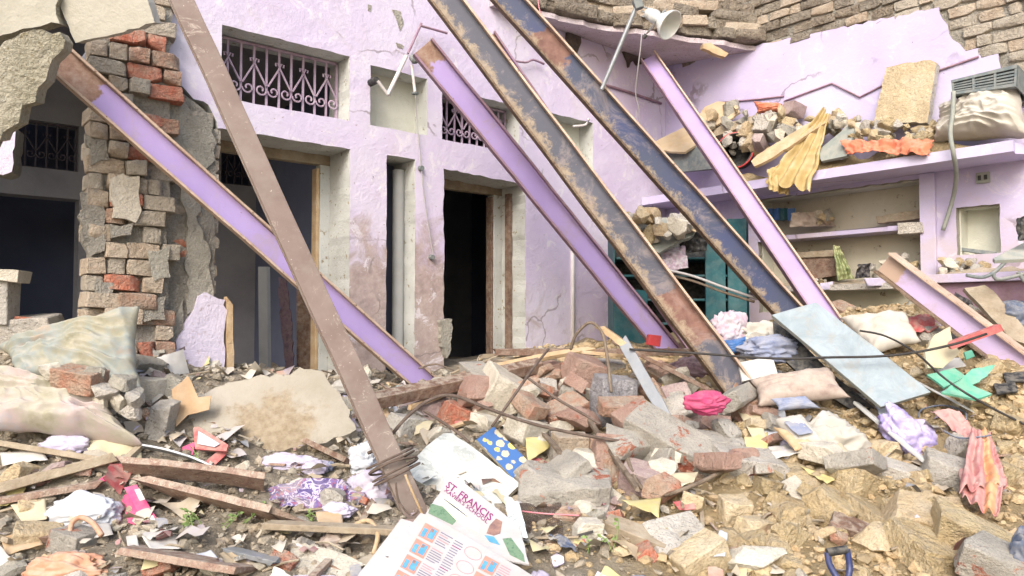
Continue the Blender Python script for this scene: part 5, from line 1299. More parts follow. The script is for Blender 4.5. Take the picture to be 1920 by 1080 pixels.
# ------------------------------------------------------------------ broken masonry in the middle of the heap
for i, (nm, x, y, d, rot, m, lb) in enumerate([
    ('concrete_block', 942, 752, (.36, .30, .34), (18, 28, 24), 'concrete_pale', 'pale concrete cube-like block above the blue flowered book'),
    ('masonry_chunk', 1085, 718, (.24, .24, .34), (14, 18, 20), 'masonry_pink', 'pinkish two-brick chunk standing at the top of the middle heap'),
    ('masonry_chunk', 1058, 778, (.28, .2, .18), (20, -20, 30), 'brick_mixed', 'tan-orange brick chunk below the pinkish chunk'),
    ('concrete_lump', 1150, 768, (.24, .22, .40), (8, 4, 16), 'concrete_blue', 'bluish grey concrete lump with a red brick core'),
    ('brick', 1065, 852, (.2, .12, .23), (8, 3, 8), 'brick_tan', 'tan brick standing on end beside the marble slab'),
    ('masonry_chunk', 1058, 925, (.46, .26, .20), (14, 3, -6), 'masonry', 'flat grey render chunk with red brick underneath, above the netting'),
    ('brick', 1146, 876, (.20, .10, .34), (-12, 6, 6), 'masonry_pink', 'upright pink brick with a worn frog below the bluish lump'),
    ('brick', 1212, 902, (.26, .16, .14), (16, 10, -24), 'brick_mauve', 'mauve brick lying right of the upright pink brick'),
    ('masonry_block', 1258, 848, (.52, .24, .28), (24, 26, -24), 'masonry', 'long grey masonry block with red brick showing at its end'),
    ('brick', 1302, 796, (.17, .12, .20), (10, 14, 20), 'brick_mauve', 'mauve-grey brick under the magenta cloth'),
    ('concrete_lump', 1348, 778, (.24, .2, .22), (10, 20, 40), 'concrete', 'grey lump behind the magenta cloth'),
    ('masonry_chunk', 1345, 842, (.32, .18, .15), (12, 8, 14), 'concrete', 'grey wedge-shaped chunk right of the long masonry block'),
    ('masonry_chunk', 1402, 880, (.36, .22, .18), (14, 8, 10), 'concrete', 'flat grey block below the wedge-shaped chunk'),
    ('masonry_chunk', 856, 786, (.20, .16, .18), (10, 22, 20), 'brick_red', 'red brick fragment behind the marble slab'),
    ('masonry_chunk', 800, 775, (.3, .16, .14), (10, -12, 20), 'brick_mauve', 'mauve chunk below the brown timber'),
    ('masonry_chunk', 1245, 712, (.28, .18, .22), (12, 22, 30), 'masonry_pink', 'pink chunk right of the grey metal strip'),
    ('masonry_chunk', 1010, 706, (.28, .18, .16), (10, -14, 20), 'masonry_pink', 'pinkish chunk behind the pale concrete block'),
    ('masonry_chunk', 985, 810, (.22, .16, .14), (10, 10, 50), 'concrete_pale', 'small pale chunk right of the blue flowered book'),
    ('masonry_chunk', 760, 800, (.2, .16, .14), (10, 10, 50), 'concrete', 'grey chunk beside the brown beam above the marble'),
    ('flat_stone', 1272, 1010, (.30, .24, .06), (32, -6, 24), 'concrete', 'flat grey triangular stone on the gravel'),
    ('flat_stone', 1192, 1004, (.30, .10, .07), (18, 18, -16), 'wood_grey', 'long brownish flat stone left of the triangular stone'),
    ('stone_block', 1310, 1052, (.24, .14, .16), (10, -24, 20), 'sandstone', 'tan block at the bottom edge below the triangular stone'),
    ('stone_block', 1100, 1002, (.12, .10, .14), (8, 6, 12), 'concrete_pale', 'small pale block with a dark stripe on the gravel'),
    ('stone_block', 1376, 958, (.13, .12, .12), (12, 4, 10), 'sandstone', 'small tan cube below the flat grey block'),
    ('stone_block', 1412, 992, (.14, .12, .12), (12, 14, 40), 'sandstone', 'tan lump right of the small tan cube'),
    ('brick', 1300, 945, (.14, .1, .09), (12, 14, 70), 'sandstone', 'tan brick bit below the long masonry block'),
    ('masonry_chunk', 1130, 690, (.3, .18, .12), (8, 4, 10), 'concrete', 'grey chunk behind the top of the middle heap'),
    ('masonry_chunk', 1195, 745, (.16, .14, .2), (8, 14, 10), 'concrete_pale', 'pale chunk squeezed beside the bluish lump'),
    ('masonry_chunk', 1005, 900, (.2, .16, .14), (18, 14, 40), 'concrete', 'grey chunk between the book and the render chunk')]):
    d = tuple(q * (1.07 if y < 990 else 1.0) for q in d)
    block(nm, x, y, d, rot, m, lb, 'brick' if nm == 'brick' else 'rubble', 300 + i, amp=.04 if nm in ('brick', 'stone_block') else .05, chips=1 if nm == 'brick' else 3)
pxslab('stripe', [(1082, 1002), (1112, 994), (1113, 999), (1083, 1008)], lying(1099, 1000, .12), facing(0, 20), .004, 'cable_black', label='dark stripe band across the small pale block', cat='band')
pxslab('facing_brick', [(1128, 850), (1150, 838), (1162, 848), (1160, 908), (1140, 915)], lying(1146, 876, .14), facing(6, 25), .02, 'brick_mixed', amp=.004, label='thin worn pink brick slip leaning on the upright pink brick', cat='brick')
# right-hand clay heap
for i, (nm, x, y, d, rot, m, lb) in enumerate([
    ('clay_block', 1605, 915, (.34, .26, .24), (16, 20, 30), 'clay', 'big crumbling clay lump in the middle of the right heap'),
    ('clay_block', 1655, 985, (.2, .42, .10), (24, 16, 24), 'clay', 'long smooth tan slab sliding down the right heap'),
    ('clay_block', 1732, 970, (.34, .26, .12), (22, 6, -14), 'sandstone', 'square tan slab with a straight edge below the grey block'),
    ('brick', 1600, 1000, (.22, .12, .10), (18, 20, -24), 'wood_brown', 'dark brown brick stuck in the clay above the spade'),
    ('brick_block', 1825, 1010, (.40, .18, .16), (16, 26, -26), 'clay', 'long earthy brick block below the pink cloth'),
    ('brick_block', 1870, 1060, (.30, .2, .16), (16, 20, -26), 'masonry', 'reddish block in the lower right corner'),
    ('concrete_block', 1775, 895, (.24, .2, .20), (16, 14, -20), 'concrete', 'grey block left of the pink cloth'),
    ('concrete_block', 1815, 840, (.18, .14, .12), (16, 8, 10), 'concrete', 'small grey block under the folded pink cloth'),
    ('clay_block', 1740, 1030, (.3, .26, .14), (24, 10, 16), 'clay', 'cracked clay slab below the square tan slab'),
    ('clay_block', 1560, 960, (.26, .24, .2), (24, 16, 46), 'clay', 'clay lump left of the long tan slab'),
    ('clay_block', 1470, 960, (.2, .18, .16), (14, 16, 46), 'clay', 'clay lump below the white crumpled cloth'),
    ('clay_block', 1490, 1010, (.24, .1, .12), (14, 26, 30), 'clay', 'narrow clay lump left of the dark brown brick'),
    ('clay_block', 1880, 900, (.28, .2, .18), (14, 16, 20), 'clay', 'clay lump right of the pink cloth'),
    ('clay_block', 1850, 720, (.2, .16, .14), (14, 16, 20), 'clay', 'clay lump right of the green foam'),
    ('clay_block', 1700, 800, (.2, .16, .12), (14, 6, 20), 'clay', 'clay lump under the purple bag'),
    ('concrete_block', 1690, 890, (.2, .14, .1), (14, 16, -20), 'concrete', 'grey slab bit below the white strip'),
    ('brick', 1900, 800, (.22, .14, .12), (14, 10, 30), 'clay', 'earthy brick at the right edge above the pink cloth')]):
    block(nm, x, y, d, rot, m, lb, 'brick' if nm == 'brick' else 'rubble', 400 + i, amp=.15 if 'clay' in nm else .07, chips=6 if 'clay' in nm else 4, push=.03 if 'clay' in nm else .26, cuts=7)
stone('clay_boulder', 1640, 848, .10, 'sandstone', 'smooth round tan boulder under the white strip', 'boulder', 81)
stone('clay_boulder', 1438, 915, .09, 'clay', 'rough tan boulder right of the flat grey block', 'boulder', 82)
stone('clay_boulder', 1410, 1045, .10, 'concrete_pale', 'pale streaked boulder at the bottom edge', 'boulder', 83, flat=.5, sx=1.4)
stone('clay_boulder', 1510, 900, .10, 'clay', 'tan boulder just below the white crumpled cloth', 'boulder', 84)

# ------------------------------------------------------------------ timber, strips, rods and cables
plank('timber', (700, 752), (1015, 684), .10, .08, 'wood_brown', 'dark brown squared timber lying from the tied beam to the middle heap', 'timber', Y0=4.7, Y1=5.35, seed=20, roll=20)
plank('timber', (925, 660), (1350, 660), .10, .05, 'wood_brown', 'level brown board lying along the back of the heap', 'board', Y0=5.75, Y1=5.5, seed=21)
plank('branch', (880, 702), (1110, 655), .05, .035, 'wood_raw', 'split raw wood pole over the brown timber', 'pole', Y0=5.3, Y1=5.5, seed=22, roll=30, bend=.02)
plank('branch', (1090, 660), (1260, 676), .03, .025, 'wood_raw', 'thin raw lath on the level board', 'lath', Y0=5.45, Y1=5.3, seed=23)
plank('branch', (860, 690), (1000, 668), .035, .03, 'wood_grey', 'grey stick beside the second doorway', 'stick', Y0=5.6, Y1=5.8, seed=24)
plank('branch', (905, 668), (985, 662), .03, .03, 'wood_grey', 'short grey stick at the foot of the second doorway', 'stick', Y0=5.8, Y1=5.9, seed=25)
plank('timber', (1150, 640), (1410, 772), .10, .03, 'wood_brown', 'brown board sloping down behind the magenta cloth', 'board', Y0=5.25, Y1=4.85, seed=26, roll=-10)
plank('metal_strip', (1168, 640), (1256, 795), .075, .02, 'galvanised', 'grey metal strip slanting down the middle heap', 'strip', Y0=5.0, Y1=4.55, seed=27, roll=50)
plank('timber', (1132, 618), (1172, 646), .06, .04, 'wood_raw', 'splintered raw wood end above the metal strip', 'wood', Y0=5.05, Y1=5.0, seed=28, jagged=.05)
plank('branch', (1100, 830), (1195, 975), .028, .024, 'bark', 'grey stick crossing the upright pink brick', 'stick', lift=.16, seed=29)
plank('branch', (1020, 868), (1075, 935), .03, .02, 'bark', 'grey stick lying on the flat render chunk', 'stick', lift=.17, seed=30)
plank('branch', (765, 800), (838, 770), .03, .03, 'wood_raw', 'broken tan cane next to the tied beam', 'cane', lift=.12, seed=31)
def rod(pts, r, m, lb, cat='rod', lift=.14, Y=None, **kw):
    wire('rod' if cat == 'rod' else cat, [P(x, y, lift) if Y is None else at(x, y, Y[i]) for i, (x, y) in enumerate(pts)], r, m, lb, cat, **kw)
rod([(690, 850), (720, 832), (760, 785), (805, 750), (850, 742), (920, 768), (1000, 795), (1090, 815), (1180, 830)], .010, 'rebar', 'dark bent rebar arching from the tied beam over the pale block', Y=[3.85, 3.9, 3.95, 4.05, 4.1, 4.15, 4.2, 4.2, 4.25])
rod([(1028, 655), (1000, 690), (965, 740), (922, 800)], .009, 'rebar', 'thin rebar slanting in front of the pale concrete block', Y=[5.0, 4.7, 4.4, 4.3])
rod([(985, 705), (1040, 745), (1100, 780), (1125, 795)], .009, 'rebar', 'thin rebar crossing the pinkish chunks', Y=[4.6, 4.45, 4.4, 4.35])
rod([(1070, 655), (1080, 628), (1105, 605), (1128, 622), (1138, 665), (1146, 735)], .011, 'bark', 'hooped twig rising at the top of the middle heap', 'twig', Y=[5.1, 5.05, 5.0, 4.95, 4.85, 4.7])
rod([(795, 770), (850, 805), (880, 830)], .009, 'rebar', 'short rebar above the marble slab', Y=[4.2, 4.15, 4.1])
rod([(1165, 838), (1178, 900), (1200, 950), (1240, 968), (1300, 950), (1370, 915)], .012, 'bark', 'curved grey twig below the mauve brick', 'twig', lift=.11)
rod([(1180, 655), (1300, 662), (1450, 672), (1560, 670), (1650, 668), (1720, 660), (1790, 645), (1850, 626)], .008, 'cable_black', 'long black cable stretched over the blue-grey slab', 'cable', Y=[4.9, 4.85, 4.75, 4.65, 4.6, 4.55, 4.5, 4.5])
rod([(1612, 620), (1660, 630), (1715, 660), (1760, 700), (1800, 730), (1860, 765), (1930, 800)], .007, 'cable_black', 'black cable drooping from the slab to the right edge', 'cable', Y=[5.0, 4.9, 4.7, 4.5, 4.4, 4.35, 4.3])
rod([(1722, 800), (1730, 785), (1770, 778), (1808, 790), (1812, 806)], .006, 'denim', 'blue wire loop right of the purple bag', 'wire', lift=.06)
rod([(1770, 860), (1800, 875), (1840, 873), (1858, 870)], .006, 'denim', 'blue wire across the pink cloth', 'wire', lift=.16)
# rusty wire lashed round the brown beam
lash = thing('wire_lashing', at(742, 885, 3.78), 'rusty wire lashed round the foot of the brown beam', 'wire')
bx_ = (at(772, 950, 3.75) - at(322, -40, 4.05)).normalized(); by_ = V(0, -1, 0); by_ = (by_ - bx_ * by_.dot(bx_)).normalized(); bz_ = bx_.cross(by_)
bc = at(738, 874, 3.79)
for k in range(5):
    cc_ = bc + bx_ * (k - 2) * .022; tl = RNG.uniform(-.35, .35)
    build('strand', MB().tube([cc_ + bz_ * (.125 * math.cos(t_ / 24 * 6.283)) + by_ * (.115 * math.sin(t_ / 24 * 6.283)) + bx_ * (tl * .1 * math.cos(t_ / 24 * 6.283 + k)) for t_ in range(25)], .006, 5, caps=False), 'rebar', lash, smooth=180)
rod([(760, 890), (772, 920), (790, 960), (795, 975)], .006, 'wood_raw', 'tan string trailing from the lashing to the magazines', 'string', Y=[3.6, 3.6, 3.6, 3.62])
rod([(742, 905), (748, 940), (770, 965), (784, 958)], .005, 'rebar', 'loose rusty wire end below the lashing', 'wire', Y=[3.62, 3.62, 3.62, 3.62])

# ------------------------------------------------------------------ textiles and papers, middle and right
heap('magenta_cloth', 1324, 755, 72, 38, 'cloth_magenta', 'crumpled magenta cloth on the mauve brick', Y=4.42, seed=1)
for i, (pts, m, lb) in enumerate([
    ([(1192, 748), (1236, 752), (1240, 788), (1200, 775)], 'paper_yellow', 'yellow paper beside the bluish lump'),
    ([(1240, 745), (1284, 742), (1270, 795), (1250, 800)], 'paper_yellow', 'pale yellow paper under the metal strip'),
    ([(985, 850), (1032, 850), (1030, 868), (990, 895)], 'paper_yellow', 'yellow paper right of the blue flowered book'),
    ([(1248, 925), (1310, 920), (1300, 945), (1272, 955)], 'paper_cream', 'cream folded paper in front of the long masonry block'),
    ([(1165, 972), (1240, 968), (1235, 1005), (1180, 985)], 'paper_yellow', 'yellow paper left of the triangular stone'),
    ([(1322, 898), (1372, 892), (1375, 912), (1330, 915)], 'paper_white', 'white paper below the wedge-shaped chunk'),
    ([(1262, 975), (1300, 970), (1306, 990), (1275, 992)], 'box_red', 'red wrapper above the triangular stone'),
    ([(1382, 795), (1420, 780), (1440, 870), (1415, 860)], 'paper_cream', 'folded yellow and white magazine leaning by the grey lump'),
    ([(1395, 850), (1440, 838), (1440, 872), (1400, 876)], 'paper_yellow', 'yellow paper edge below the folded magazine'),
    ([(1420, 805), (1470, 795), (1482, 850), (1430, 845)], 'paper_blue_white', 'bluish white sheet left of the beige shoe'),
    ([(1440, 872), (1490, 868), (1500, 885), (1450, 890)], 'paper_white', 'white paper strip above the tan boulder'),
    ([(1500, 905), (1530, 915), (1568, 935), (1550, 945)], 'paper_yellow', 'dirty yellow wrapper on the big clay lump'),
    ([(1350, 1035), (1365, 1040), (1360, 1082), (1338, 1082)], 'paper_blue_white', 'lilac-white card at the bottom edge'),
    ([(1530, 870), (1575, 862), (1590, 880), (1540, 890)], 'paper_cream', 'cream scrap below the white crumpled cloth'),
    ([(1640, 790), (1680, 785), (1690, 810), (1650, 815)], 'paper_blue_white', 'bluish white scrap beside the purple bag'),
    ([(1745, 700), (1800, 695), (1812, 715), (1760, 722)], 'paper_white', 'white paper in front of the green foam')]):
    paper('paper_sheet', pts, m, lb, amp=.022, lift=.09, seed=i)
heap('dark_cloth', 1300, 695, 80, 44, 'cloth_dark', 'dark red patterned cloth under the level board', seed=7)
pillow('cushion', [(1405, 712), (1560, 690), (1596, 745), (1420, 762)], .13, 'cloth_plaid', 'dusty pink checked cushion left of the blue-grey slab', 'cushion', Y=[4.85, 4.8, 4.6, 4.65], wr=.012, freq=8, seed=3)
pxslab('white_board', [(1384, 680), (1448, 668), (1458, 700), (1392, 715)], 4.95, facing(0, 35), .02, 'paper_white', label='white board under the long black cable', cat='board')
heap('striped_cloth', 1364, 620, 56, 66, 'cloth_floral', 'white and pink striped cloth beside the dark beam', Y=5.35, seed=2, rot=-35, fold=.3)
heap('white_cloth', 1426, 634, 70, 50, 'cloth_white', 'white bundle of cloth behind the long cable', Y=5.3, seed=3, fold=.3)
heap('blue_cloth', 1446, 656, 92, 46, 'cloth_blue', 'blue-grey striped cloth left of the blue-grey slab', Y=5.1, seed=4, fold=.3)
pillow('blue_bag', [(1356, 638), (1398, 630), (1402, 660), (1362, 668)], .08, 'blue_plastic', 'bright blue plastic bag below the striped cloth', 'bag', Y=5.2, wr=.01)
block('red_box', 1225, 638, (.09, .06, .08), (0, 8, 10), 'red_plastic', 'small bright red box on the level board', 'box', 91, Y=5.5, amp=.01, chips=0, cuts=2)
pxslab('blue_grey_slab', [(1447, 590), (1530, 566), (1640, 650), (1746, 735), (1652, 763), (1550, 676)], 4.75, facing(-10, 34), .035, ['blue_marble', 'grey_board'], bevel=.004, label='blue-grey polished stone slab propped on the cushion', cat='slab')
pxslab('dark_board', [(1450, 600), (1500, 640), (1560, 700), (1640, 765), (1600, 770), (1520, 720), (1455, 660)], 4.95, facing(-10, 24), .03, 'black_plastic', label='dark board under the blue-grey slab', cat='board')
pillow('white_sack', [(1572, 596), (1700, 588), (1728, 640), (1640, 668)], .14, 'sack_white', 'white plastic sack behind the blue-grey slab', 'sack', Y=[5.6, 5.5, 5.2, 5.2], wr=.02, freq=7, seed=8)
cloth('pink_wrapper', [(1690, 632), (1745, 620), (1760, 650), (1700, 660)], 'box_red', 'reddish wrapper right of the white sack', 'wrapper', amp=.03, freq=10, lift=.12)
heap('floral_rag', 1725, 612, 80, 28, 'floral_purple', 'colourful patterned rag behind the white sack', 'rag', seed=8)
pxslab('cream_board', [(1735, 660), (1752, 628), (1782, 612), (1786, 640), (1800, 660), (1768, 690), (1740, 690)], 4.85, facing(10, 25), .02, 'paper_cream', amp=.006, label='torn cream board left of the red stick', cat='board')
gf = thing('green_foam', P(1790, 715), 'mint green foam sheets with curled edges at right', 'foam')
for ring, Y_, nr in [([(1738, 702), (1790, 690), (1812, 706), (1770, 726)], 4.75, facing(-10, 55)), ([(1790, 722), (1822, 692), (1866, 684), (1850, 706), (1800, 738)], 4.6, facing(15, 40)), ([(1765, 735), (1800, 712), (1860, 738), (1830, 748)], 4.5, facing(0, 60)), ([(1808, 660), (1822, 656), (1828, 668), (1812, 674)], 4.95, facing(0, 30))]:
    pxslab('sheet', ring, Y_, nr, .015, 'green_foam', parent=gf, amp=.004)
plank('red_stick', (1780, 648), (1880, 612), .05, .045, 'box_red', 'red painted stick lying on the pale lilac beam', 'stick', Y0=4.75, Y1=4.75, seed=41)
pxslab('wooden_board', [(1808, 540), (1846, 534), (1862, 545), (1925, 620), (1950, 660), (1890, 630)], 5.2, facing(-12, 30), .04, 'wood_grey', amp=.005, label='tan wooden board behind the pale lilac beam at right', cat='board')
heap('checked_cloth', 1905, 600, 60, 54, 'denim', 'blue-grey checked cloth at the right edge behind the wooden board', Y=5.3, seed=9)
cloth('dark_cloth', [(1790, 548), (1830, 570), (1826, 600), (1780, 580)], 'black_cloth', 'dark cloth behind the pale lilac beam', Y=5.9, amp=.04, freq=8, drape=False)
for i, (x, y) in enumerate([(1885, 748), (1902, 728)]):
    cloth('sandal', [(x - 22, y - 8), (x + 18, y - 10), (x + 24, y + 6), (x - 16, y + 10)], 'black_plastic', ['black sandal sole nearest the pink cloth at right', 'black sandal sole at the right edge'][i], 'sandal', amp=.01, lift=.06, solid=.02, edge=.1)
# lower right
pillow('rolled_magazine', [(1444, 748), (1510, 742), (1540, 765), (1460, 770)], .05, 'cloth_blue', 'rolled blue and white magazine below the cushion', 'magazine', Y=[4.55, 4.55, 4.5, 4.5], wr=.006)
so_ = thing('shoe', P(1495, 815), 'worn beige shoe below the cushion', 'shoe')
pillow('upper', [(1452, 788), (1500, 778), (1545, 832), (1490, 836)], .11, 'cloth_white', None, None, Y=[4.4, 4.45, 4.2, 4.2], wr=.006, parent=so_, seed=4)
pillow('sole', [(1448, 800), (1480, 812), (1545, 842), (1490, 846)], .05, 'wood_raw', None, None, Y=[4.36, 4.3, 4.17, 4.16], wr=.004, parent=so_, seed=5)
cloth('lining', [(1470, 792), (1500, 788), (1524, 812), (1496, 816)], 'cloth_blue', None, None, Y=[4.30, 4.34, 4.2, 4.18], amp=.01, drape=False, parent=so_, res=12)
heap('crumpled_cloth', 1548, 842, 112, 88, 'cloth_white', 'crumpled dirty white cloth in front of the beige shoe', seed=5, fold=.34, push=.5)
cloth('crumpled_cloth', [(1460, 842), (1520, 838), (1530, 870), (1470, 880)], 'cloth_lilac', 'lilac-white rag left of the dirty white cloth', 'rag', amp=.04, freq=10, lift=.06)
plank('white_strip', (1605, 785), (1736, 900), .045, .02, 'white_plastic', 'narrow white plastic strip lying on the clay heap', 'strip', lift=.10, seed=51, roll=-20, jagged=.004)
plank('white_strip', (1722, 742), (1812, 792), .10, .012, 'white_plastic', 'broad white strip with pointed end below the blue-grey slab', 'strip', lift=.09, seed=52, roll=-25, jagged=.05)
plank('lath', (1580, 752), (1690, 790), .06, .02, 'wood_brown', 'brown lath below the lower end of the blue-grey slab', 'lath', lift=.10, seed=53, roll=-15)
heap('purple_bag', 1708, 822, 58, 104, 'purple_bag', 'crumpled purple plastic bag lying on the white strip', 'bag', seed=6, fold=.3, rot=42, push=.7)
pc = thing('pink_cloth', P(1840, 930), 'pink cloth with an orange band trailing down the right heap', 'cloth')
cloth('folded_end', [(1745, 808), (1800, 806), (1842, 850), (1826, 866)], 'cloth_pinkred', None, None, amp=.035, freq=8, lift=.10, parent=pc, seed=3, res=30)
cloth('hanging_panel', [(1822, 850), (1858, 856), (1890, 960), (1800, 975)], ['cloth_pinkred', 'cloth_orange_band'], None, None, amp=.035, freq=6, lift=.13, parent=pc, seed=4, res=36, bands=(.55, .8), folds=(3, .02))
cloth('hanging_tail', [(1800, 930), (1888, 945), (1872, 1014), (1806, 985)], ['cloth_pinkred', 'cloth_orange_band'], None, None, amp=.035, freq=6, lift=.12, parent=pc, seed=6, res=36, bands=(.62, .86), folds=(3, .02))
# spade with a D handle
sp_ = thing('spade', P(1575, 1075), 'navy D-shaped spade handle sticking up at the bottom edge', 'spade')
ha, hb = at(1551, 1036, 3.05), at(1588, 1030, 3.05); hc = at(1580, 1100, 3.0)
build('grip', MB().tube([ha, (ha + hb) / 2, hb], .017, 12), 'black_plastic', sp_, smooth=60)
build('yoke', MB().tube(spline([ha, at(1556, 1060, 3.04), at(1570, 1084, 3.02), hc], 5), .013, 10), 'navy_plastic', sp_, smooth=60)
build('yoke', MB().tube(spline([hb, at(1593, 1062, 3.04), at(1590, 1084, 3.02), hc], 5), .013, 10), 'navy_plastic', sp_, smooth=60)
q0 = hc; q1 = hc + V(.1, .12, -.75)
build('shaft', MB().tube([q0, q1], .016, 10), 'wood_raw', sp_, smooth=60)
heap('grey_cloth', 1925, 1058, 46, 90, 'denim', 'grey-blue cloth at the lower right corner', Y=3.15, seed=10)

for i, (a, b, Ya, Yb, r) in enumerate([((845, 700), (935, 668), 5.6, 5.7, .010), ((870, 688), (960, 680), 5.5, 5.6, .009), ((890, 700), (905, 664), 5.5, 5.7, .008), ((930, 692), (1040, 668), 5.4, 5.5, .011), ((835, 712), (1000, 676), 5.35, 5.6, .009), ((785, 690), (850, 694), 5.6, 5.6, .008)]):
    m_ = at(*a, Ya).lerp(at(*b, Yb), .5) + V(0, 0, .02 * (i % 3))
    wire('twig', [at(*a, Ya), m_, at(*b, Yb)], r, 'bark' if i % 2 else 'wood_grey', ['long twig rising by the second doorway jamb', 'flat twig left of the level board', 'short steep twig at the second doorway', 'twig under the split raw pole', 'longest thin twig along the brown timber', 'short twig at the foot of the lilac beam'][i], 'twig', wob=.01, taper=r * .5)
# ------------------------------------------------------------------ corner cupboard and the loft
YC = 6.95
cb = thing('steel_cupboard', at(1280, 660, YC + .2), 'teal steel cupboard with open shelves standing in the corner', 'cupboard')
def cbx(name, x0, y0, x1, y1, Ya, Yb, m):
    a, b = at(x0, y0, Ya), at(x1, y1, Ya); cx = (a + b) / 2
    return build(name, MB().box(V(cx.x, (Ya + Yb) / 2, cx.z), V(abs(b.x - a.x) / 2, 0, 0), V(0, (Yb - Ya) / 2, 0), V(0, 0, abs(b.z - a.z) / 2)), m, cb, bevel=.004)
cbx('door', 1322, 410, 1362, 650, YC, YC + .03, 'teal_metal')
cbx('door', 1364, 410, 1402, 650, YC, YC + .03, 'teal_metal')
cbx('side_panel', 1402.5, 405, 1406, 660, YC + .031, YC + .45, 'teal_metal')
cbx('side_panel', 1150, 430, 1154, 660, YC + .031, YC + .45, 'teal_metal')
cbx('back_panel', 1140, 420, 1398, 670, YC + .452, YC + .47, 'black_plastic')
for y in (482, 515, 560, 605): cbx('shelf', 1156, y, 1400, y + 4, YC + .035, YC + .45, 'teal_metal')
pxslab('door', [(1152, 540), (1214, 545), (1214, 660), (1154, 660)], 6.8, facing(22, 0), .03, 'teal_metal', parent=cb)
cloth('white_bundle', [(1238, 468), (1284, 464), (1290, 505), (1246, 512)], 'cloth_floral', 'white and lilac cloth bundle on the cupboard shelf', Y=[6.85, 6.85, 6.7, 6.7], amp=.05, freq=8, drape=False)
pxslab('shelf_board', [(1180, 405), (1300, 412), (1312, 425), (1300, 440), (1236, 474), (1180, 455)], 6.75, facing(-8, 30), .04, 'grey_board', amp=.01, label='tilted grey board heaped with stones on the cupboard', cat='board')
rl = random.Random(9)
for i in range(22):
    x, y = rl.uniform(1182, 1300), rl.uniform(402, 452)
    if y > 470 - (x - 1180) * .1 or (x > 1285 and y > 425): y = 420
    stone('rubble_stone', x, y, rl.uniform(.045, .10), rl.choice(['sandstone', 'concrete', 'concrete_pale', 'clay']), 'stone heaped on the tilted board over the cupboard', 'stone', 120 + i, Y=6.6 + rl.uniform(-.05, .12), rot=(rl.uniform(0, 90), rl.uniform(0, 90), rl.uniform(0, 90)), group='stones on the cupboard', sub=1)
cloth('dark_bag', [(1270, 440), (1322, 432), (1324, 470), (1280, 476)], 'black_plastic', 'black bag beside the stones on the cupboard', 'bag', Y=6.85, amp=.06, freq=7, drape=False)

def LB(px, py, w): return WB(*onB(px, py, w), w)
def LY(px, py, w): return LB(px, py, w).y
nB = -U      # outward normal of the side wall
def loft_slabs():
    pxslab('plywood_sheet', [(1222, 268), (1262, 248), (1302, 230), (1328, 238), (1322, 262), (1284, 285), (1240, 282)], LB(1275, 260, -.36), (nB * .5 + V(0, -.3, .7)), .025, 'plywood', amp=.008, label='tan plywood sheet left of the roof-corner beam on the loft', cat='board')
    pxslab('plywood_sheet', [(1305, 222), (1322, 200), (1345, 190), (1372, 192), (1388, 210), (1362, 228), (1318, 240)], LB(1345, 215, -.25), (nB * .6 + V(0, -.2, .5)), .02, 'plywood', amp=.01, label='torn tan plywood sheet behind the black bucket', cat='board')
    pxslab('dark_board', [(1224, 284), (1330, 268), (1338, 316), (1240, 326)], LB(1280, 300, -.42), (nB + V(0, 0, .25)), .03, 'grey_plastic', label='dark grey panel under the plywood at the left end of the loft', cat='panel')
    pxslab('plank', [(1408, 302), (1420, 290), (1530, 222), (1556, 212), (1552, 228), (1440, 300), (1414, 312)], LB(1480, 262, -.45), (nB + V(0, 0, .6)), .03, 'wood_raw', amp=.006, label='raw plank slanting up over the loft rubble', cat='plank')
    pxslab('grey_board', [(1534, 282), (1592, 234), (1602, 242), (1588, 292), (1540, 302)], LB(1565, 270, -.40), (nB + V(0, 0, .5)), .03, 'grey_board', label='grey-green board right of the yellow cloth', cat='board')
    pxslab('beam_piece', [(1300, 250), (1420, 214), (1424, 226), (1306, 268)], LB(1360, 238, -.3), (nB + V(0, 0, .4)), .06, 'wood_grey', label='grey timber piece behind the black bucket', cat='timber')
    pxslab('leaning_slab', [(1638, 228), (1650, 175), (1662, 126), (1690, 119), (1744, 112), (1757, 118), (1748, 170), (1738, 230)], LB(1700, 175, -.16), (nB * .95 + V(0, 0, .25)), .07, ['sandstone', 'concrete'], amp=.006, bevel=.006, label='tan stone slab leaning upright against the side wall on the loft', cat='slab')
loft_slabs()
bu = thing('bucket', LB(1375, 300, -.35), 'black bucket with red rim lying on its side on the loft', 'bucket')
bax = (nB * .75 + V(-.1, -.75, .12)).normalized(); bcn = LB(1378, 282, -.38)
build('shell', MB().lathe(bcn - bax * .26, bax, [(0, 0), (0, .13), (.26, .17), (.275, .178), (.278, .17), (.265, .162), (.02, .12), (.02, 0)], 26), 'black_plastic', bu, smooth=40)
build('rim', MB().tube([bcn + (bax.orthogonal().normalized() * math.cos(t_ / 28 * 6.283) + bax.cross(bax.orthogonal().normalized()) * math.sin(t_ / 28 * 6.283)) * .178 for t_ in range(29)], .014, 8, caps=False), 'red_plastic', bu, smooth=180)
rl = random.Random(31)
def dust_bed(k0, k1, w0, w1, zb, h, m, label, seed):
    mb = MB(); nu, nv = 70, 14
    def f(a, b):
        k, w = k0 + (k1 - k0) * a, w0 + (w1 - w0) * b
        e = min(1, 6 * min(a, 1 - a)) * min(1, 4 * b)
        z = zb + e * h * (.45 + .8 * noise.noise(V(k * 2.2, w * 3, seed)) + .35 * noise.noise(V(k * 9, w * 9, seed)) + .15 * noise.noise(V(k * 23, w * 23, seed)))
        return WB(k, max(z, zb - .01), w)
    mb.grid(f, nu, nv)
    return build('rubble_bed', mb, m, kind='structure', smooth=180, label=label)
dust_bed(.9, 3.5, -.43, -.003, 2.912, .16, 'rubble_earth', 'dusty rubble lying along the loft', 1)
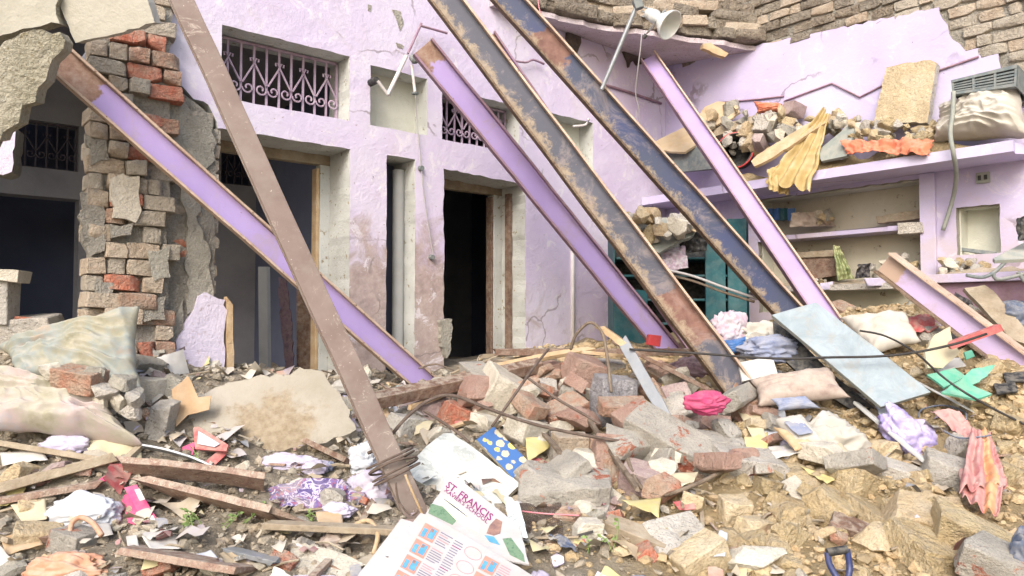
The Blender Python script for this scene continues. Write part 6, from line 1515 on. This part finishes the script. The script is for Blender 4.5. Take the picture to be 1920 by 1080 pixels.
dust_bed(2.95, 4.2, -.30, -.003, 1.932, .07, 'grey_gravel', 'dusty rubble on the projecting slab', 2)
dust_bed(1.25, 2.55, -.05, .25, 1.887, .06, 'grey_gravel', 'dusty rubble on the lower shelf', 3)
def loft_pile(n, x0, x1, ytop, ybot, w0, w1, mats, label, group, smin=.03, smax=.10):
    for i in range(n):
        x = rl.uniform(x0, x1); w = rl.uniform(w0, w1); y = rl.uniform(ytop, ybot)
        stone('rubble_stone', x, y, smin * (smax / smin) ** rl.random(), rl.choice(mats), label, 'stone', 600 + rl.randrange(999), amp_=.16, Y=LY(x, y, w), rot=(rl.uniform(0, 90), rl.uniform(0, 90), rl.uniform(0, 90)), group=group, sub=1)
MX = ['concrete', 'concrete_pale', 'grey_render', 'sandstone', 'clay']
loft_pile(52, 1330, 1500, 205, 285, -.38, -.12, MX, 'stone in the rubble heaped behind the raw plank on the loft', 'left loft rubble')
loft_pile(30, 1500, 1610, 215, 250, -.22, -.08, MX, 'stone in the rubble beside the yellow cloth on the loft', 'middle loft rubble', .025, .07)
loft_pile(56, 1590, 1765, 232, 268, -.36, -.14, ['clay', 'concrete', 'sandstone', 'clay'], 'stone at the foot of the leaning slab on the loft', 'right loft rubble', .025, .075)
block('stone_block', 1400, 246, (.16, .12, .14), (10, 20, 30), 'sandstone', 'tan stone beside the black bucket on the loft', 'stone', 95, Y=LY(1400, 246, -.3), amp=.1)
block('stone_block', 1436, 240, (.24, .16, .18), (10, 20, 50), 'concrete', 'big grey lump right of the black bucket on the loft', 'stone', 96, Y=LY(1436, 240, -.28), amp=.12)
block('brick', 1424, 268, (.16, .1, .1), (10, 30, 50), 'brick_mauve', 'mauve-grey brick in front of the big grey lump on the loft', 'brick', 97, Y=LY(1424, 268, -.36))
block('stone_block', 1488, 208, (.2, .14, .14), (10, 10, 30), 'brick_mauve', 'brownish block right of the orange bundle', 'stone', 98, Y=LY(1488, 208, -.15))
block('stone_block', 1328, 268, (.2, .12, .12), (0, 10, 30), 'concrete', 'grey lump left of the black bucket', 'stone', 99, Y=LY(1328, 268, -.3))
pillow('orange_bundle', [(1412, 190), (1465, 194), (1478, 216), (1420, 212)], .12, 'cloth_orange', 'bright orange cloth bundle on the loft rubble', 'cloth', Y=LY(1445, 204, -.22), wr=.02, freq=8)
cloth('yellow_cloth', [(1540, 206), (1556, 214), (1520, 362), (1436, 340)], 'cloth_yellow', 'yellow cloth hanging over the edge of the loft', Y=[LY(1540, 206, -.35), LY(1556, 214, -.35), LY(1520, 360, -.52), LY(1436, 340, -.52)], amp=.016, freq=5, folds=(3.4, .03), drape=False, res=60, edge=.14, seed=2)
cloth('yellow_cloth_flap', [(1438, 318), (1480, 300), (1478, 366), (1440, 358)], 'cloth_yellow', 'lower left flap of yellow cloth under the loft edge', Y=LY(1455, 330, -.5), amp=.025, freq=6, folds=(3, .02), drape=False, res=26, edge=.1, seed=5)
cloth('orange_pleats', [(1580, 266), (1748, 262), (1742, 290), (1584, 286)], 'cloth_orange', 'orange pleated cloth spread along the loft edge', Y=[LY(1580, 266, -.43), LY(1748, 262, -.43), LY(1740, 290, -.50), LY(1584, 286, -.50)], amp=.035, freq=9, folds=(9, .007), drape=False, res=90, edge=.2)
pillow('white_sack', [(1762, 200), (1914, 160), (1935, 256), (1752, 266)], .34, 'sack_white', 'bulging dusty white sack on the right end of the loft', 'sack', Y=[LY(1762, 200, -.25), LY(1914, 160, -.25), LY(1925, 256, -.36), LY(1752, 266, -.36)], wr=.045, freq=2.6, pinch=.4, seed=9, res=90)
# plastic crate upside down on the sack
cr = thing('plastic_crate', LB(1850, 175, -.25), 'grey plastic crate with slotted sides tipped over on the white sack', 'crate')
c00, c10, c11, c01 = at(1784, 152, LY(1784, 152, -.42)), at(1908, 122, LY(1908, 122, -.42)), at(1906, 162, LY(1906, 162, -.44)), at(1786, 178, LY(1786, 178, -.44))
cn = (c10 - c00).cross(c01 - c00).normalized()
if cn.dot(CAMP - c00) > 0: cn = -cn
def cq(a, b, d=0): return bil([c00, c10, c11, c01], a, b) + cn * d
def slat(name, a0, a1, b0, b1, d0=0, d1=.018):
    vs_ = [cq(a, b, d) for d in (d0, d1) for (a, b) in ((a0, b0), (a1, b0), (a1, b1), (a0, b1))]
    build(name, MB().add(vs_, [(0, 1, 2, 3), (7, 6, 5, 4), (0, 4, 5, 1), (1, 5, 6, 2), (2, 6, 7, 3), (3, 7, 4, 0)]), 'grey_plastic', cr)
slat('rim', 0, 1, -.02, .16, -.012, .03); slat('rim', 0, 1, .86, 1.02, -.012, .03)
for k in range(4): slat('slat', 0, 1, .22 + k * .16, .31 + k * .16)
for a in (0, .33, .66, .965): slat('upright', a, a + .035, .1, .95, -.008, .024)
for a in (0.0, .98):
    slat('end_panel', a, a + .02, 0, 1, .03, .3)
slat('base', 0, 1, -.03, .02, .03, .32)
slat('inside_back', 0, 1, 0, 1, .30, .32)
wire('strap', [LB(1788, 172, -.5), LB(1786, 215, -.52), LB(1782, 250, -.54), LB(1788, 290, -.52), LB(1793, 330, -.3), LB(1786, 375, -.1), LB(1768, 432, -.06)], .018, 'grey_board', 'grey strap hanging from the crate down past the loft edge', 'strap', k=5)

# ------------------------------------------------------------------ things on the recessed shelves
for i, x in enumerate((1446, 1458, 1470, 1484)):
    block('blue_packet', x, 402, (.05, .06, .12), (0, rl.uniform(-6, 6), 20), 'blue_plastic' if i != 2 else 'teal_metal', ['leftmost blue packet on the middle shelf', 'second blue packet from the left on the middle shelf', 'teal packet on the middle shelf', 'rightmost blue packet on the middle shelf'][i], 'packet', 130 + i, Y=LY(x, 402, .08), cuts=2, amp=.02, chips=0)
cloth('shelf_cloth', [(1482, 400), (1540, 396), (1568, 424), (1480, 426)], 'cloth_plaid', 'crumpled dusty cloth on the middle shelf', Y=LY(1520, 412, .06), amp=.05, freq=9, drape=False)
loft_pile(7, 1500, 1562, 402, 420, .08, .16, MX, 'stone among the cloth on the middle shelf', 'middle shelf stones', .03, .07)
pxslab('broken_plank', [(1642, 406), (1700, 396), (1726, 392), (1726, 408), (1690, 414), (1644, 418)], LB(1684, 404, .1), nB + V(0, 0, .2), .05, 'wood_grey', amp=.008, label='splintered grey plank in the right of the upper recess', cat='plank')
block('concrete_lump', 1712, 432, (.24, .2, .10), (0, 6, 50), 'concrete', 'broken concrete end of the middle shelf', 'rubble', 140, Y=LY(1712, 432, .04), amp=.1)
pxslab('wooden_box', [(1490, 478), (1566, 472), (1568, 516), (1500, 528), (1488, 500)], LB(1530, 500, .08), nB, .12, 'wood_brown', label='brown wooden box on the lower shelf', cat='box')
pxslab('wooden_slab', [(1484, 474), (1568, 468), (1568, 480), (1486, 484)], LB(1526, 476, .06), nB, .14, 'wood_grey', label='brown lid on the wooden box on the lower shelf', cat='lid')
cloth('green_cloth', [(1562, 460), (1574, 462), (1602, 522), (1568, 526)], 'cloth_green', 'green and white striped cloth beside the wooden box', Y=LY(1580, 495, .02), amp=.03, freq=8, folds=(4, .02), drape=False, res=30)
cloth('black_cloth', [(1606, 496), (1630, 494), (1628, 520), (1602, 522)], 'black_cloth', 'small black bundle right of the striped cloth', Y=LY(1615, 508, .04), amp=.04, freq=10, drape=False)
loft_pile(14, 1630, 1728, 482, 520, .02, .18, MX, 'stone in the rubble at the right of the lower shelf', 'lower shelf stones', .03, .07)
loft_pile(10, 1480, 1560, 520, 532, -.04, .1, MX, 'small stone on the front of the lower shelf', 'lower shelf front stones', .02, .04)
loft_pile(28, 1756, 1850, 492, 514, -.26, -.06, MX, 'stone on the projecting slab under the small niche', 'slab stones', .022, .055)
cloth('shelf_paper', [(1620, 522), (1668, 520), (1676, 536), (1626, 536)], 'cloth_lilac', 'lilac flake of plaster on the edge of the lower shelf', 'plaster', Y=LY(1645, 528, -.08), amp=.01, drape=False, solid=.02)
cloth('shelf_paper', [(1536, 532), (1562, 528), (1560, 542), (1536, 544)], 'cloth_lilac', 'small lilac flake left on the edge of the lower shelf', 'plaster', Y=LY(1548, 536, -.08), amp=.01, drape=False, solid=.02)
pxslab('niche_lid', [(1803, 464), (1868, 472), (1872, 480), (1804, 470)], LB(1838, 472, .06), nB + V(0, 0, .3), .02, 'grey_plastic', label='dark board lying in the small niche', cat='board')
loft_pile(5, 1806, 1840, 474, 482, .05, .12, ['grey_render', 'concrete'], 'stone under the dark board in the small niche', 'niche stones', .02, .035)
cloth('black_bag', [(1896, 412), (1930, 402), (1935, 450), (1904, 452)], 'black_plastic', 'black plastic bag at the right edge above the broken table', 'bag', Y=5.2, amp=.06, freq=8, drape=False)
tb = thing('broken_table', at(1900, 500, 5.2), 'broken folding table with grey top and dark frame at the right edge', 'table')
pxslab('table_top', [(1862, 484), (1925, 452), (1990, 460), (1990, 482), (1866, 488)], 5.2, facing(-10, 62), .025, 'grey_board', parent=tb)
for ps in ([(1812, 516), (1840, 520), (1862, 512), (1884, 492)], [(1862, 512), (1876, 524), (1960, 502)], [(1908, 510), (1940, 560), (1960, 640)]):
    build('frame_bar', MB().tube(spline([at(x, y, 5.15) for x, y in ps], 4), .013, 8), 'grey_plastic', tb, smooth=60)
build('leg', MB().tube([at(1925, 505, 5.25), at(1990, 700, 5.1)], .014, 8), 'grey_plastic', tb)
# ------------------------------------------------------------------ mixed household debris, piece by piece
def tpl_shard(seed):
    r = random.Random(seed); n = r.randint(4, 7); ring = [(math.cos(6.283 * i / n + r.uniform(-.3, .3)) * r.uniform(.6, 1.1), math.sin(6.283 * i / n + r.uniform(-.3, .3)) * r.uniform(.45, .8)) for i in range(n)]
    m = MB().plate([jag(ring, .05, .3, seed)], lambda a, b, w: V(a, b, -w + .05 * noise.noise(V(a, b, seed))), 0, r.uniform(.12, .3)); return m.v, m.f
def tpl_offcut(seed):
    r = random.Random(seed); l, w, h = 1.5, r.uniform(.15, .4), r.uniform(.08, .2); m = MB()
    m.grid(lambda u_, v_: V(0, 0, 0), 1, 1); m = MB()
    for i in range(5):
        x = -l + 2 * l * i / 4 + (r.uniform(-.2, .2) if i in (0, 4) else 0)
        for sy, sz in ((-1, -1), (1, -1), (1, 1), (-1, 1)): m.v.append(V(x + (r.uniform(-.15, .15) if i in (0, 4) else 0), sy * w + r.uniform(-.02, .02), sz * h + .05 * math.sin(x)))
    for i in range(4):
        for k in range(4): m.f.append([i * 4 + k, i * 4 + (k + 1) % 4, (i + 1) * 4 + (k + 1) % 4, (i + 1) * 4 + k])
    m.f += [[3, 2, 1, 0], [16, 17, 18, 19]]; return m.v, m.f
def tpl_card(seed):
    r = random.Random(seed); k1, k2 = r.uniform(-.5, .5), r.uniform(-.4, .4); a0 = r.uniform(.5, .8); m = MB()
    def f(u_, v_):
        x, y = (u_ - .5) * 2, (v_ - .5) * 2 * a0
        e = .16 * noise.noise(V(x * 2, y * 2, seed))
        return V(x + e, y + .12 * noise.noise(V(x * 2.4, y, seed + 9)), k1 * x * x * .5 + k2 * x * y + .14 * (1 - 2 * abs(noise.noise(V(x * 1.3, y * 1.3, seed * 3)))) )
    m.grid(f, 9, 7); n = len(m.v); top_ = list(m.v); fs = list(m.f)
    m.v += [p - V(0, 0, .025) for p in top_]; m.f += [[i + n for i in q][::-1] for q in fs]; return m.v, m.f
def tpl_rag(seed):
    bm = bmesh.new(); bmesh.ops.create_icosphere(bm, subdivisions=4, radius=1); o = V(seed * 2.7, -seed, seed)
    for v in bm.verts:
        q = v.co.normalized(); w = q * 1.3 + noise.noise_vector(q * 1.5 + o) * .8 + o
        k = 1 + .35 * noise.noise(q * 1.6 + o) + .16 * (1 - 3 * abs(noise.noise(w * 1.6))) + .06 * (1 - 3 * abs(noise.noise(w * 4)))
        v.co = V(q.x * k, q.y * k * .8, q.z * k * .5)
    bm.verts.index_update(); out = ([v.co.copy() for v in bm.verts], [[v.index for v in f.verts] for f in bm.faces]); bm.free(); return out
TPL = {'shard': [tpl_shard(i) for i in range(8)], 'offcut': [tpl_offcut(i) for i in range(6)], 'card': [tpl_card(i) for i in range(8)], 'rag': [tpl_rag(i) for i in range(6)]}
DBM = {}
def debris(kind, name, n, mats, noun, cat, group, xr, yr, smin, smax, seed, keep, tilt=.5, lift=.2):
    r = random.Random(seed); k = 0
    while k < n:
        x, y = r.uniform(*xr), r.uniform(*yr)
        if not infr(x, y) or not keep(x, y, r.random()) or hidden(x, y, smax): continue
        i = r.randrange(len(TPL[kind])); m, adj = r.choice(mats)
        if (kind, i, m) not in DBM:
            v, f = TPL[kind][i]; me = bpy.data.meshes.new(name); me.from_pydata(v, [], f); me.materials.append(MAT(m))
            if kind in ('card', 'rag'): me.polygons.foreach_set('use_smooth', [True] * len(me.polygons))
            DBM[(kind, i, m)] = me
        s = smin * (smax / smin) ** (r.random() ** 1.5)
        o = bpy.data.objects.new(name, DBM[(kind, i, m)]); COL.objects.link(o)
        h = BV.ray_cast(V(x, y, 5), V(0, 0, -1)); nn = h[1] if h[0] else V(0, 0, 1)
        q = nn.to_track_quat('Z', 'Y').to_matrix() @ eul(r.gauss(0, tilt * 40), r.gauss(0, tilt * 40), r.uniform(0, 360))
        o.rotation_mode = 'QUATERNION'; o.rotation_quaternion = q.to_quaternion(); o.scale = (s * r.uniform(.8, 1.2), s * r.uniform(.8, 1.2), s)
        o.location = (x, y, pz(x, y) + s * lift + .012); tag(o, adj + ' ' + noun, cat, group); o['adj'] = adj; o['noun'] = noun; k += 1
lefty = lambda x, y, q: q > rightish(x - .3, y)
debris('shard', 'plaster_shard', 95, [('shard', 'grey'), ('concrete_pale', 'pale'), ('brick_mixed', 'reddish'), ('lilac_clean', 'lilac'), ('concrete', 'dark grey')], 'flat shard of plaster', 'shard', 'flat shards in the rubble', (-3.6, 3.4), (2.8, 5.5), .035, .12, 41, lambda x, y, q: q > rightish(x, y) * .45, .45, .25)
debris('offcut', 'wood_offcut', 60, [('wood_grey', 'grey'), ('wood_rose', 'rose-brown'), ('wood_raw', 'raw tan'), ('wood_brown', 'dark brown')], 'broken wood offcut', 'wood', 'wood offcuts in the rubble', (-3.4, 1.4), (2.8, 5.4), .03, .10, 42, lefty, .3, .35)
debris('card', 'paper_piece', 95, [('paper_white', 'white'), ('paper_cream', 'cream'), ('cardboard', 'brown cardboard'), ('paper_blue_white', 'bluish white'), ('cardboard', 'brown cardboard'), ('paper_yellow', 'yellow'), ('box_red', 'red'), ('plywood', 'tan cardboard')], 'crumpled piece of paper', 'paper', 'paper pieces in the rubble', (-3.4, 2.2), (2.7, 5.3), .035, .10, 43, lefty, .4, .4)
debris('rag', 'rag', 34, [('cloth_lilac', 'lilac'), ('cloth_white', 'off-white'), ('cloth_plaid', 'dusty pink'), ('cloth_blue', 'blue-grey'), ('clear_bag', 'clear plastic'), ('sack_olive', 'olive')], 'crumpled rag', 'rag', 'small rags in the rubble', (-3.4, 2.4), (2.8, 5.3), .04, .09, 44, lefty, .3, .3)

# ------------------------------------------------------------------ labels that single the loose pieces out
LM = [(60, 655, 'the olive sack'), (100, 765, 'the pale sack'), (300, 790, 'the upright grey lump by the sacks'), (500, 780, 'the big stone slab'), (395, 845, 'the red carton'), (268, 955, 'the magenta box'),
      (160, 966, 'the bright white sheet'), (90, 900, 'the grey timber at left'), (136, 1060, 'the orange bag'), (375, 920, 'the upper rose-brown plank'), (420, 968, 'the broad rose-brown plank'), (350, 1068, 'the bottom rose-brown plank'),
      (598, 940, 'the purple clothes'), (685, 900, 'the crumpled white plastic'), (745, 880, 'the wire lashing'), (610, 1050, 'the pale board'), (630, 1005, 'the grey batten'), (870, 885, 'the marble slab'), (942, 848, 'the blue flowered book'), (880, 960, 'the school magazine'),
      (820, 1050, 'the printed leaflets'), (1005, 990, 'the wire netting'), (942, 752, 'the pale concrete block'), (1085, 718, 'the pinkish two-brick chunk'), (1150, 768, 'the bluish grey lump'), (1065, 852, 'the tan brick on end'), (1058, 925, 'the flat render chunk'),
      (1146, 876, 'the upright pink brick'), (1258, 848, 'the long masonry block'), (1324, 755, 'the magenta cloth'), (1402, 880, 'the flat grey block'), (1272, 1010, 'the triangular stone'), (1192, 1004, 'the long flat stone'), (1310, 1052, 'the tan block at the bottom edge'), (1376, 958, 'the small tan cube'),
      (1438, 915, 'the rough tan boulder'), (1410, 1045, 'the pale streaked boulder'), (1500, 735, 'the checked cushion'), (1600, 665, 'the blue-grey slab'), (1548, 842, 'the dirty white cloth'), (1490, 815, 'the beige shoe'), (1640, 848, 'the round tan boulder'), (1605, 915, 'the big clay lump'), (1655, 985, 'the long tan slab'),
      (1732, 970, 'the square tan slab'), (1600, 1000, 'the dark brown brick'), (1572, 1050, 'the spade handle'), (1825, 1010, 'the long earthy brick block'), (1775, 895, 'the grey block on the clay'), (1845, 930, 'the pink cloth'), (1708, 822, 'the purple bag'), (1670, 845, 'the narrow white strip'), (1768, 768, 'the broad white strip'), (1800, 715, 'the green foam'),
      (1790, 600, 'the pale lilac beam'), (1650, 620, 'the white sack on the heap'), (850, 722, 'the dark brown timber'), (1140, 660, 'the level brown board'), (700, 740, 'the lilac beam foot'), (1210, 730, 'the grey metal strip'), (450, 710, 'the first doorway'), (900, 660, 'the second doorway'), (1440, 1000, 'the clay lumps left of the spade'), (200, 870, 'the crumpled wrapping paper'),
      (1378, 282, 'the black bucket'), (1445, 204, 'the orange bundle'), (1480, 262, 'the raw plank on the loft'), (1500, 300, 'the yellow cloth'), (1565, 270, 'the grey-green loft board'), (1700, 175, 'the leaning stone slab'), (1665, 278, 'the orange pleated cloth'), (1830, 220, 'the sack on the loft'),
      (1240, 435, 'the tilted cupboard board'), (1300, 455, 'the black bag on the cupboard'), (1530, 500, 'the wooden box'), (1684, 404, 'the splintered plank'), (1520, 412, 'the cloth on the middle shelf'), (1838, 472, 'the small niche'), (1800, 520, 'the projecting slab'), (150, 712, 'the brick between the sacks')]
COLW = {'clay': 'tan', 'sandstone': 'sandy', 'concrete': 'grey', 'concrete_pale': 'pale grey', 'grey_render': 'rough grey', 'brick_mixed': 'orange-tan', 'masonry_pink': 'pinkish', 'brick_red': 'red', 'brick_mauve': 'mauve', 'brick_tan': 'tan'}
NOUN = {'clay_clod': 'clod', 'concrete_lump': 'concrete lump', 'brick_piece': 'brick piece', 'rubble_stone': 'stone'}
used_l = {}
loose = [o for o in COL.objects if o.get('group') and o.parent is None and o.type == 'MESH' and (o.name.split('.')[0] in NOUN or 'noun' in o)]
for o in COL.objects:
    if o.get('label') and o not in loose: used_l[o['label']] = 1
for o in loose:
    bb = o.data.vertices; zs = [(o.location + (o.rotation_quaternion if o.rotation_mode == 'QUATERNION' else o.rotation_euler.to_quaternion()) @ Vector((v.co.x * o.scale.x, v.co.y * o.scale.y, v.co.z * o.scale.z))) for v in list(bb)[::max(1, len(bb) // 40)]]
    ctr = sum(zs, Vector()) / len(zs); px, py, f = proj(ctr); rad = max((q - ctr).length for q in zs) * FPX / f
    size = 'tiny' if rad < 14 else 'small' if rad < 21 else 'middling' if rad < 30 else 'large'
    if 'noun' in o: what = o['adj'] + ' ' + o['noun']; del o['adj']; del o['noun']
    else: what = COLW.get(o.data.materials[0].name, 'grey') + ' ' + NOUN[o.name.split('.')[0]]
    near = sorted(LM, key=lambda l: (l[0] - px) ** 2 + (l[1] - py) ** 2)[:4]
    def rel(l):
        dx, dy = px - l[0], py - l[1]
        if abs(dx) < 34 and abs(dy) < 22: return 'right by'
        if abs(dx) > 2.2 * abs(dy): return 'left of' if dx < 0 else 'right of'
        if abs(dy) > 2.2 * abs(dx): return 'above' if dy < 0 else 'below'
        return ('above' if dy < 0 else 'below') + (' and left of' if dx < 0 else ' and right of')
    opts = [f'{size} {what} {rel(near[0])} {near[0][2]}', f'{size} {what} {rel(near[1])} {near[1][2]}', f'{size} {what} between {near[0][2]} and {near[1][2]}', f'{size} {what} {rel(near[2])} {near[2][2]}', f'{size} {what} between {near[0][2]} and {near[2][2]}', f'{size} {what} {rel(near[3])} {near[3][2]}', f'{size} {what} between {near[1][2]} and {near[2][2]}', f'{size} {what} between {near[0][2]} and {near[3][2]}', f'{size} {what} between {near[1][2]} and {near[3][2]}']
    lab = next((a for a in opts if a not in used_l and len(a.split()) <= 16), opts[0] if len(opts[0].split()) <= 16 else f'{size} {what} {near[0][2]}')
    used_l[lab] = 1; o['label'] = lab
